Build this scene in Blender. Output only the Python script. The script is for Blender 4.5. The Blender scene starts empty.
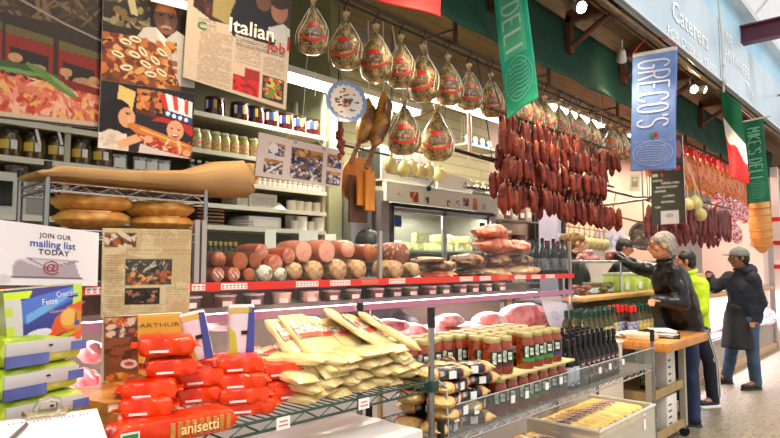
import bpy, bmesh, math, random
import numpy as np
from mathutils import Vector, Matrix, Euler, noise
random.seed(11); RNG=np.random.RandomState(5)
PI=math.pi
C=bpy.context.scene.collection
# ---------------- camera geometry (X along the aisle, Y towards the stalls, Z up)
F=600.0; CXP,CYP=390.0,219.0
TH=math.atan(45/600.0); AZ=math.atan(0.919)
FW=Vector((math.cos(AZ)*math.cos(TH), math.sin(AZ)*math.cos(TH), math.sin(TH)))
RT=Vector((math.sin(AZ), -math.cos(AZ), 0))
UP=RT.cross(FW)
EYE=Vector((0,0,1.55))
def at(px,py,X=None,Y=None,Z=None):
    v=FW+RT*((px-CXP)/F)+UP*((CYP-py)/F)
    if X is not None: t=(X-EYE.x)/v.x
    elif Y is not None: t=(Y-EYE.y)/v.y
    else: t=(Z-EYE.z)/v.z
    return EYE+v*t
def lin(c):
    return tuple((x/255/12.92 if x/255<=0.04045 else ((x/255+0.055)/1.055)**2.4) for x in c[:3])
# ---------------- materials
MATS={}
def mat(name,col=(200,200,200),rough=.5,metal=0,emit=0,col2=None,scale=8,detail=3,bump=0,coat=0,ramp=(.35,.65),spec=.5,trans=0,stretch=None,alpha=1):
    if name in MATS: return MATS[name]
    m=bpy.data.materials.new(name); m.use_nodes=True
    nt=m.node_tree; b=nt.nodes['Principled BSDF']
    b.inputs['Base Color'].default_value=(*lin(col),1)
    b.inputs['Roughness'].default_value=rough; b.inputs['Metallic'].default_value=metal
    b.inputs['Specular IOR Level'].default_value=spec
    b.inputs['Coat Weight'].default_value=coat; b.inputs['Coat Roughness'].default_value=.08
    if emit:
        b.inputs['Emission Color'].default_value=(*lin(col),1); b.inputs['Emission Strength'].default_value=emit
    if col2 is not None or bump:
        tc=nt.nodes.new('ShaderNodeTexCoord'); n=nt.nodes.new('ShaderNodeTexNoise')
        n.inputs['Scale'].default_value=scale; n.inputs['Detail'].default_value=detail
        src=tc.outputs['Object']
        if stretch:
            mp=nt.nodes.new('ShaderNodeMapping'); mp.inputs['Scale'].default_value=stretch
            nt.links.new(src,mp.inputs['Vector']); src=mp.outputs['Vector']
        nt.links.new(src,n.inputs['Vector'])
        if col2 is not None:
            cols=col2 if isinstance(col2[0],(tuple,list)) else [col2]
            r=nt.nodes.new('ShaderNodeValToRGB')
            r.color_ramp.elements[0].position=ramp[0]; r.color_ramp.elements[1].position=ramp[1]
            r.color_ramp.elements[0].color=(*lin(col),1); r.color_ramp.elements[1].color=(*lin(cols[-1]),1)
            for i,c in enumerate(cols[:-1]):
                e=r.color_ramp.elements.new(ramp[0]+(ramp[1]-ramp[0])*(i+1)/len(cols)); e.color=(*lin(c),1)
            nt.links.new(n.outputs['Fac'],r.inputs['Fac']); nt.links.new(r.outputs['Color'],b.inputs['Base Color'])
        if bump:
            bp=nt.nodes.new('ShaderNodeBump'); bp.inputs['Strength'].default_value=bump; bp.inputs['Distance'].default_value=.02
            nt.links.new(n.outputs['Fac'],bp.inputs['Height']); nt.links.new(bp.outputs['Normal'],b.inputs['Normal'])
    MATS[name]=m; return m
def glassmat(name,tint=(252,254,252),gloss=.12,rough=.03,haze=0):
    if name in MATS: return MATS[name]
    m=bpy.data.materials.new(name); m.use_nodes=True; nt=m.node_tree; nt.nodes.clear()
    o=nt.nodes.new('ShaderNodeOutputMaterial'); t=nt.nodes.new('ShaderNodeBsdfTransparent'); g=nt.nodes.new('ShaderNodeBsdfGlossy')
    t.inputs['Color'].default_value=(*lin(tint),1); g.inputs['Roughness'].default_value=rough
    f=nt.nodes.new('ShaderNodeFresnel'); f.inputs['IOR'].default_value=1.45
    mx=nt.nodes.new('ShaderNodeMixShader')
    ma=nt.nodes.new('ShaderNodeMath'); ma.operation='MULTIPLY_ADD'; ma.inputs[1].default_value=.45; ma.inputs[2].default_value=gloss*.06
    ge=nt.nodes.new('ShaderNodeNewGeometry'); iv=nt.nodes.new('ShaderNodeMath'); iv.operation='SUBTRACT'; iv.inputs[0].default_value=1
    mu=nt.nodes.new('ShaderNodeMath'); mu.operation='MULTIPLY'
    nt.links.new(ge.outputs['Backfacing'],iv.inputs[1]); nt.links.new(iv.outputs[0],mu.inputs[1])
    nt.links.new(f.outputs['Fac'],ma.inputs[0]); nt.links.new(ma.outputs[0],mu.inputs[0]); nt.links.new(mu.outputs[0],mx.inputs['Fac'])
    nt.links.new(t.outputs[0],mx.inputs[1]); nt.links.new(g.outputs[0],mx.inputs[2]); out=mx
    if haze:
        d=nt.nodes.new('ShaderNodeBsdfDiffuse'); d.inputs['Color'].default_value=(*lin((235,235,230)),1)
        m2=nt.nodes.new('ShaderNodeMixShader'); m2.inputs['Fac'].default_value=haze
        nt.links.new(mx.outputs[0],m2.inputs[1]); nt.links.new(d.outputs[0],m2.inputs[2]); out=m2
    nt.links.new(out.outputs[0],o.inputs['Surface'])
    MATS[name]=m; return m
def attrmat(name='printed',rough=.45,coat=0,emit=0,spec=.4,bump=0):
    if name in MATS: return MATS[name]
    m=bpy.data.materials.new(name); m.use_nodes=True; nt=m.node_tree; b=nt.nodes['Principled BSDF']
    a=nt.nodes.new('ShaderNodeVertexColor'); a.layer_name='Col'
    nt.links.new(a.outputs['Color'],b.inputs['Base Color'])
    b.inputs['Roughness'].default_value=rough; b.inputs['Coat Weight'].default_value=coat; b.inputs['Specular IOR Level'].default_value=spec
    if emit:
        nt.links.new(a.outputs['Color'],b.inputs['Emission Color']); b.inputs['Emission Strength'].default_value=emit
    if bump:
        n=nt.nodes.new('ShaderNodeTexNoise'); n.inputs['Scale'].default_value=14
        bp=nt.nodes.new('ShaderNodeBump'); bp.inputs['Strength'].default_value=bump; bp.inputs['Distance'].default_value=.02
        tc=nt.nodes.new('ShaderNodeTexCoord'); nt.links.new(tc.outputs['Object'],n.inputs['Vector'])
        nt.links.new(n.outputs['Fac'],bp.inputs['Height']); nt.links.new(bp.outputs['Normal'],b.inputs['Normal'])
    MATS[name]=m; return m
# ---------------- mesh builder
class MB:
    def __init__(s): s.v=[]; s.f=[]; s.m=[]; s.c=None; s.mi=0
    def mat(s,i): s.mi=i; return s
    def add(s,vs,fs,M=None):
        o=len(s.v)
        s.v+= [tuple((M@Vector(p)) if M is not None else p) for p in vs]
        for f in fs: s.f.append(tuple(o+i for i in f)); s.m.append(s.mi)
        return s
    def box(s,c,d,M=None,taper=1,bev=0):
        cx,cy,cz=c; x,y,z=d[0]/2,d[1]/2,d[2]/2
        if bev:
            b=min(bev,x*.49,y*.49,z*.49); bm=bmesh.new(); bmesh.ops.create_cube(bm,size=1)
            for v in bm.verts: v.co=Vector((v.co.x*2*x*(taper if v.co.z>0 else 1),v.co.y*2*y*(taper if v.co.z>0 else 1),v.co.z*2*z))+Vector(c)
            bmesh.ops.bevel(bm,geom=bm.edges[:],offset=b,segments=2,affect='EDGES',profile=.5)
            bm.verts.index_update(); s.add([tuple(v.co) for v in bm.verts],[[v.index for v in f.verts] for f in bm.faces],M); bm.free(); return s
        vs=[]
        for k in (-1,1):
            t=taper if k>0 else 1
            for a,b in ((-1,-1),(1,-1),(1,1),(-1,1)): vs.append((cx+a*x*t,cy+b*y*t,cz+k*z))
        return s.add(vs,[(3,2,1,0),(4,5,6,7),(0,1,5,4),(1,2,6,5),(2,3,7,6),(3,0,4,7)],M)
    def tube(s,pts,r,n=8,close=True,M=None):
        pts=[Vector(p) for p in pts]; N=len(pts); rs=r if isinstance(r,(list,tuple)) else [r]*N
        vs=[];fs=[]
        t0=(pts[1]-pts[0]).normalized(); ref=Vector((0,0,1)) if abs(t0.z)<.9 else Vector((1,0,0))
        u=t0.cross(ref).normalized()
        for i in range(N):
            t=(pts[min(i+1,N-1)]-pts[max(i-1,0)])
            if t.length<1e-9: t=t0
            t.normalize(); u=(u-t*u.dot(t)); 
            if u.length<1e-6: u=t.orthogonal()
            u.normalize(); w=t.cross(u)
            for k in range(n):
                a=2*PI*k/n; vs.append(tuple(pts[i]+(u*math.cos(a)+w*math.sin(a))*rs[i]))
        for i in range(N-1):
            for k in range(n):
                k2=(k+1)%n; fs.append((i*n+k,i*n+k2,(i+1)*n+k2,(i+1)*n+k))
        if close: fs.append(tuple(range(n-1,-1,-1))); fs.append(tuple((N-1)*n+k for k in range(n)))
        return s.add(vs,fs,M)
    def lathe(s,prof,n=16,M=None,sx=1,sy=1,arc=None):
        vs=[];fs=[];N=len(prof)
        for r,z in prof:
            for k in range(n):
                a=2*PI*k/n; vs.append((r*math.cos(a)*sx,r*math.sin(a)*sy,z))
        for i in range(N-1):
            for k in range(n):
                k2=(k+1)%n; fs.append((i*n+k,i*n+k2,(i+1)*n+k2,(i+1)*n+k))
        fs.append(tuple(range(n-1,-1,-1))); fs.append(tuple((N-1)*n+k for k in range(n)))
        return s.add(vs,fs,M)
    def ell(s,c,r,n=16,m=10,M=None,R=None):
        vs=[];fs=[]
        R=R or Matrix.Identity(3); c=Vector(c)
        vs.append(tuple(c+R@Vector((0,0,-r[2]))))
        for i in range(1,m):
            t=-PI/2+PI*i/m
            for k in range(n):
                a=2*PI*k/n; vs.append(tuple(c+R@Vector((r[0]*math.cos(t)*math.cos(a),r[1]*math.cos(t)*math.sin(a),r[2]*math.sin(t)))))
        vs.append(tuple(c+R@Vector((0,0,r[2])))); L=len(vs)-1
        for k in range(n): fs.append((0,1+(k+1)%n,1+k))
        for i in range(m-2):
            for k in range(n):
                a=1+i*n+k; b=1+i*n+(k+1)%n; fs.append((a,b,b+n,a+n))
        for k in range(n): fs.append((L,1+(m-2)*n+k,1+(m-2)*n+(k+1)%n))
        return s.add(vs,fs,M)
    def caps(s,p0,p1,r0,r1,n=12,flat=1,fd=None):
        p0=Vector(p0);p1=Vector(p1); t=(p1-p0); L=max(t.length,1e-5); t/=L
        prof=[];
        for i in range(6): a=-PI/2+PI/2*i/5; prof.append((max(r0*math.cos(a),1e-4),r0*math.sin(a)))
        for i in range(6): a=PI/2*i/5; prof.append((max(r1*math.cos(a),1e-4),L+r1*math.sin(a)))
        if fd is not None:
            x=Vector(fd); x=(x-t*x.dot(t)).normalized()
        else: x=t.orthogonal().normalized()
        y=t.cross(x); M=Matrix(((x.x,y.x,t.x,p0.x),(x.y,y.y,t.y,p0.y),(x.z,y.z,t.z,p0.z),(0,0,0,1)))
        return s.lathe(prof,n,M,sx=flat)
    def disc(s,c,r,nrm,th=.004,n=20):
        c=Vector(c);t=Vector(nrm).normalized(); return s.tube([c-t*th/2,c+t*th/2],r,n)
    def strip(s,pts,w,th,M=None):  # closed thin ribbon along pts with width vector w
        return s
    def prism(s,poly,axis,d0,d1):   # polygon in the plane normal to axis
        def P(a,b,d): return {'x':(d,a,b),'y':(a,d,b),'z':(a,b,d)}[axis]
        n=len(poly); vs=[P(a,b,d0) for a,b in poly]+[P(a,b,d1) for a,b in poly]
        fs=[tuple(range(n)),tuple(range(2*n-1,n-1,-1))]+[(i,i+n,(i+1)%n+n,(i+1)%n) for i in range(n)]
        return s.add(vs,fs)
    def grid(s,fn,nu,nv,back=None,colors=None):
        """fn(u,v)->point, u,v in 0..1 (v down)."""
        o=len(s.v); 
        for j in range(nv):
            for i in range(nu): s.v.append(tuple(fn(i/(nu-1),j/(nv-1))))
        for j in range(nv-1):
            for i in range(nu-1):
                a=o+j*nu+i; s.f.append((a,a+nu,a+nu+1,a+1)); s.m.append(s.mi)
        if colors is not None:
            if s.c is None: s.c={}
            s.c[o]=colors.reshape(-1,3)
        return s
    def text(s,string,fn,u0,v0,hu,hv,align='CENTER',bold=0,spacing=1.0):
        vs,fs=textmesh(string,align,bold,spacing)
        o=len(s.v)
        for x,y in vs: s.v.append(tuple(fn(u0+x*hu,v0-y*hv)))
        for f in fs: s.f.append(tuple(o+i for i in f)); s.m.append(s.mi)
        return s
    def build(s,name,mats,parent=None,smooth=True,loc=None,label=None,angle=None):
        me=bpy.data.meshes.new(name); me.from_pydata(s.v,[],s.f)
        if not isinstance(mats,(list,tuple)): mats=[mats]
        for m in mats: me.materials.append(m)
        me.polygons.foreach_set('material_index',s.m)
        if s.c is not None:
            col=np.ones((len(s.v),4),dtype=np.float32)
            for o,a in s.c.items(): col[o:o+len(a),:3]=a
            at_=me.color_attributes.new('Col','FLOAT_COLOR','POINT'); at_.data.foreach_set('color',col.ravel())
        me.update()
        if smooth:
            me.polygons.foreach_set('use_smooth',[True]*len(me.polygons))
            try: me.set_sharp_from_angle(angle=math.radians(angle or 40))
            except Exception: pass
        o=bpy.data.objects.new(name,me); C.objects.link(o)
        if parent is not None: o.parent=parent
        if loc is not None: o.location=loc
        if label: o['label']=label
        return o
TXT={}
def textmesh(st,align,bold,spacing):
    k=(st,align,bold,spacing)
    if k in TXT: return TXT[k]
    cu=bpy.data.curves.new('t','FONT'); cu.body=st; cu.align_x=align; cu.align_y='CENTER'; cu.size=1.0; cu.resolution_u=2; cu.offset=bold; cu.space_character=spacing
    ob=bpy.data.objects.new('t',cu); C.objects.link(ob)
    dg=bpy.context.evaluated_depsgraph_get(); me=bpy.data.meshes.new_from_object(ob.evaluated_get(dg))
    vs=[(v.co.x,v.co.y) for v in me.vertices]; fs=[tuple(p.vertices) for p in me.polygons]
    bpy.data.objects.remove(ob); bpy.data.curves.remove(cu); bpy.data.meshes.remove(me)
    TXT[k]=(vs,fs); return TXT[k]
def thing(name,label,cat,loc=(0,0,0),rot=0,group=None):
    o=bpy.data.objects.new(name,None); C.objects.link(o); o.empty_display_size=.05
    o.location=loc; o.rotation_euler=rot if isinstance(rot,(tuple,list,Euler)) else (0,0,rot)
    o['label']=label; o['category']=cat
    if group: o['group']=group
    return o
def tag(o,label,cat,group=None,kind=None):
    o['label']=label; o['category']=cat
    if group: o['group']=group
    if kind: o['kind']=kind
    return o
def struct(o,label=None):
    o['kind']='structure'
    if label: o['label']=label
    return o
def dup(root,loc,rot=0,label=None,group=None,scale=None):
    def cp(o,par):
        c=o.copy(); C.objects.link(c); c.parent=par
        for ch in KIDS.get(o.name) or o.children: cp(ch,c)
        return c
    r=cp(root,None); r.location=loc
    r.rotation_euler=rot if isinstance(rot,(tuple,list,Euler)) else (0,0,rot)
    if scale: r.scale=scale if isinstance(scale,(tuple,list)) else (scale,)*3
    if label: r['label']=label
    if group: r['group']=group
    return r
KIDS={}
class Proto:
    """first call places the original, later calls copy it"""
    def __init__(s,root): s.r=root; s.n=0
    def put(s,loc,rot=0,label=None,group=None,scale=None):
        if s.n==0:
            r=s.r; r.location=loc; r.rotation_euler=rot if isinstance(rot,(tuple,list,Euler)) else (0,0,rot)
            if scale: r.scale=scale if isinstance(scale,(tuple,list)) else (scale,)*3
            if label: r['label']=label
            if group: r['group']=group
        else: r=dup(s.r,loc,rot,label,group,scale or (1,1,1))
        s.n+=1; return r
# ---------------- little paint box for printed things
class Canvas:
    def __init__(s,w,h,bg=(255,255,255)):
        s.w,s.h=w,h; s.a=np.zeros((h,w,3)); s.a[:]=bg
        s.Y,s.X=np.mgrid[0:h,0:w]; s.U=(s.X+.5)/w; s.V=(s.Y+.5)/h
    def put(s,mask,col,al=1.0):
        s.a[mask]=s.a[mask]*(1-al)+np.array(col)*al; return s
    def rect(s,u0,v0,u1,v1,col,al=1): return s.put((s.U>=u0)&(s.U<u1)&(s.V>=v0)&(s.V<v1),col,al)
    def ell(s,u,v,ru,rv,col,al=1,rot=0):
        du=(s.U-u)*s.w; dv=(s.V-v)*s.h; c,sn=math.cos(rot),math.sin(rot)
        x=(du*c+dv*sn)/(ru*s.w); y=(-du*sn+dv*c)/(rv*s.h)
        return s.put(x*x+y*y<1,col,al)
    def poly(s,pts,col,al=1):
        m=np.zeros(s.U.shape,bool); n=len(pts)
        for i in range(n):
            x0,y0=pts[i]; x1,y1=pts[(i+1)%n]
            if y0==y1: continue
            c=((s.V>y0)!=(s.V>y1))&(s.U<(x1-x0)*(s.V-y0)/(y1-y0)+x0); m^=c
        return s.put(m,col,al)
    def line(s,pts,wd,col,al=1):
        for (x0,y0),(x1,y1) in zip(pts[:-1],pts[1:]):
            X0,Y0,X1,Y1=x0*s.w,y0*s.h,x1*s.w,y1*s.h; L=(X1-X0)**2+(Y1-Y0)**2+1e-9
            t=np.clip(((s.X-X0)*(X1-X0)+(s.Y-Y0)*(Y1-Y0))/L,0,1)
            s.put(((s.X-X0-t*(X1-X0))**2+(s.Y-Y0-t*(Y1-Y0))**2)<wd*wd/4,col,al)
        return s
    def blobs(s,u0,v0,u1,v1,cols,n,ru,rv,al=1):
        sub=s.a.copy(); 
        for i in range(n):
            c=cols[RNG.randint(len(cols))]
            s.ell(RNG.uniform(u0,u1),RNG.uniform(v0,v1),ru*RNG.uniform(.5,1.4),rv*RNG.uniform(.5,1.4),c,al,RNG.uniform(0,3.1))
        k=~((s.U>=u0)&(s.U<u1)&(s.V>=v0)&(s.V<v1)); s.a[k]=sub[k]; return s
    def lines(s,u0,v0,u1,v1,n,col,al=.6,fill=.45):
        for i in range(n):
            v=v0+(v1-v0)*i/n; e=u1 if i%7!=6 else u0+(u1-u0)*.6
            m=(s.U>=u0)&(s.U<e)&(s.V>=v)&(s.V<v+(v1-v0)/n*fill); m&=RNG.rand(s.h,s.w)<.8
            s.put(m,col,al)
        return s
    def noise(s,amt): s.a+=RNG.randn(s.h,s.w,1)*amt; return s
    def out(s):
        x=np.clip(s.a,0,255)/255; return np.where(x<=.04045,x/12.92,((x+.055)/1.055)**2.4).astype(np.float32)
def bil(c):
    tl,tr,br,bl=[Vector(p) for p in c]
    return lambda u,v:(tl*(1-u)+tr*u)*(1-v)+(bl*(1-u)+br*u)*v
def sheet(name,cv,corners,label,cat,th=.006,texts=(),mats=(),parent=None,bulge=None,rough=.4,group=None,frontoff=.0015,printed=None):
    """printed sheet with thickness; corners in world space (TL,TR,BR,BL); texts=(string,u,v,hu,hv,matindex[,align,bold])"""
    base=Vector(corners[3]) if parent is None else Vector((0,0,0))
    cs=[Vector(p)-base for p in corners]; q=bil(cs)
    nrm=(cs[1]-cs[0]).cross(cs[3]-cs[0]).normalized()*-1   # faces the viewer side
    vv=(EYE-Vector(corners[0]))
    if parent is None and nrm.dot(vv)<0: nrm=-nrm
    if parent is not None and nrm.y>0: nrm=-nrm
    bl_=bulge or (lambda u,v:0)
    fn=lambda u,v: q(u,v)+nrm*(bl_(u,v))
    mb=MB(); nu,nv=cv.w,cv.h
    mb.grid(fn,nu,nv,colors=cv.out())
    # back and rim
    mb.mat(1); bk=lambda u,v: fn(u,v)-nrm*th
    o=len(mb.v); K=9
    mb.grid(bk,K,K)
    rim=[(i/(K-1),0) for i in range(K)]+[(1,i/(K-1)) for i in range(1,K)]+[(1-i/(K-1),1) for i in range(1,K)]+[(0,1-i/(K-1)) for i in range(1,K-1)]
    vs=[tuple(fn(u,v)) for u,v in rim]+[tuple(bk(u,v)) for u,v in rim]; n=len(rim)
    mb.add(vs,[(i,i+n,(i+1)%n+n,(i+1)%n) for i in range(n)])
    tf=lambda u,v: fn(u,v)+nrm*frontoff
    for t in texts:
        mb.mat(t[5]+2); mb.text(t[0],tf,t[1],t[2],t[3],t[4],*(t[6:] if len(t)>6 else ()))
    o=mb.build(name,[printed or attrmat('printed%d'%int(rough*100),rough),mat('sheet_back',(190,180,165),.8)]+list(mats),parent=parent,smooth=True,loc=None if parent is not None else base,angle=60)
    if parent is None: tag(o,label,cat,group)
    elif label: o['label']=label
    return o
def pq(l,t,r,b,Y,dx=0):  # pixel rectangle on a plane Y
    return [at(*p,Y=Y) for p in ((l,t),(r,t),(r,b),(l,b))]
def pc(pts,Y): return [at(*p,Y=Y) for p in pts]
# common materials
CHROME=mat('chrome',(205,205,210),.22,1)
STEEL=mat('brushed_steel',(165,165,165),.35,.9,bump=.05,scale=60,stretch=(1,1,20))
GREENWIRE=mat('green_epoxy_wire',(28,62,52),.35)
WHITE=mat('white_paint',(232,230,222),.5)
WHITEP=mat('white_paper',(240,238,232),.7)
BLACK=mat('black_plastic',(18,18,20),.35)
REDT=mat('red_ink',(205,30,28),.5)
BLK=mat('black_ink',(20,20,22),.6)
BLUET=mat('blue_ink',(38,70,165),.5)
WOODB=mat('butcher_block',(205,140,70),.4,col2=(175,108,48),scale=6,stretch=(1,12,12))
GLASS=glassmat('clear_glass')
GLASS2=glassmat('case_glass',(253,252,252),gloss=.25)
PLEX=glassmat('clear_acrylic',(235,238,238),gloss=.35,rough=.08,haze=.05)
# ================= camera, world, lights
cam=bpy.data.cameras.new('camera'); co=bpy.data.objects.new('camera',cam); C.objects.link(co)
cam.sensor_width=36; cam.sensor_fit='HORIZONTAL'; cam.lens=F/780*36; cam.clip_end=100
Rm=Matrix(((RT.x,UP.x,-FW.x),(RT.y,UP.y,-FW.y),(RT.z,UP.z,-FW.z)))
co.matrix_world=Matrix.Translation(EYE)@Rm.to_4x4(); bpy.context.scene.camera=co
sc=bpy.context.scene; sc.view_settings.view_transform='Standard'; sc.view_settings.look='None'; sc.view_settings.exposure=0.5; sc.view_settings.gamma=1
w=bpy.data.worlds.new('sky'); sc.world=w; w.use_nodes=True
w.node_tree.nodes['Background'].inputs['Color'].default_value=(1,.97,.925,1); w.node_tree.nodes['Background'].inputs['Strength'].default_value=.68
def area(name,loc,sx,sy,power,col,rot=(0,0,0)):
    l=bpy.data.lights.new(name,'AREA'); l.shape='RECTANGLE'; l.size=sx; l.size_y=sy; l.energy=power; l.color=lin(col)
    o=bpy.data.objects.new(name,l); C.objects.link(o); o.location=loc; o.rotation_euler=rot; return o
def point(name,loc,power,col,r=.05):
    l=bpy.data.lights.new(name,'POINT'); l.energy=power; l.color=lin(col); l.shadow_soft_size=r
    o=bpy.data.objects.new(name,l); C.objects.link(o); o.location=loc; return o
_s=bpy.data.lights.new('daylight','SUN'); _s.energy=1.3; _s.angle=.5; _s.color=(1,.97,.92)
_o=bpy.data.objects.new('daylight',_s); C.objects.link(_o); _o.location=(3,-3,8); _o.rotation_euler=Vector((.25,.75,-1)).to_track_quat('-Z','Y').to_euler()
# ================= the hall
fm=mat('terrazzo_floor',(92,84,72),.5,col2=[(128,118,100),(156,144,122),(106,96,82)],scale=22,detail=8,ramp=(.3,.7),bump=.03)
struct(MB().box((8,2,-.05),(24,12,.1)).build('floor',fm))
struct(MB().box((9.5,3.35,.06),(9.2,1.05,.12)).build('floor_staff',mat('duckboard',(90,80,70),.7)))
wb=mat('painted_block_wall',(188,180,140),.6)
nt=wb.node_tree
bk=nt.nodes.new('ShaderNodeTexBrick'); bk.inputs['Color1'].default_value=(*lin((186,176,130)),1); bk.inputs['Color2'].default_value=(*lin((178,168,122)),1); bk.inputs['Mortar'].default_value=(*lin((142,132,92)),1)
bk.inputs['Scale'].default_value=1; bk.inputs['Brick Width'].default_value=1.6; bk.inputs['Row Height'].default_value=.11; bk.inputs['Mortar Size'].default_value=.006
tc=nt.nodes.new('ShaderNodeTexCoord'); mp=nt.nodes.new('ShaderNodeMapping'); mp.inputs['Rotation'].default_value=(PI/2,0,0)
nt.links.new(tc.outputs['Object'],mp.inputs['Vector']); nt.links.new(mp.outputs['Vector'],bk.inputs['Vector']); nt.links.new(bk.outputs['Color'],nt.nodes['Principled BSDF'].inputs['Base Color'])
struct(MB().box((3,4.35,1.9),(7.2,.1,3.9)).build('wall_back',wb))
struct(MB().box((10.2,4.35,1.9),(7.2,.1,3.9)).build('wall_back_far',mat('cream_wall',(196,172,152),.6)))
struct(MB().box((18.05,2,2.2),(.1,12,4.4)).build('wall_right',mat('far_wall',(206,186,180),.7,col2=(220,206,200),scale=1.2)))
struct(MB().box((-1.6,3.1,1.9),(.1,2.6,3.9)).build('wall_left',wb))
# plank ceiling over the stalls
mb=MB(); rs=random.Random(3)
y=1.93
while y<4.4:
    mb.mat(rs.randint(0,1)); mb.box((7.5,y+.055,3.95),(19,.108,.03)); y+=.112
struct(mb.build('ceiling',[mat('plank_a',(126,102,62),.6,col2=(98,78,46),scale=4,stretch=(1,14,1)),mat('plank_b',(112,88,54),.6,col2=(90,70,42),scale=5,stretch=(1,14,1))],smooth=False))
struct(MB().box((9,4.96,4.03),(24,6,.08)).build('ceiling_deck',mat('deck',(90,80,60),.8)))
# rafters carrying the stall front
RA=mat('rafter_wood',(112,62,38),.6,col2=(84,46,30),scale=5,stretch=(2,2,2))
for i,(x,y0,y1) in enumerate([(2.6,1.95,2.5),(3.9,1.95,2.5),(5.2,1.95,2.5),(6.5,1.95,2.5),(7.8,1.95,2.5),(9.4,1.95,2.5),(11.2,1.95,2.5)]):
    mb=MB(); mb.box((x,(y0+y1)/2,3.87),(.07,y1-y0,.1)); mb.box((x,y1-.02,3.70),(.07,.05,.36))
    mb.tube([(x,y0+.02,3.86),(x,y1-.06,3.6)],.028,6)
    struct(mb.build('trim_%d'%(i+1),RA,smooth=False))
# long pipes and cables under the sign
mb=MB()
for y,z,r in ((1.96,3.73,.022),(2.03,3.77,.016),(2.10,3.79,.012)): mb.tube([(1.0+k*1.0,y,z-.01*math.sin(k*2.1)) for k in range(16)],r,6)
tag(mb.build('conduit',mat('old_conduit',(150,120,78),.45,.3,col2=(96,72,48),scale=5)),'bundle of rusty conduits running under the long sign','conduit')
# slim steel posts in the stall behind
# ---- sign fascia
SY=1.9; SZ0=3.79; SZ1=4.6
W_=mat('sign_lettering',(255,255,255),.4)
def signpanel(x0,x1,texts,label):
    t=thing('market_sign',label,'sign',(x0,SY,SZ0))
    Lx=x1-x0; H=SZ1-SZ0
    MB().box((Lx/2,.03,H/2),(Lx-.01,.05,H)).build('panel',mat('sign_blue',(186,208,226),.35,col2=(206,222,234),scale=1.5),t,smooth=False)
    MB().box((Lx/2,.0,.012),(Lx-.01,.03,.024)).build('edge_strip',mat('pale_strip',(215,228,235),.4),t,smooth=False)
    for s,x,z,h,wd in texts:
        b=MB(); b.text(s,lambda u,v:Vector((u,-.003,v)),x,z,wd*h,-h,'LEFT',.01); 
        b.build('lettering',W_,t,smooth=False,label='white raised words')
    return t
signpanel(-.5,1.49,[],'pale blue long market sign panel, nearest length above the camera side')
def sp(px,py,x0=0): p=at(px,py,Y=1.9); return p.x-x0,p.z-SZ0
signpanel(1.5,8.1,[('LY',sp(678,6,1.5)[0]-.1,.66,.28,1.2),('Caterers',sp(668,14,1.5)[0]+.12,.345,.30,1.2),('FOR OVER 65 YEARS',sp(664,32,1.5)[0]+.1,.085,.14,1.4)],'pale blue market sign panel reading Caterers for over 65 years')
signpanel(8.12,16,[('WE',.25,.66,.22,1.1),('ANYWHERE',.2,.44,.22,1.1),('The',1.3,.2,.28,1.0)],'pale blue market sign panel right of the seam with white anywhere lettering')
mb=MB(); mb.tube([(8.11,1.88,3.66),(8.11,1.87,4.3),(8.11,1.9,4.9)],.012,6); mb.ell((8.11,1.87,3.80),(.03,.03,.06)); mb.ell((8.11,1.87,4.0),(.02,.02,.03))
tag(mb.build('seam_cord',mat('pale_cord',(200,200,190),.6)),'pale knotted cord hanging down the seam between two sign panels','cord')
# wall and clerestory above the sign
struct(MB().box((9,2.02,4.87),(20,.06,.56)).build('wall_upper',mat('pale_blue_panel',(160,212,240),.5,col2=(190,228,246),scale=1.3)))
mb=MB()
mb.box((9,1.95,5.19),(20,.2,.09))
mb.box((9,1.25,6.0),(20,.1,.1))
for k in range(17): mb.tube([(1+k*1.15,1.98,5.22),(1+k*1.15,1.25,6.0)],.022,4)
mb.tube([(-1,1.62,5.61),(19,1.62,5.61)],.02,4)
struct(mb.build('trim_skylight',mat('skylight_bar',(228,232,236),.4),smooth=False))
struct(MB().add([(-1,1.97,5.24),(19,1.97,5.24),(19,1.24,6.02),(-1,1.24,6.02)],[(0,1,2,3)]).build('window_1',glassmat('frosted_sky',(250,252,255),gloss=.05)))
# burgundy beam end
t=thing('steel_beam','burgundy painted steel I-beam end poking out of the pale blue wall','beam',(9.7,2.0,4.85))
BUR=mat('burgundy_paint',(96,34,56),.4)
b=MB(); b.box((0,-.5,.0),(.02,1.0,.22)); b.box((0,-.5,.12),(.16,1.0,.025)); b.box((0,-.5,-.12),(.16,1.0,.025)); b.build('beam_web',BUR,t,smooth=False)
b=MB(); b.box((0,-1.0,0),(.17,.012,.27)); b.build('end_plate',BUR,t,smooth=False)
t=thing('steel_beam','far burgundy beam beyond the sign at the right','beam',(15.5,2.0,4.7)); b=MB(); b.box((0,-.5,0),(.12,1.0,.3)); b.build('beam_web',BUR,t,smooth=False)
b=MB(); b.tube([(11.6,1.89,4.35),(11.6,1.1,4.42)],.02,6); tag(b.build('tie_rod',mat('grey_metal',(150,150,158),.4,.6)),'thin grey metal arm sticking out of the sign at the right','bracket')
# ---- green awning valance, pleated cloth
def valance(x0,x1,label,Y=2.45,z0=3.23,z1=3.84):
    n=int((x1-x0)*26)+2
    def fn(u,v):
        x=x0+(x1-x0)*u; a=.010*math.sin(x*9)+.012*math.sin(x*2.3+1)
        return Vector((x,Y-.05+.10*(1-v)-a*v*1.2+.06*math.sin(v*PI),z1-(z1-z0)*v+.008*math.sin(x*3.1)*v))
    mb=MB(); mb.grid(fn,n,12)
    o=mb.build('awning_valance',mat('green_canvas',(16,70,48),.8,col2=(12,56,42),scale=2.5),smooth=True,angle=80)
    md=o.modifiers.new('s','SOLIDIFY'); md.thickness=.008
    return tag(o,label,'awning')
valance(1.75,7.6,'long dark green canvas valance over the deli counter')
valance(7.65,14.5,'dark green canvas valance over the far meat stall')
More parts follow.
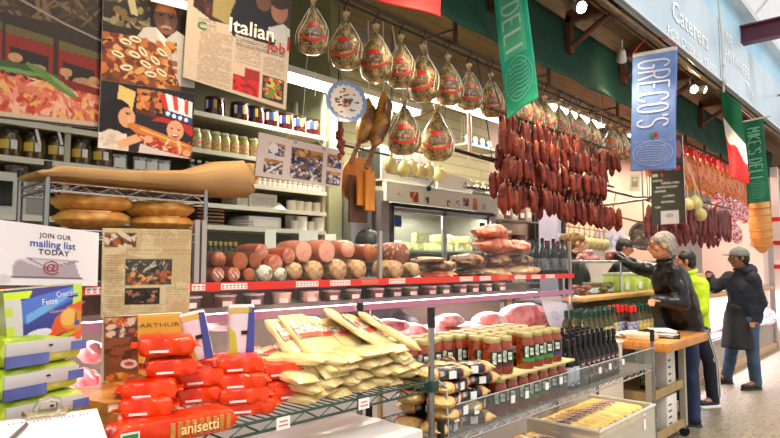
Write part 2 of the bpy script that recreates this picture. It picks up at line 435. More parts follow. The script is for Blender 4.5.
# ---- spot lamps under the ceiling
def spot(loc,aim,label,n=1,power=60,glow=True):
    t=thing('spot_lamp',label,'lamp',loc)
    LM=mat('lamp_metal',(214,208,200),.35,.4)
    MB().tube([(0,0,.12),(0,0,.0)],.012,8).build('stem',LM,t)
    ds=[Vector(aim).normalized()]
    if n==2: ds.append(Vector((aim[0]+.7,aim[1]-.5,aim[2])).normalized())
    for i,d in enumerate(ds):
        q=d.to_track_quat('Z','Y').to_matrix().to_4x4()
        off=Vector((.07*i,-.05*i,0))
        b=MB(); b.lathe([(.022,-.03),(.035,0),(.05,.09),(.052,.10),(.045,.10),(.03,.03)],16,Matrix.Translation(off)@q); h=b.build('lamp_head',LM,t)
        b=MB(); b.ell((0,0,.09),(.045,.045,.025),M=Matrix.Translation(off)@q); b.build('bulb',mat('bulb_glow',(255,232,190),.3,emit=60 if i==0 else 8) if i==0 else mat('bulb_dim',(255,225,180),.3,emit=9),h)
    l=bpy.data.lights.new('spot','SPOT'); l.energy=power; l.color=lin((255,225,180)); l.spot_size=2.0; l.spot_blend=.6; l.shadow_soft_size=.06
    o=bpy.data.objects.new('spot_light',l); C.objects.link(o); o.location=Vector(loc)+ds[0]*.16; o.rotation_euler=Vector((0,-.28,-1)).to_track_quat('-Z','Y').to_euler()
    return t
spot(at(575,6,Y=2.15),(-.3,-.55,-.35),'round glowing spot lamp under the plank ceiling, nearest one in view',power=150)
spot((1.3,2.12,3.74),(-.3,-.55,-.35),'added round glowing spot lamp, out of view under the planks above the bread rack',power=120)  # extra lamp above the frame, added to put highlights on the goods
spot((2.9,2.12,3.74),(-.3,-.55,-.35),'added round glowing spot lamp, out of view under the planks above the spaghetti heap',power=150)  # second added lamp out of view, brightens the rack fronts
spot(at(690,88,Y=2.12),(-.5,-.5,-.35),'pair of glowing spot lamps right of the blue banner',2,150)
spot(at(622,52,Y=2.2),(.6,.3,-.5),'small unlit looking spot lamp left of the red string knot',power=20)
# ================= back of the stall: long shelf unit
SH=thing('storage_shelving','cream metal shelving full of jars along the back wall','shelving',(.3,3.55,0))
SHM=mat('cream_shelf',(186,180,152),.45); SHE=mat('white_shelf_edge',(222,218,200),.4)
YF=3.55; SZ=[2.55,2.305,2.11,1.95,1.805,1.45,1.0,.5]
for z in SZ:
    b=MB(); x1=2.82; x0=.93 if z==1.95 else 0
    b.box(((x0+x1)/2,.2,-.012+z),(x1-x0,.38,.016)); b.build('shelf',SHM,SH,smooth=False)
    b=MB(); b.box(((x0+x1)/2,.0,-.012+z),(x1-x0,.012,.03)); b.build('shelf_edge',SHE,SH,smooth=False)
for x in (.01,.92,2.81):
    for y in (.03,.38): MB().box((x,y,1.45),(.03,.03,2.9)).build('upright',SHM,SH,smooth=False)
MB().box((1.41,.405,1.45),(2.82,.012,2.9)).build('back_panel',mat('olive_back',(100,92,60),.7,col2=(84,78,48),scale=3),SH,smooth=False)
# jar prototypes
GLDARK=lambda n,c,c2=None:mat(n,c,.12,coat=.6,col2=c2,scale=40)
LABW=mat('cream_label',(232,226,200),.5); LIDG=mat('gold_lid',(196,178,110),.3,.6); LIDB=mat('black_lid',(30,30,32),.35)
def jar(name,label,r,h,body,lid,labmats,neck=.8,n=16,group=None,arcs=((-60,60),),lz=(.25,.62),lidh=.1):
    t=thing(name,label,'jar',(0,0,0),group=group)
    b=MB(); hb=h*(1-lidh)
    b.lathe([(r*.9,0),(r,h*.03),(r,hb*.8),(r*neck,hb*.96),(r*neck,hb)],n); b.build('glass',body,t)
    b=MB(); b.lathe([(r*neck*1.04,hb-.002),(r*neck*1.06,h-.004),(r*neck*.98,h)],n); b.build('lid',lid,t)
    z0,z1=h*lz[0],h*lz[1]
    for i,(a0,a1) in enumerate(arcs):
        b=MB(); K=7; R=r*1.02
        vs=[];fs=[]
        for k in range(K):
            a=math.radians(a0+(a1-a0)*k/(K-1)-90); 
            vs+=[(R*math.cos(a),R*math.sin(a),z0),(R*math.cos(a),R*math.sin(a),z1),(r*.97*math.cos(a),r*.97*math.sin(a),z1),(r*.97*math.cos(a),r*.97*math.sin(a),z0)]
        for k in range(K-1):
            for j in range(4): fs.append((k*4+j,(k+1)*4+j,(k+1)*4+(j+1)%4,k*4+(j+1)%4))
        fs.append((0,1,2,3)); fs.append(tuple((K-1)*4+j for j in (3,2,1,0)))
        b.add(vs,fs); lb=b.build('jar_label',labmats[i%len(labmats)],t)
    return Proto(t)
def shelfx(px,py,Y): return at(px,py,Y=Y).x
NAVY=mat('navy_label',(32,56,120),.5); WL=mat('white_label',(238,238,235),.5); YEL=mat('yellow_label',(222,186,70),.5); GRL=mat('green_label',(34,104,72),.5)
RL=mat('red_label',(190,52,40),.5)
AWAY=math.atan2(-.68,-.74)  # unused helper angle
FACE=math.radians(-38)       # turn a label from -Y to the viewer
# top shelf: seven dark jam jars
j=jar('jam_jar','x',.058,.125,GLDARK('jam_dark',(70,18,12)),mat('jam_lid',(44,22,18),.4),[WL,NAVY,YEL],neck=.92,arcs=((-40,-22),(-21,8),(9,28)),lz=(.42,.82),lidh=.1)
for i,px in enumerate((216,241,257,272,287,300,313)):
    X=at(px,125,Y=3.63).x; j.put((X,3.65,2.545),FACE+RNG.uniform(-.3,.3),'dark red jam jar, number %s from the left end of the top shelf'%('one two three four five six seven'.split()[i]),'jam jars on the top shelf',scale=1.2)
# second shelf: light preserves
j=jar('preserve_jar','x',.038,.15,GLDARK('preserve_pale',(196,178,80),[(150,160,70),(214,190,120)]),mat('white_lid',(226,222,200),.4),[mat('pale_print',(214,196,150),.5,col2=[(190,80,50),(230,220,180)],scale=60)],neck=.75,lz=(.2,.6),arcs=((-70,70),))
for i,px in enumerate((195,205,215,224,233,243,253,262,271)):
    X=at(px,150,Y=3.62).x; j.put((X,3.62,2.30),RNG.uniform(-.5,.5)+FACE,'pale vegetable preserve jar, number %s from left on the second shelf'%('one two three four five six seven eight nine'.split()[i]),'preserve jars on the second shelf',scale=(1.12,1.12,1.0))
# third shelf left: big olive jars with white dipper
j=jar('olive_jar','x',.062,.16,GLDARK('olive_dark',(84,62,28),[(60,48,22),(120,90,40)]),mat('olive_lid',(40,34,26),.3),[WL,GRL,YEL,WL],neck=.82,arcs=((-64,-48),(-47,-30),(-29,15),(22,50)),lz=(.32,.62))
for i,px in enumerate((9,33,57,80,101)):
    X=at(px,158,Y=3.64).x; r=j.put((X,3.64,2.105),FACE+.1,'large dark olive jar with green and white label, %s on the left shelf'%('first second third fourth fifth'.split()[i]),'large olive jars on the left shelf')
b=MB(); b.tube([(0,0,0),(.012,0,.07)],.006,6)
for i,px in enumerate((38,60)):
    p=at(px,137,Y=3.565); o=MB().box((0,0,0),(.014,.008,.085)).build('plastic_tag',WHITEP,loc=p); o.rotation_euler=(0,-.25,0); tag(o,('left ' if i==0 else 'right ')+'slanted white plastic tag in front of the olive jars','tag')
    KK=MB()
# small tins / boxes with blue yellow print
def boxthing(name,label,cat,w,d,h,m,loc,rot=0,group=None,bev=.002,m2=None,face=None):
    t=thing(name,label,cat,loc,rot,group)
    MB().box((0,0,h/2),(w,d,h),bev=bev).build('carton',m,t)
    MB().box((0,-d/2-.0012,h*.5),(w*.8,.002,h*.55)).build('front_print',m2 or NAVY,t,smooth=False)
    return Proto(t)
bx=boxthing('spice_tin','x','tin',.075,.06,.10,mat('tin_yellow',(206,196,110),.4,col2=[(60,90,160),(230,220,170)],scale=40),(0,0,0),m2=WL)
for i,px in enumerate((120,140,152,164)):
    bx.put((at(px,160,Y=3.62).x,3.62,2.105),FACE*.6,'small yellow and blue spice tin, %s one below the photo of the children'%('first second third fourth'.split()[i]),'spice tins')
j=jar('sauce_bottle','x',.028,.13,GLDARK('pesto_green',(70,92,60),[(30,60,110),(170,170,60)]),mat('pale_cap',(214,214,200),.4),[YEL],neck=.5,lz=(.15,.55))
for i,px in enumerate((192,199,207,213,219)):
    j.put((at(px,165,Y=3.6).x,3.60,2.105),FACE,'little sauce bottle with bright label, %s behind the paper roll end'%('first second third fourth fifth'.split()[i]),'little sauce bottles')
j=jar('tomato_paste_jar','x',.032,.07,GLDARK('paste_purple',(58,34,62)),LIDB,[WL],neck=.9,lz=(.3,.75))
k=0
for lv in (0,1):
    for px in (216,224,232,240):
        j.put((at(px,172,Y=3.62).x,3.62,2.105+lv*.071),FACE,'short purple labelled jar, %s row, %s from left'%(('bottom','upper')[lv],'first second third fourth'.split()[k%4]),'short purple jars stacked in two rows'); k+=1
cols=[(206,190,110),(214,160,60),(190,70,40),(60,70,90)]
j=jar('condiment_jar','x',.033,.12,GLDARK('cond',(206,190,110),[(160,150,60),(220,180,110)]),mat('white_lid',(226,222,200),.4),[RL],neck=.85,lz=(.35,.7))
for i,px in enumerate((247,254)): j.put((at(px,178,Y=3.6).x,3.6,2.115-.005),FACE,('left' if i==0 else 'right')+' yellow condiment jar beside the photo collage poster','condiment jars')
j=jar('small_spice_jar','x',.024,.062,GLDARK('spice_or',(200,110,40),[(230,200,150),(90,50,30)]),mat('white_lid',(226,222,200),.4),[WL],neck=.9,lz=(.2,.7))
for i in range(13):
    px=258+i*5.1; j.put((at(px,186,Y=3.59).x,3.59,2.105),FACE,'small spice jar, place %d along the row under the collage poster'%(i+1),'small spice jars under the collage')
# fourth shelf: foil boxes, plates, bowls
bx=boxthing('foil_box','x','box',.24,.2,.11,mat('pale_box',(206,204,192),.5),(0,0,0),m2=mat('grey_lines',(150,150,144),.5,col2=(220,220,214),scale=30,stretch=(1,1,12)))
bx.put((at(257,200,Y=3.66).x,3.68,1.945),0,'wide pale box of foil on the shelf below the collage')
bx.put((at(236,200,Y=3.66).x,3.68,1.945),0,'narrow pale box standing left of the wide foil box',scale=(.35,1,.95))
CER=mat('white_ceramic',(240,236,220),.25)
def crock(name,label,prof,loc,sc=1,n=20,handle=False,rot=0,cat='bowl'):
    t=thing(name,label,cat,loc,rot)
    MB().lathe([(r*sc,z*sc) for r,z in prof],n).build('body',CER,t)
    if handle: MB().tube([(prof[1][0]*sc+.02*sc*math.sin(a)*1.6,0,.05*sc+.025*sc*math.cos(a)) for a in [k*PI/6 for k in range(7)]],.004,6).build('handle',CER,t)
    return t
bowl=[(.03,0),(.035,.004),(.07,.04),(.085,.055),(.08,.055),(.05,.02),(.01,.01)]
mug=[(.03,0),(.036,.004),(.038,.085),(.034,.085),(.032,.01),(.005,.008)]
for i,(px,k) in enumerate(((276,1.0),(283,.9))): crock('serving_bowl','white serving bowl upside down, %s of two under the collage poster'%('left','right')[i],[(r,.055-z) for r,z in bowl][::-1],(at(px,205,Y=3.62).x,3.62+.1*i,1.945),k)
for i,px in enumerate((291,299,307,316)): crock('espresso_cup','white cup on the fourth shelf, number %s from the left'%('one two three four'.split()[i]),mug,(at(px,205,Y=3.62).x,3.62,1.945),1.0,handle=True,cat='cup',rot=FACE)
t=thing('plate_stack','stack of white paper plates low on the back shelf','plates',(at(242,222,Y=3.65).x,3.66,1.80))
for k in range(5): MB().lathe([(.05,0),(.1,.008),(.098,.011),(.05,.004)],20,Matrix.Translation((0,0,.011*k))).build('plate',CER,t)
for i,px in enumerate((294,301,310,318)): crock('espresso_cup','white cup or beaker on the lower shelf, number %s from the left'%('one two three four'.split()[i]),mug,(at(px,228,Y=3.6).x,3.6,1.80),(1.3 if i in(1,3) else .9),handle=i%2==0,cat='cup',rot=FACE)
t=thing('mug','large white straight beaker standing in front of the lower shelf cups','cup',(at(299,228,Y=3.57).x+.02,3.70,1.80)); MB().lathe([(.04,0),(.045,.12),(.04,.12),(.035,.01),(.003,.01)],18).build('body',CER,t)
bx=boxthing('takeaway_carton','x','box',.28,.24,.09,mat('white_carton',(226,226,220),.5),(0,0,0),m2=WHITEP); bx.put((at(262,222,Y=3.62).x,3.70,1.80),0,'flat white carton on the lower back shelf')
# dark stack of trays at left of lower shelves
t=thing('tray_stack','stack of brown wooden trays beside the chrome bread rack','trays',(at(207,225,Y=3.6).x,3.66,1.80))
for k in range(6): MB().box((0,0,.012+k*.024),(.2,.22,.016),bev=.003).build('tray',mat('tray_brown',(96,58,34),.5),t)
# bottom region: dark bottles row behind the salami
j=jar('oil_bottle','x',.03,.24,GLDARK('bottle_dark_green',(28,40,22)),mat('gold_cap',(190,160,60),.3,.5),[YEL],neck=.4,lz=(.2,.5))
for i in range(6): j.put((at(212+i*5,240,Y=3.3).x,3.32,1.45),FACE,'dark oil bottle behind the salami ends, %s from left'%('first second third fourth fifth sixth'.split()[i]),'dark oil bottles behind the salami')
o=MB().box((2.1,3.3,1.435),(1.6,.3,.03)).build('back_counter_top',STEEL,smooth=False); 
o2=MB().box((2.1,3.3,.71),(1.56,.28,1.42)).build('cabinet',mat('dark_cab',(60,56,48),.5),smooth=False)
tag(o,'steel worktop behind the salami display','worktop'); tag(o2,'dark base cabinet under the rear steel worktop','cabinet')
# microwave + tub far left
t=thing('microwave','white microwave oven on the left back shelf','microwave',(.90,3.66,1.803))
MB().box((0,.08,.115),(.5,.30,.23),bev=.01).build('body',mat('oven_white',(214,212,200),.4),t)
MB().box((-.07,-.075,.115),(.27,.012,.13)).build('door_window',mat('oven_glass',(30,32,30),.15),t,smooth=False)
MB().box((.18,-.075,.115),(.09,.01,.19)).build('keypad',mat('grey_pad',(150,150,140),.5),t,smooth=False)
t=thing('storage_tub','clear tub with dark lid below the olive jars','tub',(at(17,172,Y=3.5).x,3.62,1.955+.15))
t.location=Vector((at(17,172,Y=3.7).x,3.70,2.035)); t.scale=(1,1,.5)
MB().lathe([(.05,0),(.06,.09),(.055,.095)],18).build('body',mat('tub_brown',(90,60,40),.3,col2=(190,170,150),scale=30),t); MB().lathe([(.062,.09),(.062,.105),(.05,.11)],18).build('lid',LIDB,t)
# ================= wall column, light strips, fridge
struct(MB().box((3.22,3.9,1.95),(.14,.7,3.9)).build('wall_pillar',mat('pillar_green',(150,156,122),.6,col2=(176,172,130),scale=2)))
t=thing('steel_partition','tall brushed steel panel behind the wooden cutting boards','panel',(3.42,3.5,0)); MB().box((0,.1,1.1),(.24,.3,2.2),bev=.01).build('body',STEEL,t)
# fluorescent troffers high on the back wall
def tube_light(loc,L,rot,label,power):
    t=thing('strip_light',label,'light',loc,rot)
    MB().box((0,0,0),(L,.14,.05)).build('housing',WHITE,t,smooth=False)
    MB().box((0,-.02,-.045),(L-.06,.1,.04)).build('tube',mat('tube_glow',(250,250,240),.4,emit=7),t,smooth=False)
    area('strip_glow',Vector(loc)+Vector((0,-.02,-.08)),L-.1,.1,power,(255,250,232))
tube_light((3.3,3.4,2.93),1.5,0,'long white fluorescent light behind the hanging hams, left run',26)
tube_light((5.1,3.4,3.12),1.7,0,'long white fluorescent light behind the hanging hams, right run',26)
# fridge
FX0,FX1,FY=3.62,5.3,3.4
t=thing('display_fridge','upright cheese fridge with two sliding glass doors behind the counter','fridge',(FX0,FY,.12))
WM=mat('fridge_white',(214,212,202),.35)
L=FX1-FX0
b=MB(); b.box((.02,.3,1.02),(.1,.6,2.04)); b.box((L-.03,.3,1.02),(.06,.6,2.04)); b.box((L/2,.3,.3),(L,.6,.6)); b.box((L/2,.3,2.0),(L,.6,.08)); b.box((L/2,.59,1),(L,.02,2)); b.build('body',mat('fridge_steel',(150,140,136),.35,.5),t,smooth=False)
b=MB(); b.box((L/2,-.01,2.035),(L,.05,.16)); b.build('header',WM,t,smooth=False)
b=MB(); b.box((L/2+.06,.02,1.935),(L-.12,.04,.03)); b.box((L/2+.06,.02,.62),(L-.12,.04,.03)); b.box((.12,.02,1.28),(.02,.04,1.34)); b.build('track',BLACK,t,smooth=False)
for i in range(2):
    x0=.14+i*(L-.2)/2; x1=x0+(L-.2)/2
    f=MB(); f.box(((x0+x1)/2,.05,1.9),(x1-x0,.02,.035)); f.box(((x0+x1)/2,.05,.65),(x1-x0,.02,.03)); f.box((x0+.02,.05,1.28),(.035,.02,1.28)); f.box((x1-.015,.05,1.28),(.02,.02,1.28)); fd=f.build('door',STEEL,t,smooth=False)
    MB().box(((x0+x1)/2,.052,1.28),(x1-x0-.04,.004,1.24)).build('pane',GLASS,fd,smooth=False)
    MB().box((x0+.09 if i==0 else x1-.1,.045,1.8),(.09,.003,.1)).build('sticker',NAVY,fd,smooth=False)
for z in (1.27,1.55,1.0):
    MB().box((L/2,.33,z),(L-.14,.46,.015)).build('shelf',mat('pale_glass_shelf',(196,216,212),.2),t,smooth=False)
MB().box((L/2,.14,1.955),(L-.2,.05,.03)).build('lamp_tube',mat('tube_cool',(235,245,235),.4,emit=5),t,smooth=False)
area('fridge_glow',(FX0+L/2,FY+.2,2.02),L-.3,.1,14,(240,250,225))
CH=[mat('cheese_%d'%i,c,.5,col2=c2,scale=12) for i,(c,c2) in enumerate((((236,226,170),(220,206,140)),((232,226,200),(246,240,220)),((214,190,120),(226,206,150))))]
rs=random.Random(8); pc_=[]
for s in range(3):
    if s%3==2: b=MB(); b.lathe([(.065,0),(.07,.01),(.07,.06),(.065,.07)],18)
    elif s==1: b=MB(); b.box((0,0,.04),(.13,.11,.08),bev=.012)
    else: b=MB(); b.prism([(-.07,-.06),(.07,-.06),(0,.08)],'z',0,.08)
    t2=thing('cheese_block','x','cheese',(0,0,0)); b.build('cheese',CH[s],t2); MB().box((0,-.062 if s!=2 else -.071,.035),(.04,.003,.03)).build('price_label',WHITEP,t2,smooth=False)
    pc_.append(Proto(t2))
n=0
for z,nm in ((1.0,'lower'),(1.27,'middle'),(1.55,'upper')):
    for k in range(9):
        for lv in range(rs.randint(1,2)):
            n+=1; kd=rs.randint(0,2)
            pc_[kd].put((FX0+.22+k*.155+rs.uniform(-.01,.01),FY+.22+rs.uniform(-.02,.03),.12+z+.008+lv*.0805),rs.uniform(-.15,.15),'%s cheese piece on the %s fridge shelf, place %d, %s'%(('wedge shaped','block','round')[kd],nm,k+1,('bottom','stacked on top')[lv]),'cheeses in the fridge',scale=(1,1,1))
# perforated box (white) above the fridge
Pc=pc([(378,155),(435,168),(435,194),(378,190)],3.35)
x0,x1=3.6,4.3
t=thing('perforated_cabinet','white metal cabinet with a punched hole front above the fridge','cabinet',(x0,3.4,2.245))
b=MB(); b.box(((x1-x0)/2,.15,.15),(x1-x0,.3,.30),bev=.008); b.build('body',WM,t)
b=MB()
for i in range(17):
    for jj in range(6):
        cx=.12+i*.03+(.015 if jj%2 else 0); cz=.07+jj*.026; b.box((cx,-.002,cz),(.014,.006,.011))
b.build('vent_holes',mat('hole_grey',(92,96,92),.7),t,smooth=False)
MB().box((-.004,.15,.15),(.006,.26,.26)).build('side_grille',mat('dark_grille',(70,74,66),.5,.4),t,smooth=False)
t=thing('meat_slicer','white slicer hood standing on the fridge top','slicer',(4.62,3.5,2.24))
b=MB(); b.prism([(-.3,0),(.25,0),(.3,.06),(.22,.14),(-.28,.16)],'y',-.12,.12); b.build('hood',mat('hood_white',(236,234,222),.35),t,smooth=False)
MB().tube([(.3,-.1,.05),(.5,-.1,.05)],.02,8).build('arm',STEEL,t)
t=thing('ladle','black curved ladle lying on the fridge header','ladle',(4.28,3.36,2.3)); MB().tube([(-.1,0,-.05),(-.04,0,.0),(.06,0,.03)],.008,6).build('handle',BLACK,t); MB().ell((-.11,0,-.07),(.03,.02,.03)).build('bowl',BLACK,t)
# prints stuck to the fridge header
for i,(px,py,w,h,cols,lab) in enumerate(((400,195,.05,.04,[(180,60,40),(220,215,190)],'small round badge'),(414,197,.12,.09,[(200,90,60),(230,200,150),(150,60,40)],'square food photo'),(427,200,.06,.06,[(60,50,40),(200,190,170)],'dark round badge'),(434,201,.04,.05,[(220,170,40),(230,225,200)],'yellow sticker'),(449,203,.06,.06,[(120,60,50),(230,220,200)],'brown round badge'),(458,203,.05,.05,[(60,90,150),(240,240,240)],'blue white sticker'),(466,202,.10,.08,[(180,160,150),(200,80,60),(60,70,90)],'grey portrait sticker'),(475,204,.08,.11,[(220,160,80),(190,90,50)],'orange photo'),(484,207,.06,.06,[(60,70,60),(180,190,180)],'small dark photo'))):
    cv=Canvas(10,8,cols[-1]); cv.blobs(0,0,1,1,cols,14,.2,.2); p=at(px,py,Y=3.362)
    sheet('fridge_sticker',cv,[p+Vector((-w/2,0,h/2)),p+Vector((w/2,0,h/2)),p+Vector((w/2,0,-h/2)),p+Vector((-w/2,0,-h/2))],lab+' stuck on the white fridge header','sticker',th=.004)
# ================= deli case
DX0,DX1,DY=0.15,4.76,2.3
CASE=thing('deli_case','long refrigerated glass deli case with a red price rail','display case',(DX0,DY,0))
L=DX1-DX0; IV=lambda n,c,**k:mat(n,c,.4,**k)
PANEL=mat('case_panel',(196,190,188),.4)
b=MB(); b.box((L/2,.02,.5),(L,.04,1.0)); b.box((L/2,.35,.03),(L,.7,.06)); b.box((L/2,.69,.5),(L,.03,1.0)); b.box((.01,.35,.5),(.02,.7,1.0)); b.box((L-.01,.35,.5),(.02,.7,1.0)); b.build('base',PANEL,CASE,smooth=False)
MB().box((L/2,.36,.965),(L-.04,.66,.03)).build('deck',mat('case_deck',(206,196,200),.3),CASE,smooth=False)
MB().box((L/2,.7,1.2),(L-.04,.012,.46)).build('rear_panel',mat('case_mirror',(92,88,74),.5),CASE,smooth=False)
PINK=mat('lavender_rail',(176,112,138),.35)
b=MB(); b.box((L/2,.0,1.318),(L,.035,.032)); b.build('glass_rail',PINK,CASE,smooth=False)
MB().box((L/2,.0,1.14),(L,.008,.31)).build('front_glass',GLASS2,CASE,smooth=False)
MB().box((L/2,.0,1.387),(L,.006,.10)).build('upper_front_glass',GLASS2,CASE,smooth=False)
RED=mat('red_price_rail',(214,44,30),.35)
MB().box((L/2,-.012,1.453),(L,.02,.036)).build('price_rail',RED,CASE,smooth=False)
MB().box((L/2,.36,1.452),(L,.68,.02)).build('top_shelf',mat('top_shelf_steel',(150,146,140),.3,.6),CASE,smooth=False)
for x in (.02,L-.012):
    MB().box((x,.35,1.2),(.008,.66,.46)).build('end_glass',GLASS2,CASE,smooth=False)
MB().box((L/2,.30,1.328),(L-.1,.07,.024)).build('light_housing',STEEL,CASE,smooth=False)
MB().box((L/2,.30,1.305),(L-.16,.05,.012)).build('light_tube',mat('tube_pink',(255,246,250),.4,emit=6),CASE,smooth=False)
for k in range(3): area('case_glow',(DX0+.85+k*1.5,DY+.3,1.29),1.4,.06,11,(255,244,247))
POST=mat('post_steel',(176,168,160),.3,.7)
for px in (197,204,381,571):
    X=at(px,260,Y=DY).x-DX0
    MB().box((X,.012,1.6 if px<560 else 1.36),(.022,.022,.27 if px<560 else .76)).build('post',POST,CASE,smooth=False)
PX=[at(p,260,Y=DY).x-DX0 for p in (204,381,571)]
for a,c in zip(PX[:-1],PX[1:]):
    MB().box(((a+c)/2,.012,1.60),(c-a-.03,.006,.25)).build('sneeze_guard',GLASS,CASE,smooth=False)
def xr(px): return at(px,284,Y=DY).x-DX0
for a,c,col in ((189,202,0),(218,244,0),(293,315,0),(327,347,0),(358,375,1),(386,402,0),(457,470,0),(477,488,0),(495,505,1),(512,523,0),(529,538,0),(543,552,0),(83,101,0),(4,30,0),(60,76,0)):
    x0,x1=xr(a),xr(c); b=MB()
    b.box(((x0+x1)/2,-.024,1.453),(x1-x0,.003,.026)); b.mat(1)
    n=max(3,int((x1-x0)/.018)); 
    for k in range(n):
        b.box((x0+(x1-x0)*(k+.5)/n,-.0262,1.457),((x1-x0)/n*.6,.001,.006)); b.box((x0+(x1-x0)*(k+.5)/n,-.0262,1.447),((x1-x0)/n*.5,.001,.004))
    b.build('price_label',[WHITEP if not col else mat('worn_label',(222,110,90),.6),mat('faint_red',(210,90,80),.6)],CASE,smooth=False,label='white price label' if not col else 'faded red price label')
ZT=1.463
# ---- salami ends and mortadella
CUTP=mat('cut_pink',(220,148,130),.45,col2=[(226,160,140),(206,130,112)],scale=30); 
CAS={'brown':mat('casing_brown',(120,58,24),.4,col2=(86,38,14),scale=14,coat=.3,bump=.2),
'red':mat('casing_red',(140,54,36),.4,col2=(166,80,54),scale=18,coat=.3,bump=.2),
'mold':mat('casing_mould',(196,186,168),.7,col2=[(222,214,200),(120,104,88)],scale=26,bump=.3),
'tan':mat('casing_tan',(156,112,74),.6,col2=[(196,160,118),(116,70,44)],scale=16,bump=.2),
'pink':mat('casing_pink',(186,116,90),.35,col2=(160,92,70),scale=8,coat=.3),
'orange':mat('casing_orange',(144,66,24),.4,col2=(108,46,16),scale=12,coat=.3),
'mott':mat('casing_mottled',(150,84,62),.5,col2=[(120,58,44),(206,160,140)],scale=34,bump=.3)}
CUTS={'brown':mat('cut_brown',(136,64,28),.5,col2=(166,90,48),scale=40),'red':mat('cut_red',(166,80,60),.5,col2=(200,136,112),scale=50),'mold':CAS['mold'],'tan':mat('cut_tan',(170,124,86),.6,col2=[(206,170,130),(140,90,60)],scale=30),'pink':CUTP,'orange':mat('cut_orange',(150,72,28),.5,col2=(180,100,48),scale=30),'mott':CAS['mott']}
def log(label,px,py,rpx,kind,L=.2,tilt=0,Y=2.36,flat=1,round_=.35,stripes=False,name='salami',group='salami and mortadella on the case top',yaw=0):
    p=at(px,py,Y=Y); d=(p-EYE).dot(FW); r=rpx*d/F
    t=thing(name,label,'salami',p,(0,0,yaw),group)
    Mx=Matrix.Rotation(-PI/2,4,'X')  # lathe z -> +Y
    b=MB(); b.lathe([(r*.05,-.001 if round_<.5 else -.02),(r*(1-round_*.25),0),(r*.98,.015),(r*1.0,.05),(r*1.02,L*.6),(r*.9,L*.9),(r*.5,L),(r*.05,L+.01)],22,Mx,sx=flat); b.build('casing',CAS[kind],t)
    b=MB(); b.lathe([(r*.02,-.006 if round_<.5 else -.026),(r*.6,-.006 if round_<.5 else -.02),(r*.88,-.003 if round_<.5 else -.006),(r*.9,.004)],22,Mx,sx=flat); b.build('cut_face',CUTS[kind],t)
    if stripes:
        b=MB(); 
        for k in (-.35,.3): b.tube([(r*(k-.4),-.0085,r*.35),(r*(k+.3),-.0085,-r*.45)],.0025,5)
        b.build('white_string',WHITEP,t)
    return t
S=lambda cx:180+cx/3.9; T=lambda cy:200+cy/3.9
rows=[(148,290,30,'red',1,'cut salami end with white string lines, leftmost of the bottom row'),(210,290,30,'red',1,'cut salami end with white string lines, second of the bottom row'),(270,290,27,'orange',0,'small orange brown salami end between string tied and mouldy ones'),
(333,287,35,'mold',0,'white mould covered salami end in the bottom row'),(392,290,29,'mold',0,'smaller grey mould covered salami end in the bottom row'),(450,277,36,'tan',0,'tan netted salami end under the red brown log'),(528,277,42,'tan',0,'large pale tan salami end under the first mortadella'),(620,272,42,'tan',0,'large pale tan salami end under the second mortadella'),(700,270,38,'tan',0,'wrapped pale salami end left of the steel post')]
for cx,cy,r,k,st,lb in rows: log(lb,S(cx),T(cy),r/3.9,k,stripes=st,round_=.8 if k in('mold','tan') else .2,L=.16)
top=[(150,233,34,'brown','dark brown smoked log end, leftmost of the upper row'),(235,238,37,'orange','orange brown smoked log end, second of the upper row'),(293,234,33,'brown','brown round log end in the upper row beside the orange one'),(318,203,34,'red','red brown log resting highest at the left of the pile'),(372,248,37,'red','red brown salami end below the long red log'),(425,218,33,'red','long red brown salami left of the first mortadella'),
(482,200,44,'pink','large pink mortadella with a cut face, left one'),(572,200,46,'pink','large pink mortadella with a cut face, right one'),(655,192,37,'pink','rounded pink cooked ham right of the mortadellas'),(742,207,36,'orange','orange salami end next to the steel post')]
for i,(cx,cy,r,k,lb) in enumerate(top): log(lb,S(cx),T(cy),r/3.9,k,Y=2.37+(.03 if i in (3,8) else 0),round_=.8 if i in(8,9,0) else .2,L=.19)
S3=lambda cx:360+cx/3.9
for cx,cy,r,k,lb in ((163,210,46,'mott','big mottled red brown salami end just right of the steel post'),(143,270,38,'tan','wrapped tan salami end below the mottled one'),(213,273,30,'tan','small wrapped tan salami end beside the cured slabs'),(30,267,36,'tan','pale wrapped salami end left of the steel post, lower row'),(35,215,30,'orange','orange salami behind the glass left of the steel post')):
    if cx in(35,30): continue
    log(lb,S3(cx),T(cy),r/3.9,k,round_=.85,L=.17)
# ---- cured slabs
def lump_mesh(rx,ry,rz,seed,amp=.14,n=22,m=14,fl=.0):
    b=MB(); b.ell((0,0,0),(1,1,1),n,m); out=[]
    for v in b.v:
        v=Vector(v); k=1+amp*noise.noise(v*1.6+Vector((seed*3.7,0,0)))*2+amp*.5*noise.noise(v*4+Vector((seed,5,0)))
        q=Vector((math.copysign(abs(v.x)**.8,v.x)*rx,v.y*ry,v.z*rz))*k
        out.append(tuple(q))
    b.v=out; return b
SLAB=mat('cured_dark',(96,46,28),.5,col2=[(70,30,20),(176,130,92),(124,60,38)],scale=9,ramp=(.3,.75),bump=.3,coat=.2)
SLABR=mat('cured_red',(170,58,38),.4,col2=[(190,84,60),(222,160,130),(140,40,28)],scale=11,ramp=(.3,.8),bump=.2,coat=.35)
SLABW=mat('cured_fat',(206,170,130),.45,col2=[(176,116,80),(110,56,36)],scale=8,ramp=(.45,.8),bump=.2,coat=.3)
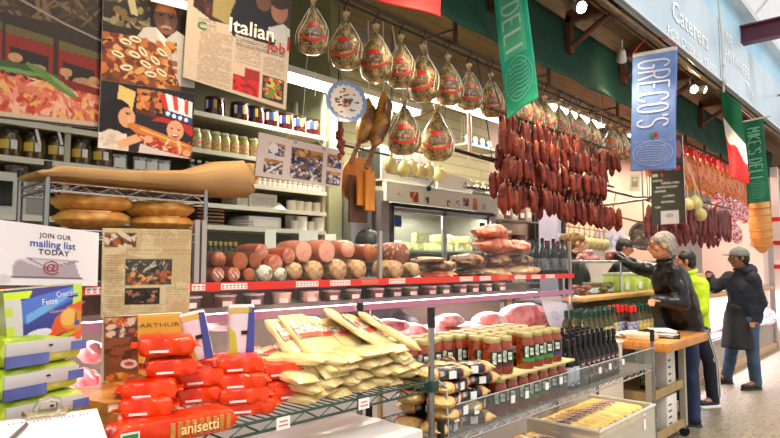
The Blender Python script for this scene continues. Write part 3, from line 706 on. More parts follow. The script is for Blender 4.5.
def slab(label,cx,cy,w,h,m,seed,Y=2.42,name='cured_meat',yaw=0,D=.2,grp='cured meats stacked on the case top',cat='cured meat'):
    p=at(cx,cy,Y=Y); d=(p-EYE).dot(FW)
    v=(p-EYE); ang=math.atan2(v.y,v.x); # a width along X appears as w*sin
    rx=w/2*d/F/max(.35,math.sin(ang))*.86; rz=h/2*d/F
    b=lump_mesh(rx,D/2,rz,seed); o=b.build(name,m,loc=p); o.rotation_euler=(0,0,yaw); tag(o,label,cat,grp); return o
for a in ((305,256,118,40,SLAB,1,'dark cured slab with pale edge, left in the middle layer'),(303,291,112,36,SLABR,2,'flat red cured slab at the left of the bottom layer'),(418,238,124,58,SLAB,3,'long dark cured meat in the middle layer, beside the left slab'),(425,286,120,42,SLAB,4,'dark cured slab in the bottom layer under the long one'),(525,236,104,46,SLAB,5,'dark netted cured meat in the middle layer under the red hams'),(520,285,124,46,SLABW,6,'fatty pale cured slab in the middle of the bottom layer'),(618,232,76,42,SLAB,7,'small dark cured meat at the right of the middle layer'),(632,279,120,48,SLABW,8,'fatty pale cured slab at the right end of the bottom layer'),
 (508,128,136,62,SLABR,9,'red prosciutto piece on the very top of the pile'),(522,177,158,64,SLABR,10,'wide red prosciutto piece just below the topmost one'),(612,183,70,54,SLABR,11,'small red prosciutto piece at the right of the upper layer'),(270,232,100,22,SLABW,12,'thin pale fat slab left behind the cured meats')):
    slab(a[6],S3(a[0]),T(a[1]),a[2]/3.9,a[3]/3.9,a[4],a[5])
sh=at(333,241,Y=2.75)
# black cap of a stooping helper is built with the people
# deli signs behind the salami: three white paper cards
for i,(l,t_,r,bt,Y) in enumerate(((265,230,276,255,3.1),(299,231,318,243,3.1),(325,234,336,252,3.05))):
    cv=Canvas(8,8,(238,236,224)); sheet('paper_note',cv,pq(l,t_,r,bt,Y),'small white paper note hanging behind the salami, %s of three'%('left','middle','right')[i],'note',th=.003)
# wine bottles standing at the right end of the case top
def bottle(name,r,h,body,cap,labm,neckr=.35,shoulder=.62,lz=(.12,.45),n=14,capl=.16,cat='bottle'):
    t=thing(name,'x',cat)
    MB().lathe([(r*.92,0),(r,h*.02),(r,h*(shoulder-.04)),(r*.8,h*(shoulder+.04)),(r*neckr,h*(shoulder+.15)),(r*neckr,h*(1-capl))],n).build('glass',body,t)
    MB().lathe([(r*neckr*1.15,h*(1-capl)-.002),(r*neckr*1.2,h*.99),(r*neckr*.9,h)],n).build('cap',cap,t)
    b=MB(); R=r*1.015; K=11; vs=[];fs=[]
    for k in range(K):
        a=math.radians(-80+160*k/(K-1)-90)
        vs+=[(R*math.cos(a),R*math.sin(a),h*lz[0]),(R*math.cos(a),R*math.sin(a),h*lz[1]),(r*.97*math.cos(a),r*.97*math.sin(a),h*lz[1]),(r*.97*math.cos(a),r*.97*math.sin(a),h*lz[0])]
    for k in range(K-1):
        for j in range(4): fs.append((k*4+j,(k+1)*4+j,(k+1)*4+(j+1)%4,k*4+(j+1)%4))
    fs+= [(0,1,2,3),tuple((K-1)*4+j for j in (3,2,1,0))]
    b.add(vs,fs); b.build('bottle_label',labm,t); return Proto(t)
WB=mat('bottle_black_glass',(10,10,14),.15,coat=.1,spec=.3)
w1=bottle('wine_bottle',.037,.3,WB,mat('foil_dark',(40,40,60),.3,.5),mat('dark_print',(34,38,52),.5,col2=(110,110,120),scale=50))
w2=bottle('wine_bottle',.037,.29,WB,mat('foil_red',(120,30,34),.3,.5),mat('print_white',(214,214,206),.5,col2=(120,60,50),scale=50))
for i,(px,py,Y,k) in enumerate(((537,283,2.5,0),(543,283,2.42,0),(549,283,2.5,1),(554,282,2.42,0),(559,282,2.5,1),(563,281,2.42,0),(568,281,2.6,1),(533,283,2.62,0),(547,283,2.62,0),(556,283,2.66,1))):
    X=at(px,py,Y=Y).x; (w1,w2)[k].put((X,Y,ZT),FACE-.3,'%s topped dark bottle at the right end of the case top, %s from left'%(('dark','red')[k],('first second third fourth fifth sixth seventh eighth ninth tenth'.split()[i])),'bottles on the end of the case top')
# ---- meats inside the case
MR=mat('meat_red',(206,60,52),.35,col2=[(230,110,96),(246,214,206),(186,40,44)],scale=6,ramp=(.3,.8),coat=.4)
MP=mat('meat_pink',(226,106,110),.35,col2=[(240,160,156),(206,70,84)],scale=5,coat=.4)
MW=mat('meat_white',(246,226,224),.35,col2=(236,190,190),scale=6,coat=.3)
GRN=mat('parsley',(96,134,62),.7,col2=[(140,160,90),(66,96,44)],scale=40,bump=.8)
def inner(label,px,py,w,h,m,seed,Y=2.5,face=None,cat='meat',D=.22,name='case_meat'):
    p=at(px,py,Y=Y); d=(p-EYE).dot(FW); v=p-EYE; ang=math.atan2(v.y,v.x)
    rx=w/2*d/F/max(.35,math.sin(ang))*.86; rz=h/2*d/F; p.z=max(p.z,.985+rz*.9)
    t=thing(name,label,cat,p,0,'meats inside the glass case')
    lump_mesh(rx,D/2,rz,seed,amp=.1).build('meat',m,t)
    if face: 
        b=MB(); b.ell((rx*.55,-D/2*.55,0),(rx*.42,.045,rz*.75),14,8); b.build('fat_face',face,t)
    return t
for a in ((462,333,38,22,MR,21,MW,'red ham with white cut face, left behind the sauce jars'),(489,322,26,20,MR,22,None,'bright red cured piece in the case centre'),(498,333,34,18,MR,23,MW,'red ham with pale face behind the jar lids'),(522,316,44,26,MP,24,MW,'large pink ham with white cut face lit by the case lamp'),(534,329,30,12,MR,25,None,'flat red meat under the large pink ham'),(547,318,20,22,MP,26,None,'pink wrapped piece beside the white paper'),
 (434,338,16,28,MP,27,None,'round pink ham beside the black topped post'),(413,334,20,20,MP,28,None,'violet pink wrapped ham left of the post'),(386,326,36,14,MP,29,MW,'flat pink roast in the case behind the spaghetti'),(448,320,20,12,MR,30,None,'small red piece at the back left of hams'),
 (90,352,18,22,MP,31,None,'bright pink wrapped piece left of the cookbook'),(86,378,16,20,MP,32,None,'round pink piece low beside the package pile'),(6,372,14,60,MP,33,None,'pink wrapped ham at the left picture edge'),(222,324,30,14,MW,34,None,'pale piece behind the small upright packets'),(300,322,40,12,MP,35,None,'pink slab behind the spaghetti bags, left'),(343,324,30,12,MR,36,None,'red slab behind the spaghetti bags, right'),(160,330,30,14,MR,37,None,'red meat behind the newspaper page')):
    inner(a[7],a[0],a[1],a[2],a[3],a[4],a[5],face=a[6])
rs=random.Random(4)
def herb(label,px,py,w,seed,Y=2.75):
    p=at(px,py,Y=Y); p.z=.985; d=(p-EYE).dot(FW); W=w*d/F
    b=MB(); r=random.Random(seed)
    for k in range(60):
        c=Vector((r.uniform(-W,W),r.uniform(-.06,.06),r.uniform(.02,.13)))
        b.ell(c,(.03,.02,.014),6,4,R=Euler((r.uniform(0,3),r.uniform(0,3),0)).to_matrix())
    o=b.build('parsley_bunch',GRN,loc=p); return tag(o,label,'herbs',kind=None)
herb('green leafy garnish behind the spaghetti bags',372,318,16,1); herb('green leafy garnish left of the red hams',415,316,16,2); herb('green leafy garnish right of the black topped post',452,316,12,3)
herb('green garnish at the left behind the mailing list sign',40,318,14,4,2.6)
o=lump_mesh(.07,.06,.06,44,.2).build('green_bag',mat('green_plastic',(20,150,96),.25,coat=.6),loc=at(404,335,Y=2.44)); o.location.z=1.03; tag(o,'shiny green plastic bag between the pink meats','bag')
# slanted white paper leaning inside the right end of the case
cv=Canvas(30,30,(240,232,244)); cv.ell(.45,.45,.16,.12,(200,196,220)); cv.ell(.45,.45,.12,.08,(236,228,242))
sheet('paper_sheet',cv,pc([(541,299),(572,304),(563,347),(548,322)],2.34),'slanted white sheet of paper inside the right end of the case','paper',th=.003)

rs=random.Random(31)
for k in range(19):
    x=.38+k*.225; kd=rs.choice([0,1,2,0]); rz=rs.uniform(.045,.075)
    b=lump_mesh(.10,.09,rz,300+k,.14); o=b.build('case_meat',[MR,MP,MW][kd],loc=(x,2.83+rs.uniform(-.02,.02),.985+rz*.95)); tag(o,'%s meat piece in the rear row inside the deli case, %s from left'%(('red','pink','pale')[kd],('first second third fourth fifth sixth seventh eighth ninth tenth eleventh twelfth thirteenth fourteenth fifteenth sixteenth seventeenth eighteenth nineteenth'.split())[k]),'meat','rear row of meat in the deli case')
MB().box((L*0+(DX1-DX0)/2,.56,1.285),(DX1-DX0-.06,.20,.01)).build('inner_step_shelf',STEEL,CASE,smooth=False)
_w='first second third fourth fifth sixth seventh eighth ninth tenth eleventh twelfth thirteenth fourteenth fifteenth sixteenth seventeenth eighteenth nineteenth twentieth twenty-first twenty-second'.split()
DP=[]
for nm_,m_ in (('green',mat('deli_green',(86,120,62),.5,col2=[(60,90,44),(130,150,90)],scale=20)),('brown',mat('deli_brown',(120,84,52),.5,col2=(90,60,36),scale=14)),('cream',mat('deli_cream',(206,192,160),.5,col2=(180,164,128),scale=10)),('dark',mat('deli_dark',(64,58,48),.5))):
    t=thing('deli_pot','x','pot'); MB().lathe([(.045,0),(.052,.01),(.058,.085),(.054,.09)],16).build('pot',m_,t); MB().lathe([(.06,.085),(.06,.095),(.01,.10)],16).build('lid',mat('pot_lid',(196,196,184),.3),t); MB().box((0,-.056,.045),(.05,.004,.035)).build('label',WHITEP,t,smooth=False); DP.append((nm_,Proto(t)))
rs=random.Random(77)
for k in range(22):
    nm_,p_=DP[rs.randint(0,3)]; p_.put((.45+k*.193+rs.uniform(-.02,.02),2.86,1.291),FACE*.6,'%s deli pot on the step shelf inside the case, %s from left'%(nm_,_w[k]),'deli pots on the inner step of the case')
# ================= hanging rail with hams
b=MB(); b.tube([(1.2,2.6,3.175),(8.3,2.6,3.19)],.014,8)
RAIL=tag(b.build('hanging_rail',mat('dark_pipe',(70,62,54),.35,.7)),'long dark steel rail that carries the row of netted hams','rail')
b=MB(); b.tube([(1.2,2.9,3.32),(8.3,2.9,3.30)],.012,8); tag(b.build('hanging_rail',MATS['dark_pipe']),'thinner second rail behind the row of hams','rail')
for i,x in enumerate((2.0,3.55,5.0,6.6)):
    b=MB(); b.box((x,2.60,3.56),(.035,.02,.74)); b.box((x,2.75,3.30),(.02,.32,.02)); tag(b.build('rail_hanger',mat('rust_strap',(104,70,50),.6,.2)),'%s rusty strap holding the ham rail up'%('first','second','third','fourth')[i],'hanger')
HPROF=[(.002,0),(.05,.006),(.085,.03),(.1,.07),(.1,.11),(.088,.16),(.066,.205),(.042,.245),(.024,.275),(.013,.295),(.010,.305),(.018,.325),(.026,.345),(.004,.347)]
def hr(z):
    for (r0,z0),(r1,z1) in zip(HPROF[:-1],HPROF[1:]):
        if z0<=z<=z1: return r0+(r1-r0)*(z-z0)/(z1-z0)
    return .01
HAMM=mat('netted_ham',(52,44,18),.32,col2=[(96,78,34),(130,106,54),(196,156,96),(220,188,130)],scale=16,detail=8,ramp=(.32,.68),coat=.25,bump=1.0)
_nt=HAMM.node_tree; _b=_nt.nodes['Principled BSDF']; _old=_b.inputs['Base Color'].links[0].from_socket
_tc=_nt.nodes.new('ShaderNodeTexCoord'); _v=_nt.nodes.new('ShaderNodeTexVoronoi'); _v.feature='DISTANCE_TO_EDGE'; _v.inputs['Scale'].default_value=46
_mp=_nt.nodes.new('ShaderNodeMapping'); _mp.inputs['Scale'].default_value=(1,1,.55); _nt.links.new(_tc.outputs['Object'],_mp.inputs['Vector']); _nt.links.new(_mp.outputs['Vector'],_v.inputs['Vector'])
_r=_nt.nodes.new('ShaderNodeMath'); _r.operation='LESS_THAN'; _r.inputs[1].default_value=.04; _nt.links.new(_v.outputs['Distance'],_r.inputs[0])
_m=_nt.nodes.new('ShaderNodeMix'); _m.data_type='RGBA'; _q=_nt.nodes.new('ShaderNodeMath'); _q.operation='MULTIPLY'; _q.inputs[1].default_value=.5; _nt.links.new(_r.outputs[0],_q.inputs[0]); _nt.links.new(_q.outputs[0],_m.inputs['Factor']); _nt.links.new(_old,_m.inputs['A']); _m.inputs['B'].default_value=(*lin((226,212,170)),1); _nt.links.new(_m.outputs['Result'],_b.inputs['Base Color'])
HAML=mat('netted_ham_low',(200,168,124),.3,col2=[(220,196,150),(160,130,80)],scale=20,coat=.6,bump=.5)
HRED=mat('ham_label_red',(206,54,34),.35); HGR=mat('ham_label_grey',(84,76,64),.4,col2=[(150,80,60),(90,100,80),(170,150,120)],scale=60)
NETW=mat('white_net',(226,220,200),.6)
def make_ham(seed,flat=.82):
    t=thing('netted_ham','x','ham'); rs=random.Random(seed)
    b=MB(); b.lathe(HPROF,20,sy=flat)
    out=[]
    for v in b.v:
        v=Vector(v); k=1+.16*noise.noise(Vector((v.x*9+seed,v.y*9,v.z*8)));
        if v.z<.28: v=Vector((v.x*k,v.y*k,v.z))
        out.append((v.x,v.y,v.z-.347))
    b.v=out; bd=b.build('ham_body',HAMM,t)
    def sf(u,v,off=.006):   # u angle(rad) from -Y, v height
        r=hr(v)*1.05+off; return Vector((r*math.sin(u),-r*flat*math.cos(u),v-.347))
    def band(pts,wd,m,nm,par):
        bb=MB(); vs=[];fs=[]
        for i,(u,v) in enumerate(pts):
            vs+=[tuple(sf(u,v+wd/2)),tuple(sf(u,v-wd/2)),tuple(sf(u,v-wd/2,.001)),tuple(sf(u,v+wd/2,.001))]
        for i in range(len(pts)-1):
            for j in range(4): fs.append((i*4+j,(i+1)*4+j,(i+1)*4+(j+1)%4,i*4+(j+1)%4))
        fs+=[(0,1,2,3),tuple((len(pts)-1)*4+j for j in (3,2,1,0))]
        bb.add(vs,fs); return bb.build(nm,m,par)
    g=band([(-.5+k*.1,.118) for k in range(11)],.05,HGR,'ham_label',t)
    band([(-.85+k*.17,.105-.045*math.cos((-.85+k*.17)*1.7)) for k in range(11)],.017,HRED,'red_arc',g)
    band([(-.36+k*.09,.158) for k in range(9)],.026,HRED,'red_oval',g)
    bb=MB()
    for k in range(5):
        a=rs.uniform(-1.6,1.6); bb.tube([tuple(sf(a+.25*math.sin(j),.30-.02-j*.045,.004)) for j in range(6)],.0022,4)
    bb.tube([(0,0,-.04),(.012,.0,-.02),(.0,0,.01)],.004,5); bb.build('net_string',NETW,t)
    return t
HP=[Proto(make_ham(s,f)) for s,f in ((1,.82),(2,.7),(5,.9))]
HK=thing('meat_hook','x','hook')
b=MB(); b.tube([(-.014,0,.068),(-.02,0,.085),(-.008,0,.102),(.012,0,.10),(.02,0,.085),(.012,0,.06),(-.004,0,.03),(-.014,0,.01),(-.004,0,-.012),(.012,0,-.010),(.016,0,.004)],.0045,6); b.build('hook',mat('dark_hook',(46,42,40),.35,.7),HK); HK=Proto(HK)
VA=lambda p:math.atan2(EYE.x-p.x,-(EYE.y-p.y))  # rotation turning -Y toward the viewer (about Z)
def viewrot(p): return math.atan2((EYE.y-p.y),(EYE.x-p.x))+PI/2
hams=[(313,14,59),(346,20,60),(376,28,60),(401,38,55),(423,48,60),(448,62,52),(469,71,48),(491,83,46),(508,92,44),(520,98,44),(532,101,42),(545,107,42),(559,113,40),(570,113,38),(579,118,38),(591,124,38),(611,131,36),(621,137,34)]
nm='first second third fourth fifth sixth seventh eighth ninth tenth eleventh twelfth thirteenth fourteenth fifteenth sixteenth seventeenth eighteenth'.split()
for i,(px,py,hp) in enumerate(hams):
    Y=2.6; p=at(px,py+1,Y=Y); p.z=3.085+(RNG.uniform(-.02,.0)); d=(p-EYE).dot(FW)
    p=Vector((at(px,py,Y=2.6).x,2.6,3.08)); s=hp*d/F/.347*.98
    HP[i%3].put(p,viewrot(p)+RNG.uniform(-.35,.35),'netted ham with red labels, %s from the left on the long rail'%nm[i],'netted hams along the rail',scale=(s*.98,s*.98,s))
    HK.put(p+Vector((0,0,.01)),viewrot(p)+RNG.uniform(-.5,.5),'dark steel hook holding the %s ham from the left'%nm[i],'hooks on the rail')
# cross bar with the two lower hams and cheeses
cb=at(420,95,Y=2.9)
for i,(px,pt,hp) in enumerate(((404,98,58),(437,104,58))):
    p=at(px,pt,Y=2.78); d=(p-EYE).dot(FW); s=hp*d/F/.347
    HP[i].put(p,viewrot(p),'large netted ham hanging lower on white strings, %s one'%('left','right')[i],'lower hams above the cheese fridge',scale=(s*1.0,s*.95,s))
    b=MB(); b.tube([(p.x-.01,p.y,p.z),(p.x-.004,p.y+.02,p.z+.12),(p.x,2.9,3.31)],.003,5); b.tube([(p.x+.008,p.y,p.z),(p.x+.01,2.9,3.31)],.003,5)
    tag(b.build('white_string',NETW),'white string holding up the %s lower ham'%('left','right')[i],'string')
# ================= dried sausages
def make_saus(seed,L=.195,r=.0285):
    rs=random.Random(seed); bx,by=rs.uniform(-.012,.012),rs.uniform(-.012,.012)
    pts=[];rr=[];K=9
    for k in range(K):
        f=k/(K-1); e=(2*f-1); pts.append((bx*(1-e*e),by*(1-e*e),-L*f)); rr.append(max(.003,r*(1-abs(e)**4.5)**.5*(1+.06*math.sin(k*3+seed))))
    b=MB(); b.tube(pts,rr,9); b.mat(1); b.tube([(0,0,-.003),(rs.uniform(-.005,.005),0,.02)],.002,4); b.tube([(0,0,-L+.003),(0,0,-L-.012)],.002,4)
    o=b.build('dried_sausage',[mat('sausage_%d'%(seed%3),[(108,32,16),(84,22,12),(122,44,24)][seed%3],.5,col2=[[(126,44,24),(70,18,10)],[(104,32,18),(56,14,8)],[(96,30,16),(150,72,40)]][seed%3],scale=22,coat=.05,bump=.15,spec=.3),mat('twine',(206,186,150),.7)])
    return o
SP=[Proto(tag(make_saus(s),'dark red dried sausage in the dense hanging curtain','sausage')) for s in range(6)]
rowz=[(2.69,3.86,5.25,2.42,0),(2.66,5.4,6.05,2.44,0),(2.54,3.84,5.75,2.38,1),(2.45,3.9,5.8,2.49,1),(2.36,3.85,5.75,2.38,2),(2.26,3.85,5.9,2.50,2),(2.15,3.84,6.05,2.39,3)]
tot=0
for z,x0,x1,Y,lv in rowz:
    n=int((x1-x0)/.0455)
    for k in range(n):
        x=x0+(k+.5)*(x1-x0)/n+RNG.uniform(-.012,.012); zz=z+RNG.uniform(-.03,.03)
        if lv==0 and 5.25<x<5.3: continue
        if 5.25<x<5.42 and z>2.4: continue
        if lv==3: zz-= .05*max(0,min(1,(x-4.4)/.5)); 
        SP[RNG.randint(6)].put((x,Y+RNG.uniform(-.035,.035),zz),(RNG.uniform(-.12,.12),RNG.uniform(-.14,.14),RNG.uniform(0,6.2)),None,'dried sausages in the hanging curtain',scale=(1,1,RNG.uniform(.9,1.12))); tot+=1
print('sausages',tot)
for i,(z,x0,x1,Y) in enumerate(((2.72,3.8,6.05,2.45),(2.345,3.68,6.1,2.47))):
    b=MB(); b.tube([(x0,Y,z),(x1,Y,z)],.012,8); tag(b.build('sausage_bar',MATS['dark_pipe']),('upper','lower')[i]+' steel bar inside the curtain of dried sausages','bar')
    for x in (x0+.15,x1-.1):
        b=MB(); b.tube([(x,Y,z),(x,2.6,3.18)],.004,5); tag(b.build('hanging_wire',MATS['dark_hook']),'wire from the rail to the %s end of the %s sausage bar'%('left' if x<5 else 'right',('upper','lower')[i]),'wire')
# chrome rod poking out left of the sausages
b=MB(); b.tube([at(465,187,Y=2.6),at(499,191,Y=2.6)],.014,8); b.tube([at(465,187,Y=2.6),at(464,183,Y=2.62)],.018,8); tag(b.build('chrome_rod',CHROME),'short chrome rod poking out left of the lower sausages','rod')
b=MB(); b.tube([at(452,149,Y=2.9),at(497,162,Y=2.9)],.016,6); tag(b.build('dark_bar',mat('dark_bar',(60,48,40),.5,.3)),'dark bar running behind the lower hams to the sausages','bar')
b=MB(); b.tube([at(469,113,Y=3.2),at(470,160,Y=3.2)],.02,8); tag(b.build('drop_pipe',mat('pink_pipe',(196,170,160),.4,.3)),'pale vertical pipe behind the white hanging strings','pipe')
b=MB(); b.tube([at(411,122,Y=2.95),at(440,106,Y=2.95)],.008,6); tag(b.build('wooden_stick',mat('stick',(170,110,60),.6)),'thin wooden stick slanting between the two lower hams','stick')
# scamorza balls on yellow ties
CB=mat('scamorza',(226,212,150),.4,col2=(206,186,116),scale=8,coat=.3); YT=mat('yellow_tie',(226,196,50),.5)
t=thing('scamorza','x','cheese'); MB().lathe([(.004,-.115),(.025,-.11),(.042,-.085),(.045,-.06),(.036,-.03),(.018,-.012),(.012,-.004),(.016,.004),(.004,.008)],16).build('cheese',CB,t); MB().tube([(0,0,0),(.004,0,.05),(0,0,.09)],.004,5).build('tie',YT,t); sp_=Proto(t)
for i,(px,py) in enumerate(((391,156),(404,160),(412,160),(420,163),(429,163),(439,166))):
    p=at(px,py,Y=2.95+.03*(i%2)); sp_.put(p,i,'round pale scamorza cheese on a yellow tie, %s from left'%nm[i],'scamorza cheeses hanging above the fridge',scale=(1.0 if i in (2,3,4) else 1.15))
b=MB(); 
p0=at(388,146,Y=2.965); p1=at(443,157,Y=2.965); b.tube([p0,p1],.008,6)
for p in (p0,p1): b.tube([p,(p.x,2.9,3.31)],.003,5)
tag(b.build('cheese_bar',mat('stick2',(120,100,60),.6)),'thin bar from which the small round cheeses hang','bar')
# hanging legs, plate, boards
LEG=mat('smoked_leg',(150,88,30),.4,col2=[(96,54,22),(206,140,50),(60,34,18)],scale=7,ramp=(.3,.75),coat=.5,bump=.3)
def legmeat(label,pts,rr):
    t=thing('smoked_leg',label,'cured meat',pts[0]); b=MB(); b.tube([Vector(p)-Vector(pts[0]) for p in pts],rr,14); b.build('leg',LEG,t)
    e=Vector(pts[-1])-Vector(pts[0]); q=[e+Vector((-.01*k,0,-.02*k)) for k in range(9)]
    MB().tube(q,[.016+.005*(k%2) for k in range(9)],8).build('wrapped_shank',mat('wrapped_rope',(150,90,50),.6,col2=(110,62,34),scale=30),t)
    MB().tube([(0,0,-.01),(.01,0,.05),(0,.0,Vector((0,0,3.31)).z-pts[0][2])],.004,5).build('cord',NETW,t)
legmeat('big amber smoked leg hanging right of the painted plate, upper one',[at(383,92,Y=2.9),at(385,105,Y=2.9),at(381,125,Y=2.9),at(376,140,Y=2.9),at(374,147,Y=2.9)],[.012,.06,.07,.05,.02])
legmeat('darker smoked leg hanging behind the plate edge, lower one',[at(368,98,Y=2.98),at(369,112,Y=2.98),at(366,128,Y=2.98),at(362,138,Y=2.98),at(359,142,Y=2.98)],[.012,.06,.075,.055,.02])
# painted plate
p=at(346,102,Y=2.72)
t=thing('painted_plate','round painted plate with blue rim hanging among the hams','plate',p,(PI/2-.1,-.18,math.radians(-22)))
rp=.135
cvp=Canvas(46,46,(232,218,206))
def platefn(u,v,off=0):
    a=2*PI*u; r=rp*v; z=.014*(v>.72)*(v-.72)/.28; return Vector((r*math.cos(a),r*math.sin(a),z+.004+off))
b=MB(); b.lathe([(.03,-.004),(rp*.7,-.002),(rp,.014),(rp*1.0,.018),(rp*.72,.004),(.004,.003)],40); b.build('glazed_body',mat('plate_blue',(126,150,196),.25,coat=.4),t)
PB=[mat('plate_cream',(234,222,212),.3,coat=.4),mat('paint_orange',(214,110,40),.4),mat('paint_blue',(70,84,130),.4),mat('paint_brown',(96,58,40),.4),mat('paint_green',(110,120,70),.4)]
b=MB(); 
n=36
vs=[(0,0,.0065)]+[(rp*(.84 if k%2 else .76)*math.cos(2*PI*k/n),rp*(.84 if k%2 else .76)*math.sin(2*PI*k/n),.0125) for k in range(n)]
b.add(vs,[(0,1+k,1+(k+1)%n) for k in range(n)])
rs=random.Random(6)
for k in range(30):
    b.mat(rs.randint(1,4)); a=rs.uniform(0,6.28); r=rs.uniform(0,.62)*rp; b.ell((r*math.cos(a),r*math.sin(a)*1.0,.010),(rs.uniform(.006,.02),rs.uniform(.005,.012),.002),8,4)
b.build('painted_face',PB,t)
MB().tube([(0,.12,.0),(0,.2,.0)],.002,4).build('wire',MATS['dark_hook'],t)
# cutting boards
def board(name,label,px0,py0,px1,py1,Y,m,kind='rect',th=.02,hole=True):
    tl=at(px0,py0,Y=Y); br=at(px1,py1,Y=Y); w=br.x-tl.x; h=tl.z-br.z
    t=thing(name,label,'cutting board',(tl.x,Y,br.z))
    if kind=='round':
        b=MB(); r=w/2; n=28; a0=math.asin(.04/r)
        pts=[(r+r*math.sin(a),r-r*math.cos(a)) for a in [ (k/(n-1)*2-1)*(PI-a0) for k in range(n)]]
        pts=[(r+.025,h),(r-.025,h)]+pts
        b.prism(pts,'y',0,th)
    else: b=MB(); b.box((w/2,th/2,h/2),(w,th,h),bev=.008)
    b.build('board',m,t,smooth=False)
    MB().tube([(w/2,0,h-.02),(w/2+.01,-.012,h+.03),(w/2,0,h+.08)],.003,5).build('loop',MATS['wrapped_rope'],t)
WD1=mat('honey_wood',(206,140,66),.45,col2=(180,112,48),scale=5,stretch=(8,8,1)); WD2=mat('dark_walnut',(96,58,34),.5,col2=(70,40,24),scale=5,stretch=(8,8,1)); WD3=mat('orange_wood',(222,140,50),.45,col2=(200,120,40),scale=5,stretch=(8,8,1))
board('cutting_board','round honey coloured board with handle, hanging behind the others',342,154,376,207,3.12,WD1,'round')
board('cutting_board','dark walnut paddle hanging lowest of the wooden boards',350,174,368,223,3.04,WD2)
board('cutting_board','long orange wood board in front of the round one',358,157,367,206,3.0,WD3)
board('cutting_board','narrow orange wood board at the right of the group',366,170,375,211,2.97,WD3)
b=MB(); p0=at(338,144,Y=3.1); p1=at(392,156,Y=3.1); b.tube([p0,p1],.009,6); b.tube([p0,(p0.x,3.1,3.4)],.004,5); b.tube([p1,(p1.x,3.1,3.4)],.004,5); tag(b.build('board_rail',MATS['dark_bar']),'dark rail from which the wooden boards hang','rail')
# dried pepper string
b=MB(); rs=random.Random(2); p=at(340,122,Y=2.8)
for k in range(20): b.ell((rs.uniform(-.02,.02),rs.uniform(-.02,.02),-.012*k),(.016,.014,.02),8,6,R=Euler((rs.uniform(-.8,.8),rs.uniform(-.8,.8),0)).to_matrix())
b.mat(1); b.tube([(0,0,0),(0,0,.2)],.003,4)
tag(b.build('pepper_string',[mat('dried_pepper',(150,64,40),.5,col2=(110,40,28),scale=20),NETW],loc=p),'short string of dried brown red peppers left of the boards','peppers')
# white tag strings hanging
for i,(px,y0,y1,Y) in enumerate(((315,74,96,2.6),(461,118,148,2.9),(464,116,150,2.9))):
    b=MB(); b.tube([at(px,y0,Y=Y),at(px+1,(y0+y1)/2,Y=Y),at(px,y1,Y=Y)],.003,4); tag(b.build('loose_string',NETW),'loose white string dangling, %s one'%('leftmost','middle','right')[i],'string')
# small blue-labelled jars on a corner shelf
j=jar('corner_jar','x',.036,.10,GLDARK('corner_green',(110,120,50)),mat('olive_lid',(40,34,26),.3),[NAVY,WL],neck=.8,arcs=((-70,-10),(-9,50)))
zz=at(485,149,Y=3.6)
for i,px in enumerate((466,474,481,488)): j.put((at(px,149,Y=3.6).x,3.6,zz.z),FACE,'small blue labelled jar on the high corner shelf, %s from left'%nm[i],'jars on the high corner shelf')
o=MB().box((at(478,150,Y=3.6).x,3.62,zz.z-.012),(.62,.2,.02)).build('corner_shelf',SHM,smooth=False); tag(o,'short high shelf carrying four small blue labelled jars','shelf')
o=MB().box((5.95,4.1,2.4),(1.1,.3,.03)).build('wall_shelf',SHE,smooth=False); tag(o,'upper cream wall shelf right of the fridge','shelf')
o=MB().box((5.95,4.1,1.95),(1.2,.3,.03)).build('wall_shelf',SHE,smooth=False); tag(o,'lower cream wall shelf right of the fridge behind the sausages','shelf')
cj=jar('shelf_jar','x',.04,.12,GLDARK('shelfjar',(70,120,130),[(190,160,60),(120,60,40)]),mat('white_lid',(226,222,200),.4),[WL])
for i in range(8): cj.put((5.47+i*.135,4.05,1.966),FACE,'mixed colour jar on the lower cream wall shelf, %s from left'%nm[i],'jars on the lower wall shelf')
for i in range(6): cj.put((5.5+i*.14,4.05,2.416),FACE,'mixed colour jar on the upper cream wall shelf, %s from left'%nm[i],'jars on the upper wall shelf')
# ================= wire racks in front of the case
def wire_shelf(x0,x1,y0,y1,z,m,root,name='wire_shelf'):
    """coordinates local to root"""
    b=MB()
    for y in (y0,y1):
        b.tube([(x0,y,z),(x1,y,z)],.0045,6); b.tube([(x0,y,z-.032),(x1,y,z-.032)],.0045,6)
        n=int((x1-x0)/.055); pts=[]
        for k in range(n+1): pts.append((x0+(x1-x0)*k/n,y,z-(.032 if k%2 else .002)))
        b.tube(pts,.003,4)
    for x in (x0,x1): b.tube([(x,y0,z),(x,y1,z)],.0045,6); b.tube([(x,y0,z-.032),(x,y1,z-.032)],.0045,6)
    n=int((x1-x0)/.03)
    for k in range(1,n): b.tube([(x0+(x1-x0)*k/n,y0,z+.001),(x0+(x1-x0)*k/n,y1,z+.001)],.0022,4)
    return b.build(name,m,root)
def rack_post(x,y,h,root,m=None,collars=True,r=.0125):
    m=m or mat('chrome_post',(150,150,152),.25,1)
    b=MB(); b.tube([(x,y,0),(x,y,h)],r,10)
    if collars:
        z=.05
        while z<h-.02: b.tube([(x,y,z),(x,y,z+.004)],r*1.12,10); z+=.026
    o=b.build('post',m,root); 
    MB().tube([(x,y,h-(.05 if collars else .0)),(x,y,h+.03)],r*1.25,10).build('cap',BLACK,o); return o
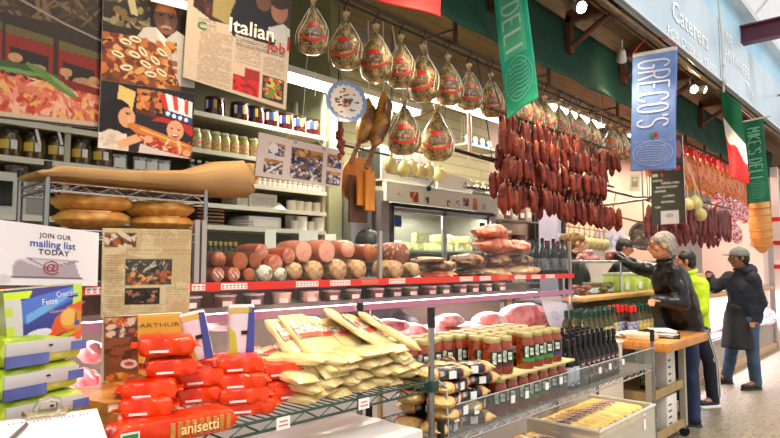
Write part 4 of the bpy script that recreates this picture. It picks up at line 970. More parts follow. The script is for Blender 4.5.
# green rack
GX0,GX1,GY0,GY1,GZ=.12,1.872,1.5,1.9,1.09
t=thing('wire_rack','green wire rack holding biscuits and dry spaghetti bags','rack',(GX0,GY0,0))
for z in (GZ,.62,.12): wire_shelf(0,GX1-GX0-.02,0,.4,z,GREENWIRE,t)
for x,y in ((0,0),(0,.4)): rack_post(x,y,1.35,t,mat('green_post',(26,54,46),.35))
for x,y in ((GX1-GX0,0),(GX1-GX0,.4)): rack_post(x,y,1.35,t)
for z in (GZ,): MB().box((GX1-GX0,0,z-.016),(.045,.045,.045),bev=.006).build('corner_collar',GREENWIRE,t)
for a,c in ((276,291),(358,370),(470,482)):
    if a>430: continue
    p=at((a+c)/2,GZ and (398+ (291-a)*.23),Y=1.488)
    x=p.x-GX0; w=.045; z=GZ-.018
    b=MB(); b.box((x,-.012,z),(.05,.003,.036)); b.mat(1); b.box((x,-.0138,z+.006),(.03,.001,.004)); b.box((x,-.0138,z-.006),(.036,.001,.004)); b.build('price_label',[WHITEP,MATS['faint_red']],t,smooth=False)
# chrome rack
RX0,RX1,RY0,RY1,RZ=1.9,4.30,1.5,1.9,.855
t=thing('wire_rack','chrome wire rack holding sauce jars and dark bottles','rack',(RX0,RY0,0))
for z in (RZ,.36): wire_shelf(.02,RX1-RX0,0,.4,z,CHROME,t)
for x,y in ((.03,0),(.03,.4),(RX1-RX0,.4)): rack_post(x,y,.9,t)
o=rack_post(RX1-RX0,0,1.07,t)
b=MB(); b.tube([(.07,-.006,RZ+.0),(.06,-.006,RZ+.20),(.045,.02,RZ+.225),(.03,.06,RZ+.225)],.006,8); b.build('end_loop',CHROME,t)
# acrylic front lips
for i,(xa,xb) in enumerate(((1.97,3.25),(3.27,4.28))):
    g=thing('acrylic_guard',('long' if i==0 else 'short')+' clear acrylic guard along the front of the chrome rack','guard',(xa,1.486,RZ))
    L=xb-xa
    b=MB(); b.box((L/2,0,.062),(L,.003,.124)); b.box((L/2,.05,.003),(L,.1,.003)); b.box((.0015,.06,.062),(.003,.12,.124)); b.box((L-.0015,.06,.062),(.003,.12,.124)); b.build('panel',PLEX,g,smooth=False)
    MB().box((L/2,0,.125),(L,.004,.003)).build('edge',mat('acrylic_edge',(214,220,216),.2),g,smooth=False)
    for px in ([450,457,466,477,513,527,547,561] if i==0 else [578,590,600,610,623]):
        py=385-(px-478)*.3; x=at(px,py,Y=1.48).x-xa
        if 0<x<L: MB().box((x,-.004,.085+.01*math.sin(px)),(.032,.003,.034)).build('price_label',WHITEP,g,smooth=False)
# ---- sauce jars
SAUCE=mat('tomato_sauce',(122,42,10),.12,col2=[(146,54,16),(96,28,6)],scale=22,coat=.5)
SJL=[mat('sauce_label_dark',(28,36,30),.5),mat('sauce_label_figure',(236,236,224),.5,col2=(120,150,120),scale=50)]
GOLD=mat('jar_gold_lid',(196,184,124),.28,.55)
def saucejar(bm,nm):
    t=thing('sauce_jar','x','jar'); r,h=.044,.172
    MB().lathe([(r*.9,0),(r,.006),(r*1.01,.03),(r,.125),(r*.86,.142),(r*.80,.15)],22).build('glass',SAUCE,t)
    b=MB(); b.lathe([(r*.84,.148),(r*.88,.15),(r*.89,.168),(r*.84,.172),(.001,.172)],22); b.build('lid',GOLD,t)
    def lab(a0,a1,z0,z1,m,name,par,off=1.02):
        b=MB(); R=r*off; K=9; vs=[];fs=[]
        for k in range(K):
            a=math.radians(a0+(a1-a0)*k/(K-1)-90)
            vs+=[(R*math.cos(a),R*math.sin(a),z0),(R*math.cos(a),R*math.sin(a),z1),(r*.98*math.cos(a),r*.98*math.sin(a),z1),(r*.98*math.cos(a),r*.98*math.sin(a),z0)]
        for k in range(K-1):
            for j in range(4): fs.append((k*4+j,(k+1)*4+j,(k+1)*4+(j+1)%4,k*4+(j+1)%4))
        fs+=[(0,1,2,3),tuple((K-1)*4+j for j in (3,2,1,0))]; b.add(vs,fs); return b.build(name,m,par)
    l=lab(-48,48,.036,.112,SJL[0],'jar_label',t); lab(-48,48,.036,.052,bm,'colour_band',l,1.035)
    lab(-30,-8,.056,.108,SJL[1],'printed_figure',l,1.035); lab(2,32,.066,.100,SJL[1],'printed_figure',l,1.035)
    return Proto(t)
SJ=[saucejar(mat('band_green',(44,140,60),.4),'green'),saucejar(mat('band_blue',(50,56,120),.4),'blue'),saucejar(mat('band_maroon',(96,30,30),.4),'maroon')]
BN=['green','blue','maroon']
BZ=1.028
tb=thing('display_board','pale wooden board carrying the upper tier of sauce jars','board',(2.36,1.5,RZ+.172)); MB().box((.37,.21,.0065),(.74,.44,.012),bev=.003).build('board',mat('pale_plywood',(226,204,150),.55,col2=(210,186,130),scale=6,stretch=(2,14,2)),tb)
ordi=nm+['nineteenth','twentieth']
# lower tier
xs=[2.42+k*.1 for k in range(7)]
for r_,y in enumerate((1.548,1.648,1.748,1.85)):
    for k,x in enumerate(xs):
        kd=(0 if k in(3,4) else 2 if k<3 else 1 if k<7 else 2)
        SJ[kd].put((x,y,RZ+.004),FACE+RNG.uniform(-.2,.2),'%s banded jar under the board, front row %s, %s from left'%(BN[kd],('one','two','three','four')[r_],ordi[k]),'sauce jars under the pale board')
for r_,y in enumerate((1.545,1.641,1.737,1.833,1.908)):
    if r_==4: continue
    for k in range(12):
        x=2.375+k*.098+.02*(r_%2)
        if x>3.04: continue
        if r_==0 and k==2: continue
        kd=(2 if k<3 else 0 if k in (3,4,5) else 1 )
        SJ[kd].put((x,y,BZ+.013),FACE+RNG.uniform(-.25,.25),'%s banded jar on the board, front row %s, %s from left'%(BN[kd],('one','two','three','four')[r_],ordi[k]),'sauce jars on top of the pale board')
# extra jars behind the pasta packets, standing on the shelf pile
tb2=thing('display_board','short pale board behind the black pasta packets','board',(1.98,1.68,RZ+.172)); MB().box((.18,.12,.0065),(.36,.24,.012)).build('board',MATS['pale_plywood'],tb2)
for a in (.02,.34):
    for c in (.02,.22): MB().box((a,c,-.084),(.02,.02,.165)).build('leg',MATS['pale_plywood'],tb2)
for r_,y in enumerate((1.745,1.845)):
    for k in range(4):
        SJ[2].put((2.02+k*.088,y,BZ+.013),FACE,'tomato sauce jar behind the black pasta packets, %s row, %s from left'%(('front','rear')[r_],nm[k]),'sauce jars behind the pasta packets')
# ---- black banded pasta packets
PAS=mat('egg_pasta',(214,176,96),.45,col2=[(232,204,140),(176,128,60)],scale=30,coat=.5,bump=.5)
PBK=mat('packet_black',(30,28,36),.3,coat=.5,col2=[(24,22,28),(30,28,36),(210,205,200)],scale=26,ramp=(.3,.75)); PRD=mat('packet_red_edge',(190,56,40),.4)
def packet():
    t=thing('pasta_packet','x','pasta packet'); L,W,H=.24,.12,.055
    def prof(u): e=abs(2*u-1); return (1-e**6)**.5
    def surf(x0,x1,k=1.0):
        b=MB(); n=8; m=14; vs=[];fs=[]
        for i in range(n):
            u=x0+(x1-x0)*i/(n-1); s=max(.08,prof(u))
            for j in range(m):
                a=2*PI*j/m; ca,sa=math.cos(a),math.sin(a)
                y=math.copysign(abs(ca)**.7,ca)*W/2*(.75+.25*s)*k; z=H/2+math.copysign(abs(sa)**.8,sa)*H/2*s*k*(1+.07*math.sin(u*25+j))
                vs.append(((u-.5)*L,y,z))
        for i in range(n-1):
            for j in range(m): fs.append((i*m+j,i*m+(j+1)%m,(i+1)*m+(j+1)%m,(i+1)*m+j))
        fs.append(tuple(range(m-1,-1,-1))); fs.append(tuple((n-1)*m+j for j in range(m))); return b.add(vs,fs)
    surf(0,1).build('pasta_bag',PAS,t); w=surf(.24,.72,1.04).build('wrapper_band',PBK,t)
    surf(.23,.25,1.06).build('red_edge',PRD,w); surf(.71,.73,1.06).build('red_edge',PRD,w)
    b=MB(); b.box((.0,-W/2*1.04,H/2),(.035,.004,.03)); b.build('white_patch',WHITEP,w,smooth=False)
    return Proto(t)
PK=packet(); rs=random.Random(9); n=0
for lv in range(5):
    for r_,y in enumerate((1.565,1.70)):
        for k in range(2):
            if lv==4 and r_==1: pass
            x=2.02+.17*k+(.05 if lv%2 else 0); 
            n+=1
            PK.put((x+rs.uniform(-.02,.02),y+rs.uniform(-.01,.01),RZ+.004+lv*.053),PI/2*0+rs.choice([1,-1])*rs.uniform(.15,.5),'black banded yellow pasta packet, layer %d from the bottom, %s %s of its layer'%(lv+1,('front','rear')[r_],('left','right')[k]),'pasta packets piled at the left of the chrome rack')
# move rear packets down is fine: they sit in front of the little board
# ---- dark vinegar bottles
VB=bottle('vinegar_bottle',.030,.285,mat('vinegar_glass',(14,10,10),.15,coat=.1,spec=.3),mat('vinegar_cap',(20,22,28),.3),mat('vinegar_label',(196,186,184),.5,col2=[(96,34,40),(60,30,36),(210,204,200)],scale=28),neckr=.36,lz=(.1,.5))
VB2=bottle('vinegar_bottle',.030,.27,mat('vinegar_glass',(18,14,14)),mat('vinegar_cap',(20,22,28)),mat('blue_band_label',(206,210,222),.5,col2=[(50,84,150),(220,224,228)],scale=12,ramp=(.45,.55)),neckr=.36,lz=(.08,.45))
for r_,y in enumerate((1.56,1.645,1.73,1.815)):
    for k in range(11):
        x=3.16+k*.07
        if x>3.82: continue
        kd=VB2 if (k<2) else VB
        kd.put((x+.02*(r_%2),y,RZ+.004),FACE+RNG.uniform(-.25,.25),'%s vinegar bottle on the rack, row %s, %s from left'%('blue labelled' if k<2 else 'dark red labelled',('one','two','three','four')[r_],nm[k]),'vinegar bottles on the chrome rack')
# ---- lower shelf: wicker basket, translucent tub, spaghetti
SPG=mat('spaghetti_yellow',(226,186,90),.4,col2=[(240,208,120),(206,158,60)],scale=7,stretch=(1,16,16),coat=.3)
FILM=glassmat('cellophane',(250,248,240),gloss=.5,rough=.15,haze=.05)
def spag():
    t=thing('spaghetti_bag','x','spaghetti bag'); L=.36
    b=MB(); rs=random.Random(1)
    vs=[]; 
    b.tube([(-L/2,0,.02),(-L/2+.02,0,.021),(0,0,.023),(L/2-.03,0,.022),(L/2,0,.018)],[.012,.021,.023,.022,.012],10); 
    b.v=[(x,y*1.7,z) for x,y,z in b.v]; b.build('spaghetti',SPG,t)
    b=MB(); b.tube([(-.02,0,.023),(.07,0,.023)],.0245,10); b.v=[(x,y*1.72,z) for x,y,z in b.v]; w=b.build('label_band',mat('spaghetti_band',(90,40,50),.4,col2=[(60,34,40),(214,190,170),(150,40,60)],scale=50),t)
    return Proto(t)
SB=spag()
def crate(name,label,x0,x1,y0,y1,z,h,m,th=.006,rim=.012):
    t=thing(name,label,'basket' if 'basket' in name else 'tub',(x0,y0,z)); L,D=x1-x0,y1-y0
    b=MB(); b.box((L/2,D/2,th/2),(L-.02,D-.02,th)); 
    b.box((L/2,th/2,h/2),(L,th,h)); b.box((L/2,D-th/2,h/2),(L,th,h)); b.box((th/2,D/2,h/2),(th,D,h)); b.box((L-th/2,D/2,h/2),(th,D,h)); b.build('body',m,t,smooth=False)
    r=MB(); r.box((L/2,0,h),(L+.02,rim,rim)); r.box((L/2,D,h),(L+.02,rim,rim)); r.box((0,D/2,h),(rim,D,rim)); r.box((L,D/2,h),(rim,D,rim)); r.build('rim',m if 'basket' in name else mat('tub_rim',(226,224,214),.3),t,smooth=False)
    return t
TUB=crate('plastic_tub','translucent white tub full of spaghetti bags on the bottom rack level',3.34,4.22,1.47,1.93,.365,.245,glassmat('tub_plastic',(244,242,232),gloss=.3,rough=.2,haze=.32))
b=MB(); b.box((.68,-.004,.17),(.035,.003,.10)); b.mat(1); b.box((.68,-.006,.20),(.018,.001,.02)); b.build('tub_label',[WHITEP,REDT],TUB,smooth=False,label='white sticker with a red mark')
crate('wicker_basket','brown wicker basket of spaghetti bags beside the plastic tub',1.98,3.28,1.48,1.92,.365,.15,mat('wicker',(176,120,66),.6,col2=(120,74,38),scale=50,stretch=(1,1,4),bump=.6),th=.012,rim=.026)
rs=random.Random(12); n=0
for lv in range(4):
    for k in range(15):
        n+=1; SB.put((2.06+k*.082+rs.uniform(-.01,.01),1.70+rs.uniform(-.01,.01),.385+lv*.045),(0,0,PI/2*.9+rs.uniform(-.12,.12)),'yellow spaghetti bag in the wicker basket, layer %d from the bottom, %s from left'%(lv+1,nm[k]),'spaghetti bags in the wicker basket')
for lv in range(4):
    for k in range(10):
        SB.put((3.44+k*.076+rs.uniform(-.01,.01),1.70+rs.uniform(-.01,.01),.40+lv*.056),(0,0,PI/2+rs.uniform(-.1,.1)),'yellow spaghetti bag in the plastic tub, layer %d from the bottom, %s from left'%(lv+1,nm[k]),'spaghetti bags in the plastic tub')
# ---- boxes under the green rack
CARD=mat('white_carton2',(226,222,216),.6,col2=(214,206,198),scale=3)
t=thing('carton','white carton with a small blue round mark under the green rack','carton',(1.40,1.42,.655)); MB().box((.0,.2,.15),(.62,.42,.30),bev=.004).build('box',CARD,t); 
b=MB(); b.box((.0,.2,.3015),(.62,.05,.002)); b.build('tape',mat('tape',(206,196,176),.3),t,smooth=False)
b=MB(); b.ell((.24,-.011,.12),(.02,.002,.02),12,6); b.box((.24,-.012,.09),(.05,.002,.008)); b.build('printed_mark',mat('mark_blue',(60,80,150),.5),t)
t=thing('carton','open white carton with printed letters at the bottom left under the green rack','carton',(.90,1.42,.655)); MB().box((0,.2,.14),(.36,.42,.28),bev=.004).build('box',CARD,t)
b=MB(); b.text('M 6 CON',lambda u,v:Vector((u,-.012,v)),-.16,.2,.07,-.07,'LEFT',.0); b.build('letters',mat('teal_print',(30,90,80),.5),t,smooth=False)
t=thing('carton','low white carton on the lowest rack level','carton',(1.5,1.42,.155)); MB().box((-.3,.2,.2),(1.0,.42,.4),bev=.004).build('box',CARD,t)
# ================= goods on the green rack
ZS=GZ+.006
FOIL=mat('red_foil',(214,34,4),.25,coat=.1,spec=.3,bump=.7,scale=12,col2=(236,70,14)); 
def pillow(L,W,H,wr=.12,seed=0,n=20,m=18,ex=.35):
    b=MB(); vs=[];fs=[]
    for i in range(n):
        u=i/(n-1); e=abs(2*u-1); s=(1-e**14)**.5; s=max(s,.05)
        for j in range(m):
            a=2*PI*j/m; ca,sa=math.cos(a),math.sin(a)
            y=math.copysign(abs(ca)**ex,ca)*W/2*(.92+.08*s); z=math.copysign(abs(sa)**(ex+.1),sa)*H/2*s
            w_=1+wr*noise.noise(Vector((u*7+seed,math.cos(a)*2,math.sin(a)*2)))
            vs.append(((u-.5)*L,y*w_,H/2+z*w_))
    for i in range(n-1):
        for j in range(m): fs.append((i*m+j,i*m+(j+1)%m,(i+1)*m+(j+1)%m,(i+1)*m+j))
    fs.append(tuple(range(m-1,-1,-1))); fs.append(tuple((n-1)*m+j for j in range(m)))
    b.add(vs,fs)
    return b
def redpack(seed):
    t=thing('red_biscuit_pack','x','biscuit pack'); L,W,H=.155,.13,.054
    pillow(L,W,H,.09,seed).build('wrapper',FOIL,t)
    for s in (-1,1):
        b=MB(); pts=[]; 
        b.grid(lambda u,v:Vector((s*(L/2-.006+.022*v),(u-.5)*W*.9,H/2+.004*math.sin(u*22)*v)),14,3); o=b.build('crimped_end',FOIL,t); md=o.modifiers.new('s','SOLIDIFY'); md.thickness=.002
    b=MB(); b.box((-.02,-W/2*1.0-.001,H*.3),(.05,.002,.006)); b.build('barcode_strip',WHITEP,t,smooth=False)
    return Proto(t)
RP=[redpack(1),redpack(4)]
TOAST=mat('toast',(206,140,60),.6,col2=(176,106,40),scale=30)
# anisette pack with clear window, at the very front
def anis(loc,rot,label):
    t=thing('anisette_pack',label,'biscuit pack',loc,rot); L,W,H=.33,.11,.062
    pillow(L,W,H,.05,7).build('wrapper',FOIL,t)
    b=MB()
    for k in range(9): b.box((-.02+k*.019,-W/2-.001,H/2),(.013,.008,.038),bev=.003)
    w=b.build('toasts_window',TOAST,t)
    b=MB(); b.box((-.125,-W/2-.002,H/2),(.045,.004,.03)); b.build('maker_mark',mat('mark_white',(240,230,220),.4),t,smooth=False)
    b=MB(); b.box((-.125,-W/2-.005,H/2+.006),(.036,.003,.01)); b.build('maker_stripe',mat('mark_green',(30,130,70),.4),t,smooth=False)
    b=MB(); b.text('anisetti',lambda u,v:Vector((u,-W/2-.008,v)),.0,H*.5,.036,-.04,'LEFT',.015); b.build('lettering',mat('letter_cream',(255,214,150),.4),t,smooth=False)
    return t
anis((.80,1.515,ZS),-.10,'long orange red anisetti pack with clear toast window at the front')
k=0
def rp(px0,px1,pyb,Y,rot,lb,tilt=0,cream=False):
    global k; p=at((px0+px1)/2,pyb,Y=Y); p.z=max(p.z,ZS); v=p-EYE; d=v.dot(FW); ang=math.atan2(v.y,v.x)
    sc=((px1-px0)*d/F)/.155
    r=RP[k%2].put(p,(tilt,0,rot),lb,'red biscuit packs on the green rack',scale=(sc,sc,1.0)); k+=1
for a in ((124,176,398,1.60,-.5,'red biscuit pack at the left, third from the top before the cookbook'),(121,172,415,1.58,-.5,'red biscuit pack lying at the left directly above the anisetti pack'),
 (175,221,385,1.66,-.35,'red biscuit pack in the second stack, just right of the leftmost stack, upper'),(173,219,402,1.66,-.35,'red biscuit pack in the second stack, lower one'),
 (146,194,375,1.62,-.4,'red biscuit pack directly below the topmost one'),(139,193,354,1.62,-.45,'topmost red biscuit pack leaning over the yellow cookbook'),
 (217,262,372,1.62,-.5,'red biscuit pack on top of the third stack under the upright packet'),(216,264,388,1.61,-.5,'red biscuit pack second from the top of the third stack'),(217,266,402,1.60,-.45,'red biscuit pack third from the top of the third stack'),(221,273,416,1.60,-.5,'red biscuit pack at the foot of the third stack'),
 (257,296,377,1.68,-.3,'red and cream pack on top of the stack beside the spaghetti'),(261,302,394,1.67,-.3,'red biscuit pack in the middle of the stack beside the spaghetti'),(266,307,408,1.66,-.3,'red biscuit pack at the foot of the stack beside the spaghetti'),
 (180,222,372,1.80,-.4,'red biscuit pack behind the second stack under the leaning packet')):
    rp(*a)
# white blue packets standing on top of the red ones
def uprightpack(label,l,t_,r,b_,Y,rz,tilt):
    p=at((l+r)/2,b_,Y=Y); q=at((l+r)/2,t_,Y=Y); h=q.z-p.z; d=(p-EYE).dot(FW); w=(r-l)*d/F
    t=thing('crispbread_packet',label,'biscuit pack',p,(0,tilt,rz)); 
    pillow(h,w,.055,.05,3)
    b=pillow(h,w*.9,.06,.06,3); M=Matrix.Translation((0,.058,h/2))@Matrix.Rotation(PI/2,4,'X')@Matrix.Rotation(PI/2,4,'Z'); b.v=[tuple(M@Vector(v)) for v in b.v]
    b.build('wrapper',mat('packet_white',(232,222,224),.3,coat=.6,col2=(220,200,206),scale=8,bump=.2),t)
    def patch(pts,m,name): 
        bb=MB(); bb.prism([(x*w,z*h) for x,z in pts],'y',-.004,.003); bb.build(name,m,t,smooth=False)
    patch([(.12,.06),(.42,.04),(.42,.95),(.22,.97)],mat('packet_blue',(56,66,150),.3,coat=.4),'blue_side')
    patch([(-.42,.05),(-.12,.05),(-.22,.5),(-.42,.6)],mat('packet_lime',(186,190,50),.35,coat=.3),'lime_corner')
    patch([(-.4,.86),(.3,.86),(.3,.96),(-.4,.96)],mat('packet_gold',(214,180,90),.35),'gold_top')
    bb=MB(); bb.box((.08*w,-.005,h*.5),(.02,.003,.012)); bb.build('ink_mark',BLK,t,smooth=False); return t
uprightpack('white and blue crispbread packet leaning left on the red packs',188,311,216,362,1.66,-.5,-.22)
uprightpack('white and blue crispbread packet standing upright beside the leaning one',227,305,256,360,1.66,-.45,0)
# spaghetti heap
SPG2=mat('spaghetti_pale',(246,222,156),.4,col2=[(255,242,196),(232,198,120),(250,228,166)],scale=7,stretch=(1,16,16),coat=.35,bump=.3)
def spag2(seed):
    t=thing('spaghetti_bag','x','spaghetti bag'); L,W,H=.34,.1,.034
    b=pillow(L,W,H,.18,seed,n=14,m=16,ex=.6); b.build('spaghetti',SPG2,t)
    f=pillow(L*1.0,W*1.08,H*1.25,.2,seed+3,n=14,m=16,ex=.55); f.v=[(x+.005,y,z-.003) for x,y,z in f.v]; f.build('cellophane',FILM,t)
    b=MB(); b.grid(lambda u,v:Vector((-L/2+.01-.07*v,(u-.5)*W*(1-.1*v),H*.5+.03*v+.008*math.sin(u*9+seed)*v)),8,4); o=b.build('loose_end',FILM,t)
    def top(u,v,off=.0): 
        return Vector((u,v,H*1.13+off))
    b=MB(); b.box((-.06,0,H*1.10),(.075,W*.86,.004)); w=b.build('bag_label',mat('bag_label_white',(226,214,200),.5,col2=[(110,70,50),(228,220,206)],scale=45,ramp=(.42,.58)),t,smooth=False)
    b=MB(); b.box((-.035,0,H*1.10+.003),(.02,W*.8,.002)); b.build('red_stripe',mat('stripe_red',(206,60,40),.4),w,smooth=False)
    return Proto(t)
SG=[spag2(2),spag2(8)]
rs=random.Random(5); cnt=0
XA=at(330,405,Y=1.55).x
for lv in range(4):
    nn=(7,7,6,6)[lv]
    for k in range(nn):
        x=1.26+lv*.012+k*(.088); y=1.70+rs.uniform(-.01,.015)
        if x>1.84: continue
        SG[cnt%2].put((x,y,ZS+.004+lv*.036),(rs.uniform(-.06,.06),rs.uniform(.0,.14),-PI/2+.28+rs.uniform(-.28,.28)),'pale spaghetti bag in the heap, layer %d from the bottom, %s from left'%(lv+1,nm[k]),'spaghetti bags heaped on the green rack'); cnt+=1
def baggy(i,rear,front,Yr,Yf,lb):
    a=at(*rear,Y=Yr); c=at(*front,Y=Yf); m_=(a+c)/2; d=(c-a); L=d.length
    x=d.normalized(); z=V_(0,0,1); z=(z-x*z.dot(x)).normalized(); yv=z.cross(x)
    M=Matrix(((x.x,yv.x,z.x),(x.y,yv.y,z.y),(x.z,yv.z,z.z)))
    SG[i%2].put(m_,M.to_euler(),'pale spaghetti bag, '+lb,'spaghetti bags heaped on the green rack',scale=(L/.34,1.3,.9))
V_=lambda *a:Vector(a)
baggy(0,(276,322),(318,380),1.84,1.60,'leftmost of the top bags, sloping down to the front')
baggy(1,(300,322),(352,372),1.84,1.60,'second of the top bags with a brown label')
baggy(1,(322,322),(374,368),1.84,1.60,'third of the top bags lying between two labelled ones')
baggy(0,(322,312),(396,360),1.80,1.60,'highest top bag with a brown and red label')
baggy(1,(288,318),(336,380),1.82,1.57,'top bag lying between the leftmost and the second one')
baggy(0,(340,318),(408,366),1.84,1.56,'top bag just under the highest one at the right')
baggy(1,(356,316),(418,352),1.80,1.62,'rightmost top bag with a red and brown label')
# cookbooks
YC=1.84
cv=Canvas(70,90,(226,170,70))
cv.rect(.0,0,.42,1,(120,74,50)); cv.blobs(0.02,.02,.42,.28,[(190,80,50),(220,190,160),(90,60,50),(210,140,90),(60,70,80)],70,.05,.03); cv.blobs(.02,.28,.42,.62,[(110,60,36),(90,50,30),(140,80,50)],40,.06,.04); cv.ell(.30,.62,.1,.06,(232,200,190)); cv.ell(.30,.62,.06,.03,(190,80,60)); cv.blobs(.02,.72,.42,.98,[(200,120,40),(160,80,30),(220,160,80)],40,.05,.03); cv.ell(.42,.82,.08,.07,(120,110,60))
cv.rect(.43,.02,.99,.03,(240,200,110))
t=thing('cookbook','yellow cookbook with a food photo on its left side standing under the newspaper','book',at(104,394,Y=YC))
c=[at(*q,Y=YC) for q in ((104,317),(181,313),(184,392),(104,394))]
B0=Vector(t.location); c=[p-B0 for p in c]
sheet('cover',cv,c,None,None,th=.004,parent=t,texts=[('ARTHUR',.70,.14,.14,.075,0),('AVENUE',.72,.26,.14,.075,1),('COOKBOOK',.72,.36,.105,.06,1)],mats=[mat('gold_brown_ink',(120,90,40),.5),mat('orange_ink',(230,140,50),.5)])
w=(c[1]-c[0]).x; MB().box((w/2,.017,c[0].z/2),(w,.022,c[0].z-.004)).build('pages',mat('book_pages',(236,222,190),.8),t,smooth=False)
bt=thing('cookbook','x','book'); MB().box((0,0,.012),(.20,.24,.02)).build('pages',MATS['book_pages'],bt,smooth=False); cvb=mat('cover_orange',(206,140,60),.4,col2=(150,80,40),scale=12)
b=MB(); b.box((0,0,.0015),(.21,.25,.003)); b.box((0,0,.0235),(.21,.25,.003)); b.box((-.104,0,.0125),(.003,.25,.025)); b.build('cover',cvb,bt,smooth=False); BT=Proto(bt)
for i in range(4): BT.put((at(112,400,Y=1.62).x+.045,1.70+.01*(i%2),ZS+i*.026),.2+.06*(i%3),'orange covered cookbook lying flat, %s from the bottom of the pile'%nm[i],'cookbooks piled under the standing one')
# fette biscottate packages
PCK=[mat('pack_lime',(190,206,40),.3,coat=.6,col2=[(150,180,40),(214,206,90)],scale=6,bump=.3),mat('pack_grey',(196,186,184),.35,coat=.5,bump=.2),mat('pack_navy',(56,58,120),.3,coat=.6,col2=(90,100,170),scale=5)]
def bigpack():
    t=thing('rusk_pack','x','rusk pack'); L,W,H=.205,.15,.072
    pillow(L,W,H,.05,5).build('wrapper',PCK[0],t)
    b=MB(); b.box((0,-W/2-.001,H*.58),(L*.92,.006,H*.46),bev=.002); b.build('side_print',PCK[1],t)
    b=MB(); b.box((-.045,-W/2-.004,H*.22),(L*.5,.005,H*.36)); b.box((.085,-W/2-.005,H*.5),(L*.2,.005,H*.3)); b.build('navy_print',PCK[2],t,smooth=False)
    b=MB(); b.box((.01,-W/2-.006,H*.62),(.008,.003,.004)); b.build('ink_mark',BLK,t,smooth=False)
    return Proto(t)
BP=bigpack()
p=at(44,412,Y=1.62); X0=at(46,390,Y=1.60).x
for i in range(4):
    BP.put((X0-.03+(.0,.01,-.005,.0)[i],1.66,ZS+.0+i*.072),.28+(.05,-.03,.04,0)[i],'lime and grey rusk pack lying flat, %s from the bottom of the left pile'%nm[i],'rusk packs piled at the left')
# top pack showing its front
cv=Canvas(90,66,(64,66,140))
cv.poly([(0,0),(1,0),(1,.12),(0,.25)],(70,60,130)); cv.poly([(.2,.2),(1,.0),(1,.2),(.2,.6)],(80,110,190)); cv.poly([(.25,.45),(.9,.05),(.9,.16),(.25,.6)],(110,160,215))
cv.rect(0,.12,.2,1,(206,200,190)); cv.rect(0,.3,.09,.45,(196,206,60)); cv.rect(0,.62,.1,.85,(196,210,50)); cv.poly([(.0,.05),(.35,.05),(.3,.16),(.0,.17)],(206,226,40))
cv.poly([(.88,.0),(1,0),(1,.35),(.86,.36)],(190,220,60)); cv.poly([(.5,.9),(.62,.55),(.8,.38),(1,.3),(1,1),(.6,1)],(226,90,40)); cv.ell(.82,.60,.14,.19,(214,150,60)); cv.ell(.80,.58,.11,.15,(232,178,90)); cv.ell(.95,.66,.07,.2,(206,134,50)); cv.ell(.91,.62,.01,.14,(150,80,30)); cv.ell(.93,.7,.04,.05,(70,80,160))
cv.ell(.40,.80,.17,.085,(226,220,222),1,-.12); cv.ell(.31,.86,.05,.05,(40,44,80)); cv.poly([(.5,1),(.62,.88),(.95,.84),(.8,.92),(.6,1)],(150,200,50)); cv.poly([(.52,.92),(.75,.82),(.78,.84),(.55,.96)],(140,60,40))
cv.ell(.87,.19,.08,.045,(40,50,130))
Yp=1.605; B0=at(6,346,Y=Yp)
t=thing('rusk_pack','blue rusk pack with toast picture standing tilted on top of the left pile','rusk pack',B0)
c=[at(*q,Y=Yp)-B0 for q in ((3,291),(82,284),(81,338),(8,350))]
sheet('front_print',cv,c,None,None,th=.004,parent=t,bulge=lambda u,v:.012*math.sin(PI*u)*math.sin(PI*v),texts=[('Fette',.55,.26,.10,.15,0),('Croccanti',.79,.15,.075,.13,0),('Classiche',.64,.44,.055,.07,1)],mats=[mat('pack_letters',(240,224,220),.4),mat('pack_letters2',(240,190,120),.4)],rough=.25)
b=MB(); W=c[1].x
M=None
b=MB(); cc=[v+Vector((0,.003,0)) for v in c]; dd=[v+Vector((0,.075,0)) for v in c]; b.add([tuple(v) for v in cc+dd],[(3,2,1,0),(4,5,6,7),(0,1,5,4),(1,2,6,5),(2,3,7,6),(3,0,4,7)]); b.build('wrapper',PCK[0],t,smooth=False)
# clipboard with sign-up sheet
tl,tr=at(8,382,Z=ZS+.09),at(104,366,Z=ZS+.09)
c=[at(-26,424,Y=1.50),at(97,408,Y=1.54),at(112,452,Y=1.36),at(-30,486,Y=1.33)]
B0=Vector(c[3]); 
t=thing('clipboard','clipboard with a white sign-up sheet leaning low at the front left','clipboard',B0)
cl=[p-B0 for p in c]; q=bil(cl); nn=(cl[1]-cl[0]).cross(cl[3]-cl[0]).normalized(); nn=nn if nn.dot(EYE-B0)>0 else -nn
b=MB(); b.add([tuple(p) for p in cl]+[tuple(p-nn*.006) for p in cl],[(3,2,1,0),(4,5,6,7),(0,1,5,4),(1,2,6,5),(2,3,7,6),(3,0,4,7)]); b.build('board',mat('clip_brown',(176,160,130),.5),t,smooth=False)
b=MB(); fn=lambda u,v: q(u,v)+nn*.003; b.grid(lambda u,v:fn(.01+.98*u,.05+.95*v),8,8); b.mat(1); rs=random.Random(3)
for k in range(22):
    if k%6==5: continue
    b.grid(lambda u,v,k=k,j=rs.uniform(-.01,.01),h=rs.uniform(.012,.03):fn(.24+.032*k+.014*u,.12+j+h*v)+nn*.001,2,2)
b.mat(2)
for k in range(7): b.grid(lambda u,v,k=k:fn(.5+.44*u,.36+.09*k+.006*v)+nn*.001,6,2)
o=b.build('sign_up_sheet',[WHITEP,REDT,mat('pencil_grey',(186,182,190),.6)],t,smooth=False)
b=MB(); cq=lambda u,v,h=0:q(u,v)+nn*h
b.add([tuple(cq(u,v,h)) for h in (.004,.014) for u,v in ((.34,-.02),(.74,-.02),(.70,.10),(.38,.10))],[(3,2,1,0),(4,5,6,7),(0,1,5,4),(1,2,6,5),(2,3,7,6),(3,0,4,7)])
